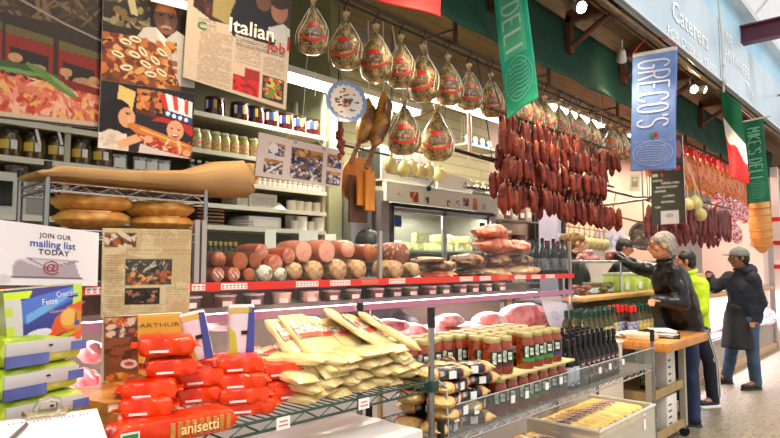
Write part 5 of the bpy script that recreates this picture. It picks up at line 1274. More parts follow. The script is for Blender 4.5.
b.tube([cq(.44,.0,.012),cq(.46,-.05,.03),cq(.54,-.07,.035),cq(.62,-.05,.03),cq(.64,.0,.012)],.007,8); b.build('clip',mat('clip_steel',(196,190,170),.25,.9),t)
pn=thing('pen','grey pen lying on the sign-up sheet at the left','pen',cq(.22,.50,.01)+B0); d0=q(.22,.50);b=MB(); b.tube([(0,0,0),q(.37,.22)-d0+nn*.0],[.0045,.0045],8); b.build('barrel',mat('pen_grey',(96,90,96),.3),pn)
# rack 3 chrome with bread and paper roll on the case top
bx0,bx1,by=.735,1.358,2.33
t=thing('wire_rack','small chrome wire rack on the case top holding round bread','rack',(bx0,by,ZT))
wire_shelf(0,bx1-bx0,0,.3,1.843-ZT,CHROME,t); wire_shelf(0,bx1-bx0,0,.3,1.672-ZT,CHROME,t)
for x in (0,bx1-bx0):
    for y in (0,.3): rack_post(x,y,(1.885-ZT),t,collars=False,r=.011)
BR=mat('bread_crust',(222,160,66),.6,col2=[(236,186,96),(196,122,40),(244,208,136)],scale=6,ramp=(.3,.75),bump=.15)
def loaf(label,px,py,wpx,hpx,dep=.22,rot=0):
    p=at(px,py,Y=2.46); d=(p-EYE).dot(FW); v=p-EYE; ang=math.atan2(v.y,v.x)
    b=lump_mesh(wpx/2*d/F,dep/2,hpx*.62*d/F,px,amp=.05,n=28,m=16); 
    t=thing('bread_loaf',label,'bread',p,math.radians(-25)); b.build('crust',BR,t)
    bb=MB(); bb.tube([(-.07,-dep*.30,hpx/2*d/F*.82),(0,-dep*.36,hpx/2*d/F*.80),(.07,-dep*.34,hpx/2*d/F*.76)],.004,6); bb.build('scored_line',mat('bread_score',(238,204,140),.7),t)
loaf('round golden bread loaf, upper one of the left pair on the chrome rack',92,203,74,17)
loaf('round golden bread loaf, lower one of the left pair on the chrome rack',92,219,70,16)
loaf('round golden bread loaf, upper one of the right pair on the chrome rack',160,210,62,16)
loaf('round golden bread loaf, lower one of the right pair on the chrome rack',161,223,62,13)
# brown paper roll bag
PAPER=mat('brown_paper',(176,136,84),.65,col2=(156,118,68),scale=3,bump=.15)
t=thing('paper_bag','large brown paper bag lying flat across the top of the bread rack','paper bag',(0,0,0))
pl=[at(28,178,Y=2.42),at(52,180,Y=2.42),at(120,181,Y=2.42),at(180,186,Y=2.42),at(212,190,Y=2.42),at(233,192,Y=2.42),at(239,197,Y=2.42)]
base=Vector((pl[0].x,2.42,1.855)); t.location=base
b=MB(); hh=[.010,.026,.032,.048,.076,.088,.06]
vs=[];fs=[];m=16
for i,p in enumerate(pl):
    for j in range(m):
        a=2*PI*j/m; ca,sa=math.cos(a),math.sin(a)
        vs.append((p.x-base.x+.01*math.sin(j*3+i),math.copysign(abs(ca)**.6,ca)*.12*(1+.05*math.sin(i*2+j)),max(0,hh[i]*(1+math.copysign(abs(sa)**.6,sa)*(1+.08*math.sin(i*3+j*2))))))
for i in range(len(pl)-1):
    for j in range(m): fs.append((i*m+j,i*m+(j+1)%m,(i+1)*m+(j+1)%m,(i+1)*m+j))
fs.append(tuple(range(m-1,-1,-1))); fs.append(tuple((len(pl)-1)*m+j for j in range(m))); b.add(vs,fs); b.build('bag_body',PAPER,t)
b=MB(); b.grid(lambda u,v:Vector((pl[5].x-base.x+.012+.02*v,-.12+.24*u,.008+.145*v+.01*math.sin(u*7))),10,5); o=b.build('folded_end',PAPER,t); md=o.modifiers.new('s','SOLIDIFY'); md.thickness=.004
t=thing('grey_tray','grey metal tray lying on the chrome rack behind the paper bag','tray',at(150,176,Y=2.6)); t.location.z=1.935-.085; MB().box((0,.0,.05),(.34,.1,.10),bev=.02).build('tray',STEEL,t)
# ================= posters, signs, banners
YP=2.5
# prosciutto picture
cv=Canvas(150,170,(44,30,18))
cv.blobs(0,0,1,.32,[(70,50,30),(56,40,24),(110,86,60),(36,24,16),(90,70,50)],80,.16,.012); cv.line([(0,.14),(.35,.20),(.7,.31),(1,.38)],2.2,(150,130,130)); 
for x0,x1,dy in ((-.1,.26,0),(.28,.62,.045),(.66,.98,.09),(.99,1.1,.12)):
    v0=.40+dy; cv.poly([(x0,v0-.06),(x1,v0-.02),(x1,v0+.03),(x0,v0-.0)],(96,84,40)); cv.poly([(x0,v0),(x1,v0+.035),(x1,v0+.38),(x0,v0+.34)],(134,28,14)); cv.poly([(x0+.03,v0+.08),(x1-.03,v0+.11),(x1-.03,v0+.30),(x0+.03,v0+.27)],(34,24,22))
    cv.ell((x0+x1)/2-.1,v0+.15,.05,.03,(190,140,100)); cv.rect((x0+x1)/2-.11,v0+.15,(x0+x1)/2-.08,v0+.25,(180,130,90)); cv.ell((x0+x1)/2+.04,v0+.20,.085,.03,(170,130,96)); cv.rect((x0+x1)/2-.04,v0+.21,(x0+x1)/2+.11,v0+.25,(150,112,84))
cv.poly([(0,.68),(1,.80),(1,1),(0,1)],(206,110,84))
cv.blobs(0,.70,1,.97,[(214,90,60),(236,150,120),(190,60,40),(240,180,150),(220,120,90),(232,170,90)],260,.05,.016)
cv.poly([(0,.66),(0,.6),(1,.72),(1,.77)],(120,26,16)); 
cv.ell(.42,.665,.26,.035,(60,84,36),1,.1); cv.ell(.62,.71,.22,.03,(92,128,60),1,.5); cv.ell(.35,.68,.2,.015,(110,146,76),1,.05); cv.ell(.7,.73,.12,.015,(130,156,90),1,.55)
cv.poly([(0,.955),(1,.955),(1,.985),(0,.98)],(206,186,160)); cv.poly([(0,.98),(1,.985),(1,1),(0,1)],(50,44,38)); cv.noise(5); cv.a*=.78  # whole print darkened: the dim light of this corner is in the colour
sheet('food_poster',cv,pc([(-38,-46),(104,-12),(98.5,129),(-38,114)],YP),'large photo poster of sliced prosciutto with basil and sauce jars, at the left','poster',rough=.35)
# man with sandwiches
cv=Canvas(120,138,(36,26,18))
cv.blobs(0,0,.5,.45,[(50,40,24),(100,88,50),(34,26,18),(130,118,80),(70,60,36)],90,.03,.05); cv.poly([(.22,.05),(.31,.08),(.37,.32),(.29,.31)],(170,158,112)); cv.poly([(.12,.25),(.3,.36),(.28,.40),(.1,.3)],(110,80,40))
cv.ell(.68,.24,.17,.2,(44,30,20)); cv.ell(.68,.29,.135,.165,(128,80,50)); cv.ell(.66,.24,.09,.06,(150,98,64)); cv.ell(.69,.33,.03,.035,(160,104,70)); cv.ell(.68,.385,.06,.022,(190,160,140)); cv.ell(.68,.40,.045,.012,(110,40,30)); cv.ell(.62,.27,.022,.012,(36,22,16)); cv.ell(.74,.275,.022,.012,(36,22,16)); cv.line([(.58,.245),(.66,.25)],1.4,(60,44,34)); cv.line([(.70,.25),(.78,.255)],1.4,(60,44,34))
cv.poly([(.33,.56),(.43,.42),(.56,.40),(.68,.50),(.80,.40),(.95,.46),(1,.60),(1,.95),(.8,.95)],(190,182,172)); cv.poly([(.56,.40),(.68,.50),(.70,.62),(.60,.52)],(214,208,200)); cv.line([(.70,.52),(.76,.9)],1.6,(140,132,126)); cv.line([(.88,.52),(.92,.85)],1.4,(150,142,136))
cv.poly([(0,.74),(.05,.66),(.12,.6),(.22,.53),(.38,.52),(.55,.56),(.66,.64),(.74,.78),(.82,.95),(.84,1),(0,1)],(122,62,26))
cv.blobs(0,.52,.80,1,[(176,100,40),(206,150,86),(110,44,24),(196,130,66),(84,44,22),(190,110,50),(150,84,36)],170,.045,.026)
for u,v,a in ((.24,.59,.2),(.34,.55,.1),(.42,.66,.9),(.55,.73,.7),(.63,.64,.5),(.5,.87,.1),(.33,.70,.3),(.16,.72,.3),(.62,.84,.5),(.25,.84,-.1),(.45,.78,.5)):
    cv.ell(u,v,.075,.036,(150,96,44),1,a); cv.ell(u,v,.064,.028,(228,212,178),1,a); cv.ell(u,v,.045,.010,(150,50,36),1,a); cv.ell(u+.01,v+.008,.03,.006,(90,110,50),1,a)
cv.noise(5); cv.a*=.9  # print colours lowered too, painting in the dimmer light up here
sheet('food_poster',cv,pc([(104,-22),(191,-6),(195,93),(101,80)],YP-.02),'photo poster of a grey haired cook in white behind a heap of sandwiches','poster',rough=.35)
cv=Canvas(130,94,(34,28,30))
cv.rect(.03,.0,.2,.45,(28,24,30)); cv.poly([(.18,.03),(.35,.10),(.32,.40),(.16,.34)],(206,176,104)); cv.blobs(.36,.04,.64,.40,[(176,96,40),(100,50,26),(206,130,66),(50,34,24),(190,110,50)],60,.035,.04); cv.poly([(.36,.34),(.60,.42),(.60,.47),(.36,.40)],(90,40,24))
cv.ell(.17,.50,.16,.26,(26,14,12)); cv.poly([(.03,.5),(.20,.45),(.12,.95),(.02,.9)],(26,14,12)); cv.ell(.27,.50,.085,.15,(206,146,108)); cv.ell(.30,.53,.03,.05,(216,156,120)); cv.ell(.275,.45,.014,.012,(40,24,20)); cv.line([(.25,.42),(.30,.43)],1.2,(50,30,22)); cv.ell(.31,.60,.02,.02,(130,40,36))
cv.poly([(0,.80),(.10,.70),(.20,.72),(.30,.80),(.30,1),(0,1)],(206,190,172)); cv.blobs(.0,.74,.28,1,[(190,172,156),(216,204,190)],20,.03,.03); cv.poly([(.16,.88),(.38,.72),(.50,.70),(.53,.76),(.40,.84),(.22,.97)],(214,156,116))
cv.poly([(.60,.10),(.66,.06),(.76,.34),(.68,.38)],(196,44,36)); cv.poly([(.66,.06),(.98,.14),(.98,.42),(.72,.38)],(232,222,222)); cv.poly([(.74,.08),(.80,.09),(.82,.30),(.77,.30)],(206,60,50)); cv.poly([(.88,.12),(.93,.13),(.93,.34),(.89,.33)],(206,60,50)); cv.poly([(.66,.30),(.98,.38),(.98,.48),(.66,.40)],(56,62,110))
for u,v in ((.70,.36),(.77,.385),(.84,.40),(.91,.42)): cv.ell(u,v,.022,.032,(240,236,240))
cv.poly([(.52,.50),(.62,.42),(.98,.50),(1,.62),(.97,.66),(.82,.52),(.62,.50)],(180,36,30)); cv.ell(.79,.60,.095,.15,(214,150,112)); cv.ell(.75,.575,.016,.014,(40,26,24)); cv.ell(.83,.585,.016,.014,(40,26,24)); cv.ell(.79,.62,.018,.02,(226,166,130)); cv.ell(.79,.68,.04,.03,(130,36,34)); cv.ell(.79,.67,.03,.01,(236,226,214))
cv.poly([(.27,.62),(.31,.56),(.45,.60),(1,.80),(1,.90),(.94,.92),(.55,.76),(.36,.70)],(190,112,42)); cv.poly([(.40,.62),(.95,.81),(.96,.84),(.42,.66)],(222,160,84)); cv.poly([(.36,.70),(.55,.76),(.95,.91),(.96,.99),(.60,.92),(.42,.82)],(170,50,30)); cv.blobs(.40,.74,.97,.99,[(216,170,130),(176,50,34),(200,90,50),(140,40,26),(226,190,150)],50,.04,.016)
cv.poly([(.42,.86),(.62,.92),(.98,.99),(.98,1),(.40,1)],(200,186,178)); cv.ell(.50,.78,.05,.05,(214,156,116)); cv.ell(.93,.92,.05,.05,(206,146,108))
cv.noise(5); cv.a*=.95
sheet('food_poster',cv,pc([(101,80.5),(194.5,94),(192,159),(98,147.5)],YP-.02),'photo poster of two children biting a giant sandwich, one in a red starred hat','poster',rough=.2)
# article
cv=Canvas(100,124,(216,192,166))
cv.rect(0.03,.0,1,.40,(60,44,36)); cv.blobs(.03,0,.4,.36,[(90,40,34),(60,30,24),(120,60,40),(40,30,30)],60,.05,.04)
cv.poly([(.22,.10),(.42,.14),(.42,.42),(.22,.36)],(170,150,90)); cv.poly([(.42,.08),(.48,.1),(.48,.44),(.42,.42)],(30,32,36))
cv.ell(.62,.35,.24,.28,(30,28,34)); cv.ell(.70,.12,.08,.09,(120,76,54)); cv.ell(.87,.18,.09,.1,(176,116,90)); cv.ell(.87,.1,.1,.06,(60,40,30)); cv.poly([(.76,.34),(.92,.28),(1,.32),(1,.46),(.78,.42)],(214,204,196)); 
cv.poly([(0.03,.30),(.24,.42),(.44,.50),(1,.56),(1,1),(0,1),(0,.3)],(216,192,166)); cv.rect(0,0,.05,1,(216,192,166))
cv.poly([(.44,.47),(.98,.50),(.98,.58),(.44,.56)],(206,186,164))
cv.lines(.10,.40,.26,.50,5,(110,90,70)); cv.lines(.12,.50,.42,.985,30,(140,110,86),.65); cv.lines(.45,.56,.70,.72,11,(140,110,86),.65); cv.lines(.73,.60,.95,.74,9,(140,110,86),.65); cv.lines(.45,.50,.95,.58,4,(60,50,44),.8,.4)
cv.rect(.44,.74,.70,.97,(170,40,34)); cv.blobs(.44,.84,.70,.97,[(214,40,30),(150,20,20)],40,.03,.02); cv.rect(.44,.74,.55,.82,(226,190,160)); cv.rect(.73,.76,.96,.96,(60,46,40)); cv.blobs(.74,.77,.95,.94,[(206,60,40),(120,140,50),(230,190,90),(90,50,30)],50,.025,.02); cv.rect(.97,.38,1,.50,(190,40,34))
cv.noise(4); cv.a*=.84
cA=pc([(190,-27),(292,-6),(286,110),(183,77)],YP-.05)
o=sheet('article_poster',cv,cA,'printed magazine article poster headed Italian job','poster',rough=.35,texts=[('Italian',.60,.40,.20,.18,0,'CENTER',.015),('job',.86,.50,.16,.13,1,'CENTER',.012),('C',.13,.475,.12,.10,2,'CENTER',.02)],mats=[mat('cream_ink',(236,222,206),.5),mat('red_title',(170,36,36),.5),mat('green_title',(20,110,70),.5)])
for px,py in ((185,75.5),(284,108)):
    pass
# small red and white plaque
cv=Canvas(20,10,(236,232,236)); cv.rect(0,0,1,.35,(206,60,60)); 
sheet('small_plaque',cv,pc([(150,-10),(188,-2),(187,10),(151,1)],YP-.06),'narrow red and white plaque at the top beside the article','sign',rough=.3)
# collage poster
cv=Canvas(110,62,(228,206,196))
def crowd(u0,v0,u1,v1,n): 
    cv.rect(u0,v0,u1,v1,(110,80,60)); cv.blobs(u0,v0,u1,v0+(v1-v0)*.3,[(200,130,60),(226,160,80),(170,110,60)],20,.04,.04); cv.blobs(u0,v0+(v1-v0)*.25,u1,v1,[(50,46,56),(214,196,180),(150,100,76),(70,80,130),(36,34,40),(180,140,110),(230,225,220)],n,.014,.04)
crowd(.12,.17,.29,.47,45); crowd(.08,.56,.28,.88,45); crowd(.36,.17,.74,.92,180); crowd(.79,.16,.97,.5,45); crowd(.79,.6,.97,.93,45)
cv.ell(.17,.3,.05,.12,(232,226,220)); cv.line([(.12,.86),(.26,.62)],2.6,(240,236,230)); cv.ell(.60,.62,.025,.07,(80,110,190)); cv.ell(.39,.45,.02,.16,(36,36,40)); cv.ell(.40,.06,.02,.035,(80,90,160)); cv.ell(.74,.07,.02,.035,(80,90,160)); cv.ell(.40,.06,.01,.018,(228,206,196)); cv.ell(.74,.07,.01,.018,(228,206,196)); cv.noise(4)
cc=pc([(259,132),(344,151),(341.5,188.5),(255,175.5)],3.0)
sheet('collage_poster',cv,cc,'pale pink poster with five group photos hanging on strings before the jars','poster',rough=.4)
b=MB(); p=at(302,128,Y=2.99); b.tube([cc[0]+(cc[1]-cc[0])*.28,p,cc[0]+(cc[1]-cc[0])*.75],.0025,4); b.tube([p,(p.x,2.9,3.31)],.0025,4); tag(b.build('poster_string',NETW),'thin string from which the collage poster hangs','string')
# mailing list sign
cv=Canvas(60,40,(232,224,226)); cv.poly([(.18,.62),(.30,.55),(.74,.55),(.81,.84),(.16,.84)],(170,156,164)); cv.poly([(.2,.58),(.76,.58),(.52,.70),(.42,.70)],(206,196,202)); cv.line([(.30,.55),(.47,.69),(.76,.55)],1,(130,120,130)); cv.line([(.16,.845),(.81,.845)],1.4,(70,60,70)); cv.ell(.08,.9,.07,.08,(206,200,204))
sheet('mailing_list_sign',cv,pc([(-6,219),(99,233),(97.5,286),(-6,285)],2.262),'white sign reading join our mailing list today, with an envelope','sign',rough=.4,bulge=lambda u,v:.012*math.sin(PI*u)*(1-v),
 texts=[('JOIN OUR',.55,.17,.062,.115,0,'CENTER',.012,1.1),('mailing list',.53,.31,.105,.17,1,'CENTER',.014),('TODAY',.54,.445,.082,.125,0,'CENTER',.018,1.1),('@',.515,.69,.17,.26,2,'CENTER',0)],mats=[BLK,BLUET,mat('maroon_ink',(150,40,50),.5)])
# newspaper page
cv=Canvas(90,92,(204,180,138)); cv.blobs(0,0,1,1,[(196,170,126),(212,190,150)],60,.2,.1)
for u0,u1,v0,v1 in ((.03,.33,.30,.99),(.40,.62,.03,.2),(.65,.97,.03,.2),(.70,.97,.66,.99),(.03,.20,.3,.9),(.25,.98,.24,.30),(.35,.68,.86,1.0)): cv.lines(u0,v0,u1,v1,max(4,int((v1-v0)*36)),(150,124,86),.45)
cv.rect(.02,.05,.36,.22,(110,76,50)); cv.blobs(.02,.05,.36,.22,[(70,46,34),(214,196,170),(170,90,40),(120,70,40)],50,.03,.03)
cv.rect(.25,.35,.77,.64,(80,72,60)); cv.blobs(.25,.37,.77,.5,[(60,60,54),(200,190,170),(150,140,120),(40,40,44)],50,.08,.01); cv.blobs(.25,.48,.77,.64,[(180,90,50),(60,50,44),(214,150,90),(110,100,80)],50,.03,.02)
cv.rect(.25,.67,.63,.86,(34,26,22)); cv.blobs(.26,.7,.62,.84,[(60,44,36),(190,140,60),(150,100,80),(30,26,26)],30,.025,.03); cv.rect(.70,.80,1,1,(220,170,126),.35); cv.noise(5); cv.a*=.92
sheet('newspaper_page',cv,pc([(103,228),(192,229.5),(189,315),(101,318)],2.262),'yellowed newspaper page with three photos hanging off the case front','newspaper',rough=.8)
# ---- cloth banners
def cloth(name,label,cat,corners,col_fn,nu=24,nv=60,amp=.015,lift=.007,extra=None,mats=(),cvs=None,seed=0,hemtop=True):
    base=Vector(corners[0]); cs=[Vector(p)-base for p in corners]; q=bil(cs)
    n=(cs[1]-cs[0]).cross(cs[3]-cs[0]).normalized(); n=n if n.dot(EYE-base)>0 else -n
    fn=lambda u,v,o=0: q(u,v)+n*(amp*math.sin(u*5+seed+v*3)*(.3+v)+amp*.5*math.sin(v*9+u*2+seed)+o)
    t=thing(name,label,cat,base)
    b=MB(); b.grid(fn,cvs.w,cvs.h,colors=cvs.out()); o=b.build('cloth',[attrmat('printed_cloth',.6)],t,angle=80); md=o.modifiers.new('s','SOLIDIFY'); md.thickness=.004; md.offset=-1
    for nm_,m,texts in (extra or []):
        b=MB()
        for tx in texts: 
            s,u0,v0,hu,hv,mode=tx[:6]
            if mode=='down': b.text(s,lambda A,B:fn(-B,A,lift),v0,-u0,hu,hv,'CENTER',tx[6] if len(tx)>6 else 0)
            elif mode=='line':
                pts=s; 
                for (ua,va),(ub,vb) in zip(pts[:-1],pts[1:]):
                    d=Vector((ub-ua,vb-va)); L=d.length or 1; px_,py_=-d.y/L*hu,d.x/L*hu
                    b.add([tuple(fn(ua+px_,va+py_*hv,lift)),tuple(fn(ua-px_,va-py_*hv,lift)),tuple(fn(ub-px_,vb-py_*hv,lift)),tuple(fn(ub+px_,vb+py_*hv,lift))],[(0,1,2,3)])
            else: b.text(s,lambda A,B:fn(A,B,.004),u0,v0,hu,hv,'CENTER',tx[6] if len(tx)>6 else 0)
        b.build(nm_,m,t,smooth=False)
    return t,fn
def arc_(cx,cy,rx,ry,a0,a1,n=10): return [(cx+rx*math.cos(math.radians(a0+(a1-a0)*k/n)),cy+ry*math.sin(math.radians(a0+(a1-a0)*k/n))) for k in range(n+1)]
STK={'G':[arc_(.5,.72,.5,.28,20,180,8)+arc_(.5,.28,.5,.28,180,360,8)+[(1,.5),(.55,.5)]],'C':[arc_(.5,.72,.5,.28,10,180,8)+arc_(.5,.28,.5,.28,180,350,8)],
'O':[arc_(.5,.72,.5,.28,0,180,8)+arc_(.5,.28,.5,.28,180,360,8)+[(1,.72)]],'R':[[(0,0),(0,1),(.5,1)]+arc_(.5,.76,.5,.24,90,-90,8)+[(0,.52)],[(.5,.52),(1,0)]],
'E':[[(.95,0),(0,0),(0,1),(.95,1)],[(0,.52),(.75,.52)]],'S':[arc_(.5,.76,.5,.24,20,240,9)+arc_(.5,.26,.5,.26,60,-160,10)],"'":[[(.4,1),(.4,.82)]],'M':[[(0,0),(0,1),(.5,.4),(1,1),(1,0)]],'I':[[(.4,0),(.4,1)]],
'K':[[(0,0),(0,1)],[(1,1),(0,.45),(1,0)]],'D':[[(0,0),(0,1),(.4,1)]+arc_(.4,.5,.6,.5,90,-90,10)+[(0,0)]],'L':[[(0,1),(0,0),(.9,0)]],' ':[]}
def strokes(word,u0,uh,v0,adv,fill=.66,w=.022,ar=.36):
    out=[]; v=v0
    for ch in word:
        a=adv*(.35 if ch in "'I" else .55 if ch==' ' else 1)
        for pl in STK[ch]: out.append(([(u0+y*uh,v+x*a*fill) for x,y in pl],0,0,w,ar,'line'))
        v+=a
    return out
def circ(u,v,ru,rv,n=28,a0=0,a1=2*PI): return [(u+ru*math.cos(a0+(a1-a0)*k/n),v+rv*math.sin(a0+(a1-a0)*k/n)) for k in range(n+1)]
WT=mat('banner_white_thread',(226,232,246),.6); WT2=mat('banner_mint_thread',(190,236,214),.6)
def emblem(cu,cvv,ru,rv,arc=1): 
    L=[(circ(cu,cvv,ru,rv),0,0,.012,.33,'line'),(circ(cu,cvv,ru*.8,rv*.8),0,0,.008,.33,'line')]
    for k in range(-3,4): L.append(([(cu-ru*.7,cvv+k*rv*.2),(cu-ru*.2,cvv+k*rv*.2-.006),(cu+ru*.25,cvv+k*rv*.2+.004),(cu+ru*.7,cvv+k*rv*.2-.004)],0,0,.012,.33,'line'))
    return L
cv=Canvas(30,84,(120,152,222)); cv.rect(0,0,1,.04,(236,232,226)); cv.blobs(0,.05,1,1,[(112,144,216),(136,166,230)],40,.3,.06,.5)
extra=[('lettering',WT,strokes("GRECO'S",.14,.70,.085,.092)),('emblem',mat('banner_soft_white',(170,190,232),.6),emblem(.5,.86,.44,.1)+[("ARTHUR AVENUE",.5,.76,.11,.035,'n')]),('little_flag',mat('flag_green_bit',(60,150,90),.6),[([(.42,.715),(.50,.712)],0,0,.02,1,'line')]),('little_flag_red',REDT,[([(.52,.712),(.60,.709)],0,0,.02,1,'line')])]
cb_=[at(*q,X=6.07) for q in ((633,54),(677,46),(676,169),(630,171))]
cloth('vertical_banner',"blue vertical banner reading Greco's, hanging by a red string",'banner',cb_,None,extra=extra,cvs=cv,amp=.012,seed=1)
b=MB(); k1=at(650,34,X=6.02); b.tube([cb_[0],cb_[0]+Vector((0,-.05,.06)),k1,cb_[1]+Vector((0,.05,.06)),cb_[1]],.006,6); b.tube([k1,k1+Vector((0,.05,-.03)),k1+Vector((.01,-.02,.04)),k1+Vector((0,-.06,.0))],.01,6); b.tube([k1,(k1.x,1.97,3.74)],.005,5)
tag(b.build('red_string',mat('red_string',(214,50,30),.5)),'knotted red string holding the blue banner','string')
cv=Canvas(30,96,(40,176,136)); cv.blobs(0,0,1,1,[(34,166,128),(52,186,148)],40,.3,.06,.5); cv.rect(.12,0,.84,.72,(110,206,160),.8)
extra=[('lettering',WT2,strokes("MIKE'S DELI",.2,.56,.06,.075)),('emblem',mat('banner_soft_mint',(120,208,176),.6),emblem(.52,.845,.42,.11))]
cloth('vertical_banner',"emerald green vertical banner reading Mike's Deli, nearest to the camera",'banner',[at(*q,X=3.8) for q in ((486,-72),(519,-84),(538,98),(506,119))],None,extra=extra,cvs=cv,amp=.012,seed=2)
cv=Canvas(30,70,(24,110,78)); cv.blobs(0,0,1,1,[(20,100,70),(30,120,86)],40,.3,.06,.5)
extra=[('lettering',mat('banner_dull_mint',(120,190,160),.6),strokes("MIKE'S DELI",.2,.6,.10,.072)),('emblem',mat('banner_dull_mint2',(80,160,128),.6),emblem(.52,.84,.4,.11))]
cg2=[at(*q,X=9.1) for q in ((743,122),(763,118),(770,201),(747,204))]
cloth('vertical_banner',"dark green vertical banner reading Mike's Deli, far right beside the flag",'banner',cg2,None,extra=extra,cvs=cv,amp=.010,seed=3,lift=.012)
b=MB(); b.tube([cg2[0]+Vector((0,.03,0)),cg2[1]+Vector((0,-.08,0.01))],.012,6); b.tube([cg2[0]*.5+cg2[1]*.5,(9.1,2.0,3.75)],.005,5); tag(b.build('banner_rod',mat('pale_rod',(214,206,190),.5)),'pale rod at the top of the far green banner','rod')
def flag(label,corners,seed,amp):
    cv=Canvas(26,72,(240,240,236)); d=lambda v0:(cv.V<v0+.10*(cv.U-.3)*(1+.0*cv.V)); cv.put(cv.V<.36+.18*(cv.U-.2),(14,100,60)); cv.put(cv.V>.60+.20*(cv.U-.35)+.04*np.sin(cv.U*9),(206,30,36)); return cloth('italian_flag',label,'flag',corners,None,cvs=cv,amp=amp,seed=seed)
flag('Italian flag with green, white and red stripes hanging at the right of the blue banner',[at(*q,X=8.2) for q in ((719,88),(741,104),(749,184),(731,177))],4,.03)
cv=Canvas(40,40,(240,240,236)); cv.rect(0,.68,1,1,(214,34,36)); cv.rect(0,0,1,.33,(14,110,66)); cv.put((cv.U<.45)&(cv.V>.6),(214,34,36))
cloth('italian_flag','lower edge of an Italian flag hanging over the top centre','flag',pc([(362,-60),(438,-46),(440,17),(374,-2)],2.15),None,cvs=cv,amp=.012,seed=1)
# blackboard menu
cv=Canvas(56,90,(62,58,44)); cv.blobs(0,0,1,1,[(58,54,42),(68,64,50)],20,.3,.2,.5); cv.rect(.72,.0,1,.30,(90,60,80)); cv.ell(.86,.16,.1,.1,(170,120,110))
for u0,u1,v,c in ((.04,.28,.37,(150,60,60)),(.31,.38,.37,(200,40,50)),(.42,.66,.37,(170,170,166)),(.70,.90,.37,(190,50,60)),(.04,.22,.44,(190,200,150)),(.30,.38,.44,(200,60,50))): cv.rect(u0,v-.02,u1,v+.02,c)
cv.ell(.80,.37,.09,.03,(200,50,60))
for v,u0,u1 in ((.50,.06,.35),(.53,.3,.85),(.58,.15,.8),(.68,.34,.7),(.74,.3,.72),(.80,.1,.3),(.62,.1,.45)): cv.lines(u0,v-.008,u1,v+.012,1,(190,186,166),.9,1)
cv.rect(.28,.84,.80,1.0,(222,206,200)); cv.ell(.54,.90,.12,.025,(180,166,166)); 
sheet('menu_board',cv,[at(*q,X=6.9) for q in ((651,138),(682,135),(686,223),(651.5,225))],'dark chalk menu board with badges and a pinned white paper','menu board',rough=.6,th=.02)
b=MB(); p=at(668,136,X=6.92); b.tube([p,(p.x,2.45,3.3)],.006,5); tag(b.build('support_cord',MATS['dark_hook']),'cord from the dark rail to the chalk menu board','cord')
# ================= people
def remesh(b,vox,name,mats,parent=None,smooth_it=6,displace=None):
    me=bpy.data.meshes.new(name+'_src'); me.from_pydata(b.v,[],b.f); me.update()
    o=bpy.data.objects.new(name+'_src',me); C.objects.link(o)
    m=o.modifiers.new('r','REMESH'); m.mode='VOXEL'; m.voxel_size=vox; m.use_smooth_shade=True
    s=o.modifiers.new('s','SMOOTH'); s.factor=.5; s.iterations=smooth_it
    dg=bpy.context.evaluated_depsgraph_get(); me2=bpy.data.meshes.new_from_object(o.evaluated_get(dg)); me2.name=name
    bpy.data.objects.remove(o); bpy.data.meshes.remove(me)
    for p in (mats if isinstance(mats,(list,tuple)) else [mats]): me2.materials.append(p)
    if displace:
        for v in me2.vertices:
            n=v.normal; v.co=v.co+n*displace(v.co)
    me2.polygons.foreach_set('use_smooth',[True]*len(me2.polygons)); me2.update()
    r=bpy.data.objects.new(name,me2); C.objects.link(r); r.parent=parent; return r
def skinmat(n,c,c2): return mat('skin_'+n,c,.5,col2=c2,scale=6)
def V(*a): return Vector(a)
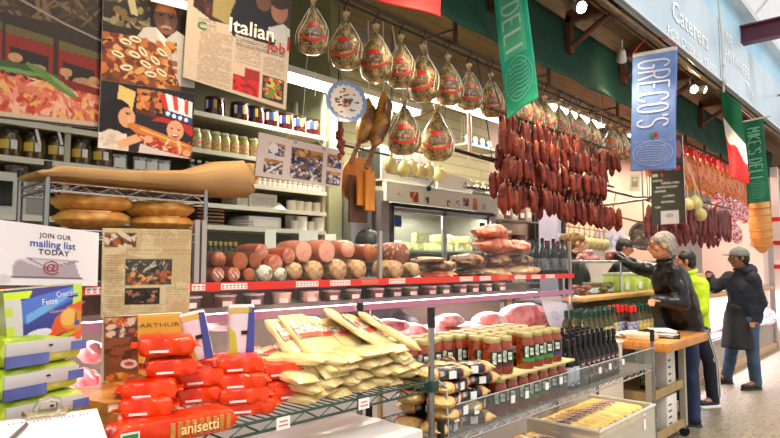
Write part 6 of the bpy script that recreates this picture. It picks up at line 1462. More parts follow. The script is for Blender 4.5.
def person(label,base,J,face,skin,hair=None,cap=None,jacket=None,trousers=None,shoes=None,coat=None,beard=None,glasses=False,tail=False,hands=True,scale=1.0,vox=.012,hood=None,stripes=False,jb=1.0,headr=1.0,collar=None,beltbag=False):
    """J: world joints; face: heading unit vector of the head"""
    B=Vector(base); t=thing('person',label,'person',B)
    J={k:Vector(v)-B for k,v in J.items()}
    f=Vector(face).normalized(); up=V(0,0,1); s=f.cross(up).normalized(); u=s.cross(f).normalized()  # s: person's right side
    h=J['head']; R=Matrix((s,f,u)).transposed(); R=Matrix(((s.x,f.x,u.x),(s.y,f.y,u.y),(s.z,f.z,u.z)))
    k=headr; H=lambda x,y,z: h+R@Vector((x,y,z))*k
    b=MB()
    b.ell(H(0,-.012,.03),(.074*k,.092*k,.088*k),R=R); b.ell(H(0,.012,-.035),(.058*k,.068*k,.075*k),R=R); b.ell(H(0,.045,-.075),(.032*k,.03*k,.03*k),R=R)  # skull, face, chin
    b.caps(H(0,.078,.02),H(0,.106,-.018),.009*k,.015*k); b.ell(H(0,.085,-.045),(.024*k,.012*k,.012*k),R=R); b.ell(H(0,.076,.034),(.05*k,.02*k,.012*k),R=R)
    for q in (-1,1): 
        b.ell(H(q*.078,-.005,.0),(.012*k,.02*k,.032*k),R=R); b.ell(H(q*.045,.05,-.015),(.022*k,.02*k,.02*k),R=R)
    b.caps(H(0,-.025,-.05),J['neck'],.052*k,.06)
    ch,hp=J['chest'],J['hip']
    sl,sr=J['shl'],J['shr']
    b.caps(J['neck'],ch,.06,.11); b.caps(ch,hp,.13,.12,fd=(sr-sl),flat=1.2)
    b.caps(sl,ch,.055,.09); b.caps(sr,ch,.055,.09)
    def hand(w,e,g,palmn,curl):
        """wrist w, forearm direction e, g: grip width direction"""
        e=e.normalized(); g=(g-e*g.dot(e)).normalized(); n=e.cross(g)
        p=w+e*.05; Rr=Matrix(((g.x,e.x,n.x),(g.y,e.y,n.y),(g.z,e.z,n.z)))
        b.ell(p,(.04,.05,.017),R=Rr)
        for i,(off,L) in enumerate(((-.028,.066),(-.010,.076),(.010,.072),(.028,.056))):
            a=w+e*.088+g*off; m_=a+(e*math.cos(curl)+n*math.sin(curl))*L*.5; c=m_+(e*math.cos(curl*2)+n*math.sin(curl*2))*L*.5
            b.caps(a,m_,.0095,.0088,8); b.caps(m_,c,.0088,.0075,8)
        a=w+e*.03-g*.034; m_=a+(e*.6-g*.8).normalized()*.036; c=m_+(e*.9-g*.2+n*math.sin(curl)).normalized()*.03
        b.caps(a,m_,.012,.010,8); b.caps(m_,c,.010,.0085,8)
    for sd in 'lr':
        S_,E_,W_2=J['sh'+sd],J['el'+sd],J['wr'+sd]
        b.caps(S_,E_,.052,.042); b.caps(E_,W_2,.042,.028)
        cu=J.get('curl'+sd); hand(W_2,J['hd'+sd] if 'hd'+sd in J else (W_2-E_),s if True else s,None,.5)
    for sd in 'lr':
        b.caps(hp+(J['kn'+sd]-hp)*.05+s*(.08 if sd=='r' else -.08),J['kn'+sd],.088,.06); b.caps(J['kn'+sd],J['an'+sd],.058,.042)
        fo=J['ft'+sd]; b.caps(J['an'+sd],fo,.04,.035)
    remesh(b,vox,'body',skin,t,4)
    # eyes, brows, mouth
    EW=mat('eye_white',(230,226,220),.3); EB=mat('eye_dark',(40,28,22),.2)
    for q in (-1,1):
        e=MB().ell(H(q*.030,.079,.012),(.012*k,.008*k,.007*k),R=R).build('eye',EW,t); MB().ell(H(q*.030,.0865,.012),(.005*k,.003*k,.005*k),R=R).build('iris',EB,e)
        if hair: MB().tube([H(q*.016,.092,.030),H(q*.032,.09,.036),H(q*.05,.078,.030)],[.003,.004,.002],6).build('eyebrow',hair,t)
    MB().tube([H(-.024,.088,-.046),H(0,.096,-.044),H(.024,.088,-.046)],[.003,.005,.003],6).build('mouth',mat('lip',(150,80,70),.5),t)
    # hair
    if hair:
        b=MB(); b.ell(H(0,-.026,.045 if not cap else .012),((.084 if not cap else .078)*k,.094*k,(.086 if not cap else .06)*k),R=R)
        b.ell(H(0,-.055,-.005),(.076*k,.062*k,.075*k),R=R)
        for q in (-1,1):
            if not cap: b.ell(H(q*.055,.02,.06),(.034*k,.055*k,.035*k),R=R)
            b.ell(H(q*.072,.012,.015),(.012*k,.014*k,.035*k),R=R)
        if tail: b.ell(H(0,-.15,.04),(.05*k,.06*k,.06*k),R=R); b.caps(H(0,-.10,.05),H(0,-.16,-.02),.035,.02)
        remesh(b,.010,'hair',hair,t,2,displace=lambda c: .004*noise.noise(c*40))
    if cap:
        b=MB(); prof=[(.094*k*math.cos(a),.092*k*math.sin(a)) for a in [PI/2*i/7 for i in range(8)]]; prof[-1]=(.001,.092*k)
        Mx=Matrix.Translation(H(0,-.012,.035))@R.to_4x4(); b.lathe([(.09*k,-.012)]+prof,24,Mx,sy=1.12); c=b.build('cap',cap,t)
        b=MB(); b.lathe([(.001,-.004),(.064*k,-.006),(.068*k,0),(.062*k,.004),(.001,.008)],20,Matrix.Translation(H(0,.105,.035))@R.to_4x4(),sy=1.0); b.build('visor',cap,c); MB().ell(H(0,-.012,.128),(.01,.01,.005)).build('cap_button',cap,c)
    if glasses:
        b=MB()
        for q in (-1,1): b.tube([H(q*.033+.02*math.cos(a),.095,.010+.015*math.sin(a)) for a in [2*PI*i/12 for i in range(13)]],.002,5); b.tube([H(q*.053,.093,.014),H(q*.08,.0,.012)],.002,5)
        b.build('glasses',mat('glasses_frame',(60,54,50),.3,.5),t)
    # jacket
    if jacket:
        b=MB(); bulk=J.get('bulk',V(1,0,0)).x if isinstance(J.get('bulk'),Vector) else 1
        b.caps(J['neck']-V(0,0,.03),ch,.085*jb,.16*jb); b.caps(ch,hp-V(0,0,.02),.172*jb,.16*jb,fd=(sr-sl),flat=1.2,n=18); b.caps(sl,ch,.09*jb,.13*jb); b.caps(sr,ch,.09*jb,.13*jb)
        for sd in 'lr': b.caps(J['sh'+sd],J['el'+sd],.088,.072); b.caps(J['el'+sd],J['wr'+sd]-(J['wr'+sd]-J['el'+sd])*.04,.072,.055)
        b.caps(J['neck']+s*.0,J['neck']-V(0,0,.02),.082,.085)
        remesh(b,.018,'jacket',jacket,t,3,displace=lambda c:.012*noise.noise(c*9)+.006*noise.noise(c*22+V(3,1,2)))
        b=MB(); nk=J['neck']; b.tube([nk+(s*math.cos(a)*.078+f*math.sin(a)*.075)+V(0,0,.03-.02*math.sin(a)) for a in [2*PI*i/16 for i in range(17)]],.018,8); b.build('collar',collar or jacket,t)
        b=MB(); b.tube([nk+f*.085-V(0,0,.03),ch+f*.172,hp+f*.186-V(0,0,.05)],.004,5); b.build('zip',mat('zip_metal',(120,116,110),.3,.8),t)
    if hood:
        b=MB(); nk=J['neck']; b.ell(nk-f*.09+V(0,0,.0),(.12,.09,.09),R=R); b.caps(nk-f*.02+s*.08,nk-f*.02-s*.08,.06,.06); b.tube([nk+s*.085+f*.04+V(0,0,-.01),nk+s*.09-f*.05+V(0,0,.03),nk-f*.11+V(0,0,.04),nk-s*.09-f*.05+V(0,0,.03),nk-s*.085+f*.04+V(0,0,-.01)],.035,8); remesh(b,.018,'hood',hood,t,3)
    if coat:
        b=MB(); bt=hp+V(0,0,-.42)+f*.04
        b.tube([ch-V(0,0,.2)+f*.08,hp+f*.10,bt+f*.08],[.11,.15,.185],20); remesh(b,.018,'apron',coat,t,2,displace=lambda c:.010*noise.noise(Vector((c.x*12,c.y*12,c.z*2))))
    if trousers:
        b=MB(); b.caps(hp,hp-V(0,0,.06),.14,.145,fd=(sr-sl),flat=1.15)
        for sd in 'lr':
            q=s*(.085 if sd=='r' else -.085); b.caps(hp+q-V(0,0,.04),J['kn'+sd],.105,.078); b.caps(J['kn'+sd],J['an'+sd]+V(0,0,.0),.078,.07)
        tr=remesh(b,.018,'trousers',trousers,t,3,displace=lambda c:.008*noise.noise(Vector((c.x*14,c.y*14,c.z*8))))
        if stripes:
            for sd in 'lr':
                for off in (-.02,.0,.02):
                    bb=MB(); qd=s*(1 if sd=='r' else -1)
                    pts=[]
                    for w0,w1,ra,rb in ((hp+qd*.085-V(0,0,.04),J['kn'+sd],.108,.082),(J['kn'+sd],J['an'+sd]+V(0,0,.03),.082,.072)):
                        for i in range(5): g=i/4; pts.append(w0*(1-g)+w1*g+(-f*.55+qd*.83)*(ra*(1-g)+rb*g)*1.0+f*off)
                    bb.tube(pts,.0065,5); bb.build('white_stripe',mat('stripe_white',(226,226,230),.5),tr)
    if shoes:
        for sd in 'lr':
            a,fo=J['an'+sd],J['ft'+sd]; d=(fo-a); d.z=0; d.normalize()
            b=MB(); b.caps(V(a.x,a.y,.05-B.z)-d*.03,V(fo.x,fo.y,.045-B.z)+d*.03,.045,.038); b.caps(V(a.x,a.y,.09-B.z),V(a.x,a.y,.05-B.z),.045,.045)
            b.v=[(x,y,max(z,.012-B.z)) for x,y,z in b.v]; sh_=remesh(b,.012,'shoe',shoes[0],t,2)
            sw=d.cross(V(0,0,1)); b=MB(); c0=V(a.x,a.y,0-B.z)-d*.03; c1=V(fo.x,fo.y,0-B.z)+d*.03
            b.caps(c0+V(0,0,.0),c1,.05,.044); b.v=[(x,y,min(max(z,.0-B.z),.024-B.z)) for x,y,z in b.v]; b.build('sole',shoes[1],sh_)
    return t
LEA=mat('black_leather',(14,12,14),.3,col2=(22,20,22),scale=9,coat=.1,bump=.4,spec=.4)
NEON=mat('neon_yellow_cloth',(206,236,20),.6,col2=(190,222,30),scale=5,bump=.2)
NAV=mat('navy_cloth',(20,26,38),.7,col2=(28,36,52),scale=6,bump=.3); NAVT=mat('navy_tracksuit',(24,30,50),.6)
JEAN=mat('blue_jeans',(52,74,104),.75,col2=(74,98,128),scale=5,bump=.2); DJEAN=mat('dark_jeans',(38,54,90),.75,col2=(28,40,70),scale=5)
GREYH=mat('grey_hair',(168,162,150),.6,col2=[(120,112,100),(206,202,194)],scale=30,stretch=(1,1,3)); DKH=mat('dark_hair',(34,26,22),.5,col2=(20,16,14),scale=20); BLH=mat('blond_hair',(150,110,60),.5,col2=(110,76,40),scale=25)
SK1=skinmat('tan',(206,140,104),(190,120,86)); SK2=skinmat('brown',(150,98,66),(130,82,54)); SK3=skinmat('fair',(222,164,130),(206,146,114))
SHB=(mat('shoe_black',(26,24,24),.5),mat('sole_dark',(44,40,36),.7)); SHW=(mat('shoe_navy',(30,34,48),.5),mat('sole_white',(226,222,214),.6))
# old man in leather jacket
f=(-.55,.83,-.02)
person('grey haired man in a black leather jacket reaching over the counter',(6.35,1.88,0),dict(head=(5.90,1.95,1.715),neck=(5.96,1.93,1.57),chest=(6.03,1.91,1.38),hip=(6.24,1.87,1.0),
 shl=(5.86,1.82,1.47),shr=(6.10,2.06,1.47),ell=(5.80,1.74,1.20),wrl=(5.66,1.96,1.22),hdl=(-.12,.25,-.06),elr=(6.22,2.30,1.52),wrr=(6.30,2.52,1.63),
 knl=(6.27,1.84,.52),anl=(6.30,1.84,.09),ftl=(6.24,1.95,.05),knr=(6.36,1.93,.52),anr=(6.40,1.92,.09),ftr=(6.34,2.03,.05)),f,SK1,hair=GREYH,jacket=LEA,trousers=DJEAN,shoes=SHB,glasses=True,headr=1.12)
# youth in neon jacket
person('youth in a neon yellow jacket and striped navy track trousers behind the leather jacket man',(7.2,1.95,0),dict(head=(6.84,2.03,1.57),neck=(6.88,2.0,1.43),chest=(6.92,2.0,1.22),hip=(7.04,2.0,.90),
 shl=(6.84,1.88,1.33),shr=(7.02,2.12,1.33),ell=(6.80,1.86,1.08),wrl=(6.72,2.0,.98),elr=(7.16,2.16,1.08),wrr=(7.04,2.32,1.02),
 knl=(7.16,1.90,.50),anl=(7.30,1.92,.09),ftl=(7.20,1.98,.05),knr=(7.24,2.10,.50),anr=(7.40,2.20,.09),ftr=(7.30,2.26,.05)),(-.5,.86,0),SK1,hair=DKH,jacket=NEON,trousers=NAVT,shoes=SHW,stripes=True,jb=.86,headr=1.02)
# man in grey cap
person('man in a grey flat cap, dark hooded jacket and jeans pointing at the far case',(8.55,1.88,0),dict(head=(8.25,1.83,1.62),neck=(8.33,1.82,1.47),chest=(8.40,1.82,1.28),hip=(8.48,1.82,.93),
 shl=(8.30,1.70,1.38),shr=(8.46,1.98,1.38),ell=(8.42,1.64,1.08),wrl=(8.38,1.74,.84),hdl=(0,.05,-.3),elr=(8.40,2.14,1.24),wrr=(8.48,2.22,1.42),hdr=(.12,.18,.16),
 knl=(8.52,1.78,.50),anl=(8.64,1.78,.09),ftl=(8.50,1.86,.05),knr=(8.60,2.02,.50),anr=(8.80,2.14,.09),ftr=(8.66,2.26,.05)),(-.62,.78,.02),SK2,hair=DKH,cap=mat('grey_cap',(96,100,98),.7,col2=(120,124,120),scale=10),jacket=NAV,hood=NAV,trousers=JEAN,shoes=SHB,coat=mat('black_apron',(24,24,30),.8),headr=1.1)
# shop assistants
def stand(hd,base,face,lean=0.0,arm=None):
    hd=Vector(hd); f=Vector(face).normalized(); s=f.cross(V(0,0,1)).normalized(); z0=base
    nk=hd+V(0,0,-.15)-f*.03; ch=nk+V(0,0,-.2)-f*.02; hp=ch+V(0,0,-.38)-f*.08*lean
    g=lambda x:V(hp.x+x.x,hp.y+x.y,0)
    J=dict(head=hd,neck=nk,chest=ch,hip=hp)
    for sd,q in (('l',-1),('r',1)):
        J['sh'+sd]=ch+s*q*.17+V(0,0,.1); J['el'+sd]=ch+s*q*.2+f*.08-V(0,0,.16); J['wr'+sd]=J['el'+sd]+f*.22+V(0,0,-.02)
        J['kn'+sd]=V(hp.x,hp.y,z0+.5)+s*q*.09+f*.03; J['an'+sd]=V(hp.x,hp.y,z0+.09)+s*q*.09; J['ft'+sd]=J['an'+sd]+f*.12-V(0,0,.04)
    if arm: J.update({k:Vector(v) for k,v in arm.items()})
    return J
SHIRT=mat('black_shirt',(30,28,30),.7); 
hd=at(578,244,Y=2.98)
person('fair haired woman with a ponytail serving behind the counter',(hd.x,hd.y,.12),stand(hd,.12,(.3,-.95,-.05)),(.45,-.88,-.12),SK3,hair=BLH,tail=True,jacket=SHIRT,trousers=DJEAN,shoes=SHB)
hd=at(625,248,Y=3.0)
person('server in a black and white cap bending forward behind the counter',(hd.x,hd.y,.12),stand(hd,.12,(.2,-.95,0),arm=None),(.36,-.92,-.22),SK1,hair=DKH,cap=mat('black_cap',(26,26,30),.5,col2=[(24,24,28),(30,30,34),(206,206,206)],scale=14,ramp=(.3,.8)),jacket=SHIRT,trousers=DJEAN,shoes=SHB)
hd=at(368,247,Y=2.98)
person('worker in a black cap mostly hidden behind the salami display',(hd.x,hd.y,0),stand(hd,0,(-.3,-.95,0)),(-.5,-.8,-.2),SK1,hair=DKH,cap=MATS['black_cap'],jacket=SHIRT,trousers=DJEAN,shoes=SHB)
# ================= butcher block cart and what stands on it
CT=thing('rolling_cart','rolling cart with a thick butcher block top and two open shelves','cart',(5.07,1.8,0))
MB().box((.405,.125,.895),(1.05,.65,.07),bev=.006).build('block_top',mat('block_top_wood',(222,150,70),.35,col2=(190,118,50),scale=4,stretch=(1,14,1),coat=.3),CT)
LEGM=mat('cart_grey',(176,170,156),.4,.3); TANR=mat('cart_tan_rail',(178,150,104),.55,col2=(160,132,88),scale=6)
for x in (0,.83):
    for y in (0,.44):
        MB().box((x,y,.48),(.05,.05,.76)).build('leg',LEGM,CT,smooth=False)
        w_=MB(); w_.tube([(x-.012,y,.045),(x+.012,y,.045)],.045,16); wh=w_.build('caster_wheel',mat('rubber_black',(24,24,24),.6),CT); MB().box((x,y,.085),(.045,.035,.03)).build('caster_fork',LEGM,wh,smooth=False)
for z in (.47,.125):
    b=MB(); b.box((.415,.0,z),(.80,.02,.07)); b.box((.415,.44,z),(.80,.02,.07)); b.box((0,.22,z),(.02,.42,.07)); b.box((.83,.22,z),(.02,.42,.07)); b.box((.415,.22,z-.02),(.82,.43,.012)); b.build('shelf',TANR,CT,smooth=False)
gc=mat('carton_print_green',(30,90,66),.5)
def wbox(lb,x,y,z,w,d,h,rot=0):
    t=thing('carton',lb,'carton',(x,y,z),rot); MB().box((0,0,h/2),(w,d,h),bev=.003).build('box',CARD,t)
    b=MB()
    for k in range(4): b.box((-w*.2+.0,-d/2-.001,h*(.2+.18*k)),(w*.3,.002,h*.05))
    b.build('green_print',gc,t,smooth=False)
wbox('white carton with green bars on the upper cart shelf',5.66,1.92,.46,.22,.2,.33); wbox('white carton with green bars on the lower cart shelf',5.62,1.92,.115,.26,.22,.29); wbox('plain white carton at the left of the lower cart shelf',5.22,2.02,.115,.2,.3,.3)
cbt=bottle('oil_bottle',.035,.28,mat('oil_glass',(54,60,20),.08,coat=.6),mat('oil_cap_green',(18,58,44),.35),mat('oil_label',(226,214,180),.5,col2=[(60,90,60),(230,220,190)],scale=30))
cbt.put((5.40,1.90,.46),FACE,'oil bottle on the upper cart shelf left of the carton'); cbt.put((5.40,1.90,.115),FACE,'oil bottle on the lower cart shelf, front one'); cbt.put((5.46,2.0,.115),FACE,'oil bottle on the lower cart shelf, rear one'); cbt.put((5.47,1.99,.46),FACE,'oil bottle on the upper cart shelf, rear one')
# tray with papers
t=thing('paper_tray','black wire tray with folded white papers on the butcher block','tray',(5.42,1.78,.932),.3)
b=MB(); b.box((0,0,.004),(.30,.22,.006))
for k in (.02,.045): b.tube([(-.15,-.11,k),(.15,-.11,k),(.15,.11,k),(-.15,.11,k),(-.15,-.11,k)],.0035,5)
for k in range(9): b.tube([(-.15+.0375*k,-.11,0),(-.15+.0375*k,-.11,.045)],.0025,4); b.tube([(-.15+.0375*k,.11,0),(-.15+.0375*k,.11,.045)],.0025,4)
b.build('wire_frame',BLACK,t)
for k in range(5): MB().box((.01*k-.02,.006*k,.014+.010*k),(.25,.18,.006),M=Matrix.Rotation(.12*k-.2,4,'Z')).build('paper',WHITEP,t,smooth=False)
t=thing('low_carton','low cream open carton at the left end of the butcher block','carton',(5.10,1.86,.932)); MB().box((0,0,.025),(.2,.2,.05),bev=.004).build('box',mat('cream_carton',(222,200,160),.6),t)
t=thing('clear_tray','crumpled clear plastic tray with white cloth on the butcher block','tray',(5.18,2.0,.932)); o=lump_mesh(.12,.09,.03,77,.2); o.v=[(x,y,max(z,-.02)+.021) for x,y,z in o.v]; o.build('cloth',mat('white_cloth',(230,226,220),.6),t)
# side stand carrying the bottles
o=thing('side_stand','pale stand behind the chrome rack end carrying olive oil bottles','stand',(4.36,1.96,0)); MB().box((.28,.14,.46),(.54,.30,.92),bev=.005).build('cabinet',mat('stand_cream',(214,198,176),.6),o); MB().box((.28,.14,.925),(.56,.32,.014)).build('top',WHITE,o,smooth=False)
OB=[bottle('olive_oil_bottle',.033,.25,mat('oil_glass2',(70,64,12),.1,coat=.3,col2=(38,40,10),scale=5),mat('cap_dark_green',(14,58,44),.35),mat('oil_label2',(196,190,150),.5,col2=[(40,60,90),(226,206,120),(40,70,50)],scale=36),neckr=.42,capl=.2),
 bottle('red_cap_bottle',.033,.25,mat('oil_glass3',(50,24,14),.1,coat=.3),mat('cap_red',(206,34,26),.35),mat('oil_label3',(50,60,120),.5,col2=(190,190,200),scale=30),neckr=.45,capl=.22),
 bottle('yellow_label_bottle',.033,.25,mat('oil_glass2'),mat('cap_dark_green',(14,58,44)),mat('oil_label4',(226,206,60),.5,col2=(60,80,150),scale=20),neckr=.42,capl=.2)]
for r_,y in enumerate((2.04,2.125,2.21)):
    for k in range(16):
        x=4.42+k*.092+.02*r_
        if 4.90<x<4.97 or x>5.82: continue
        kd=0 if x<5.22 else (1 if x<5.48 else 2); z=.934 
        if x>=4.95 and r_==0 and x<5.3: continue
        OB[kd].put((x,y,z),FACE+RNG.uniform(-.3,.3),'%s olive oil bottle, %s row, %s from left'%(('green capped','red capped','yellow labelled')[kd],('front','middle','rear')[r_],nm[k]),'olive oil bottles beyond the chrome rack')
# ================= prepared food counter
PF=thing('food_counter','prepared food counter with a wooden ledge between the deli case and the far cases','counter',(4.86,2.34,0))
MB().box((1.5,.3,.6),(3.0,.6,1.2)).build('base',mat('dark_base',(50,46,42),.5),PF,smooth=False)
MB().box((1.5,-.0,1.245),(3.0,.18,.035),bev=.005).build('wooden_ledge',mat('ledge_wood',(206,156,90),.45,col2=(180,128,66),scale=4,stretch=(1,10,1)),PF)
MB().box((1.5,.35,1.215),(2.96,.46,.02)).build('steel_top',STEEL,PF,smooth=False)
MB().box((1.3,.10,1.42),(2.6,.006,.30)).build('glass_guard',GLASS,PF,smooth=False)
b=MB(); b.tube([(0,.10,1.575),(2.6,.10,1.575)],.010,8); b.build('guard_rail',CHROME,PF)
b=MB(); b.box((1.3,.32,1.56),(2.6,.4,.01)); b.build('upper_glass_shelf',GLASS,PF,smooth=False)
for x in (.02,1.3,2.58): MB().tube([(x,.10,1.26),(x,.10,1.575)],.012,8).build('post',CHROME,PF)
OL=mat('olive_mix',(120,96,40),.3,col2=[(90,80,30),(150,90,40),(70,60,30)],scale=30,coat=.6,bump=.6); SOP=mat('soppressata',(120,52,40),.4,col2=[(160,90,70),(80,30,26)],scale=14,coat=.4,bump=.2)
def plate_of(lb,px,py,Y,m,n,w=.16,z=None):
    p=at(px,py,Y=Y); p.z=z if z is not None else p.z; t=thing('food_tray',lb,'food tray',p)
    MB().lathe([(w*.7,0),(w,.02),(w*.97,.024),(w*.6,.008),(.004,.006)],24).build('tray',CHROME,t)
    rs=random.Random(int(px)); 
    for k in range(n):
        a=rs.uniform(0,6.28); r=rs.uniform(0,w*.6); b=MB(); b.ell((r*math.cos(a),r*math.sin(a),.035+.03*(k%3)),(.05,.032,.028),12,8,R=Euler((0,0,rs.uniform(0,3))).to_matrix()); b.build('piece',m,t)
plate_of('steel tray of dark red sausage pieces right behind the deli case post, lower',583,292,2.6,SOP,12,.17,1.226)
plate_of('steel tray of brown stuffed peppers beside the sausage tray',601,292,2.6,OL,12,.15,1.226)
plate_of('upper tray of pinkish red cut meat on the glass shelf by the woman',588,262,2.62,mat('meat_rose',(170,84,80),.4,col2=(206,140,130),scale=10,coat=.4),10,.16,1.566)
plate_of('upper tray of brown pieces near the reaching hand',610,262,2.62,SOP,8,.12,1.566)
j=jar('antipasto_jar','x',.05,.14,GLDARK('antipasto',(96,78,34),[(130,70,40),(70,70,30)]),mat('steel_lid',(176,170,150),.3,.6),[WL],neck=.9)
for i in range(5): j.put((5.75+i*.13,2.62,1.226),FACE,'dark antipasto jar on the food counter, %s from left'%nm[i],'antipasto jars on the food counter')
YG=mat('lime_contents',(196,214,84),.4,col2=[(214,224,120),(170,190,60)],scale=10)
for i,(px,lb) in enumerate(((621,'left'),(634,'middle'),(647,'right'))):
    p=at(px,292,Y=2.58); t=thing('salad_tub','clear tub of yellow green salad behind the ledge, %s one'%lb,'tub',(p.x,2.62,1.226))
    MB().box((0,0,.10),(.24,.2,.2),taper=1.05,bev=.01).build('salad',YG,t); MB().box((0,0,.215),(.27,.23,.03),bev=.006).build('lid',mat('lid_clearish',(214,220,190),.25),t); MB().box((0,-.112,.09),(.11,.003,.08)).build('label',WHITEP,t,smooth=False)
# ================= far cases
FC=thing('meat_case','long glass meat case at the far right with a low grey base','display case',(8.05,2.4,0))
L=6.4
FG=mat('far_case_grey',(170,160,152),.4,.3)
MB().box((L/2,.33,.24),(L,.62,.40)).build('base',FG,FC,smooth=False)
MB().box((L/2,.0,.035),(L,.06,.07)).build('kick_rail',mat('tan_kick',(196,160,124),.6),FC,smooth=False)
MB().box((L/2,.01,.465),(L,.05,.04)).build('lower_rail',CHROME,FC,smooth=False)
MB().box((L/2,.02,.78),(L,.008,.6)).build('front_glass',GLASS2,FC,smooth=False)
MB().box((L/2,.0,1.10),(L,.06,.05)).build('wood_rail',mat('case_wood_rail',(196,150,100),.5),FC,smooth=False)
MB().box((L/2,.33,1.13),(L,.62,.02)).build('top_shelf',STEEL,FC,smooth=False)
MB().box((L/2,.33,.5),(L-.04,.58,.02)).build('deck',mat('ice_white',(236,236,240),.5,col2=(206,216,222),scale=14,bump=.5),FC,smooth=False)
MB().box((L/2,.63,.8),(L,.02,.64)).build('rear',mat('far_rear',(206,200,200),.4),FC,smooth=False)
MB().box((.01,.33,.8),(.02,.6,.64)).build('end_panel',STEEL,FC,smooth=False)
MB().box((L/2,.2,1.105),(L-.1,.06,.02)).build('lamp_tube',mat('tube_cool2',(250,246,255),.4,emit=7),FC,smooth=False)
for k in range(3): area('far_case_glow',(9.1+2.1*k,2.58,1.085),1.9,.08,28,(255,240,246))
rs=random.Random(14); MI=[MR,MP,MW,mat('fish_grey',(196,204,206),.3,col2=[(226,220,222),(130,160,160)],scale=8,coat=.5)]
for k in range(22):
    x=.2+k*.275; kd=(3,3,2,3,0,1,3,2,1,0,2,1,0,2,1,2,0,1,2,0,1,2)[k]
    b=lump_mesh(.13,.15,.07,100+k,.15); o=b.build('meat_cut',MI[kd],loc=(8.05+x,2.66+rs.uniform(-.04,.04),.58)); tag(o,'%s in the far case, %s of the row from its left end'%(('red meat cut','pink meat cut','pale fatty cut','grey white cut')[kd],(nm+['nineteenth','twentieth','twenty-first','twenty-second'])[k]),'meat','meat cuts laid in the far case')
for k in range(10):
    b=lump_mesh(.12,.12,.05,200+k,.12); o=b.build('meat_tray_pack',MI[(1,0,2)[k%3]],loc=(9.4+k*.42,2.72,1.19)); tag(o,'%s package on top of the far case, %s from left'%(('pink','red','pale')[k%3],nm[k]),'meat','packages on top of the far case')
t=thing('bread_tray','cardboard tray on top of the far case behind the pointing hand','tray',(8.75,2.62,1.142)); MB().box((0,0,.14),(.75,.35,.28),bev=.01).build('tray',mat('cardboard_tan',(214,170,120),.7),t); 
o=MB().box((8.3,2.62,1.3),(.3,.4,.32),bev=.01).build('glass_dome',PLEX); tag(o,'clear plastic bin on top of the far case left end','bin')
# ================= far stall: hanging goods
b=MB(); b.tube([(7.7,2.7,3.32),(14.2,2.7,3.32)],.02,8); b.tube([(7.7,3.0,3.45),(14.2,3.0,3.45)],.015,8); FR=tag(b.build('hanging_rail',MATS['dark_pipe']),'pair of dark rails over the far meat stall','rail')
b=MB()
for k in range(7): b.box((7.9+k*1.0,2.85,3.62),(.03,.03,.6))
tag(b.build('rail_hanger',MATS['dark_bar']),'dark drop rods above the far meat stall rails','hanger')
PRO=mat('prosciutto_far',(206,110,60),.4,col2=[(186,60,40),(226,140,80),(206,96,60),(170,54,40)],scale=9,detail=6,ramp=(.2,.8),coat=.3,bump=.4)
t=thing('hanging_prosciutto','x','ham')
b=MB(); b.lathe([(.002,-.62),(.07,-.61),(.12,-.56),(.14,-.48),(.13,-.38),(.10,-.27),(.065,-.16),(.04,-.08),(.035,-.03),(.02,0)],18,sy=.75); b.v=[tuple(Vector(v)*(1+.12*noise.noise(Vector(v)*9))) for v in b.v]; b.build('ham_body',PRO,t)
MB().tube([(0,0,-.02),(0,0,.07)],.008,5).build('cord',NETW,t)
b=MB(); b.box((0,-.02,-.01),(.07,.03,.10)); b.box((.03,-.02,-.06),(.03,.02,.08)); b.build('red_ribbon',mat('ribbon_red',(206,24,28),.5),t,smooth=False)
PP=Proto(t)
for k in range(17):
    x=8.0+k*.31; p=V(x,2.7+.0,3.25)
    PP.put(p,viewrot(p)+RNG.uniform(-.4,.4),'orange red prosciutto leg with a red ribbon, %s from left in the far stall'%nm[k],'prosciutto legs in the far stall',scale=RNG.uniform(.85,1.0))
MAR=mat('maroon_salami',(92,30,36),.45,col2=[(120,46,48),(66,20,28)],scale=12,coat=.2,bump=.2)
t=thing('long_salami','x','salami'); b=MB(); K=10; b.tube([(.01*math.sin(k),0,-.46*k/(K-1)) for k in range(K)],[.012]+[.036+.003*math.sin(k*2) for k in range(1,K-1)]+[.01],10); b.build('casing',MAR,t); MB().tube([(0,0,-.01),(0,0,.06)],.004,4).build('string',MATS['twine'],t); LS=Proto(t)
b=MB(); b.tube([(7.85,2.55,2.46),(11.2,2.55,2.46)],.012,6)
for x in (7.95,9.5,11.1): b.tube([(x,2.55,2.46),(x,2.62,3.3)],.005,4)
tag(b.build('salami_bar',MATS['dark_bar']),'bar carrying the maroon salami in the far stall','bar')
b=MB(); b.tube([(7.85,2.75,2.36),(11.2,2.75,2.36)],.012,6)
for x in (7.95,11.1): b.tube([(x,2.75,2.36),(x,2.72,3.3)],.005,4)
tag(b.build('salami_bar',MATS['dark_bar']),'rear bar carrying more maroon salami in the far stall','bar')
n=0
for r_,(y,z) in enumerate(((2.55,2.41),(2.75,2.31))):
    for k in range(32):
        x=7.92+k*.1
        if r_==0 and 8.15<x<8.45: continue
        LS.put((x,y+RNG.uniform(-.03,.03),z+RNG.uniform(-.03,.02)),(RNG.uniform(-.06,.06),RNG.uniform(-.15,.15),RNG.uniform(0,6)),'long maroon salami hanging in the far stall, %s row'%('front','rear')[r_],'maroon salami in the far stall, %s row'%('front','rear')[r_],scale=(1,1,RNG.uniform(.85,1.1)))
for i,(px,py,sc) in enumerate(((695,195,2.0),(700,207,1.9),(688,198,1.6))):
    p=at(px,py,Y=2.45); sp_.put(p,i,'cream provolone ball in the far stall, %s of three'%('upper','lower','left')[i],'provolone balls in the far stall',scale=(sc,sc,sc*.9)); 
    b=MB(); b.tube([p+V(0,0,.08*sc),(p.x,2.68,3.31)],.004,4); tag(b.build('string',NETW),'string holding the %s provolone ball'%('upper','lower','left')[i],'string')
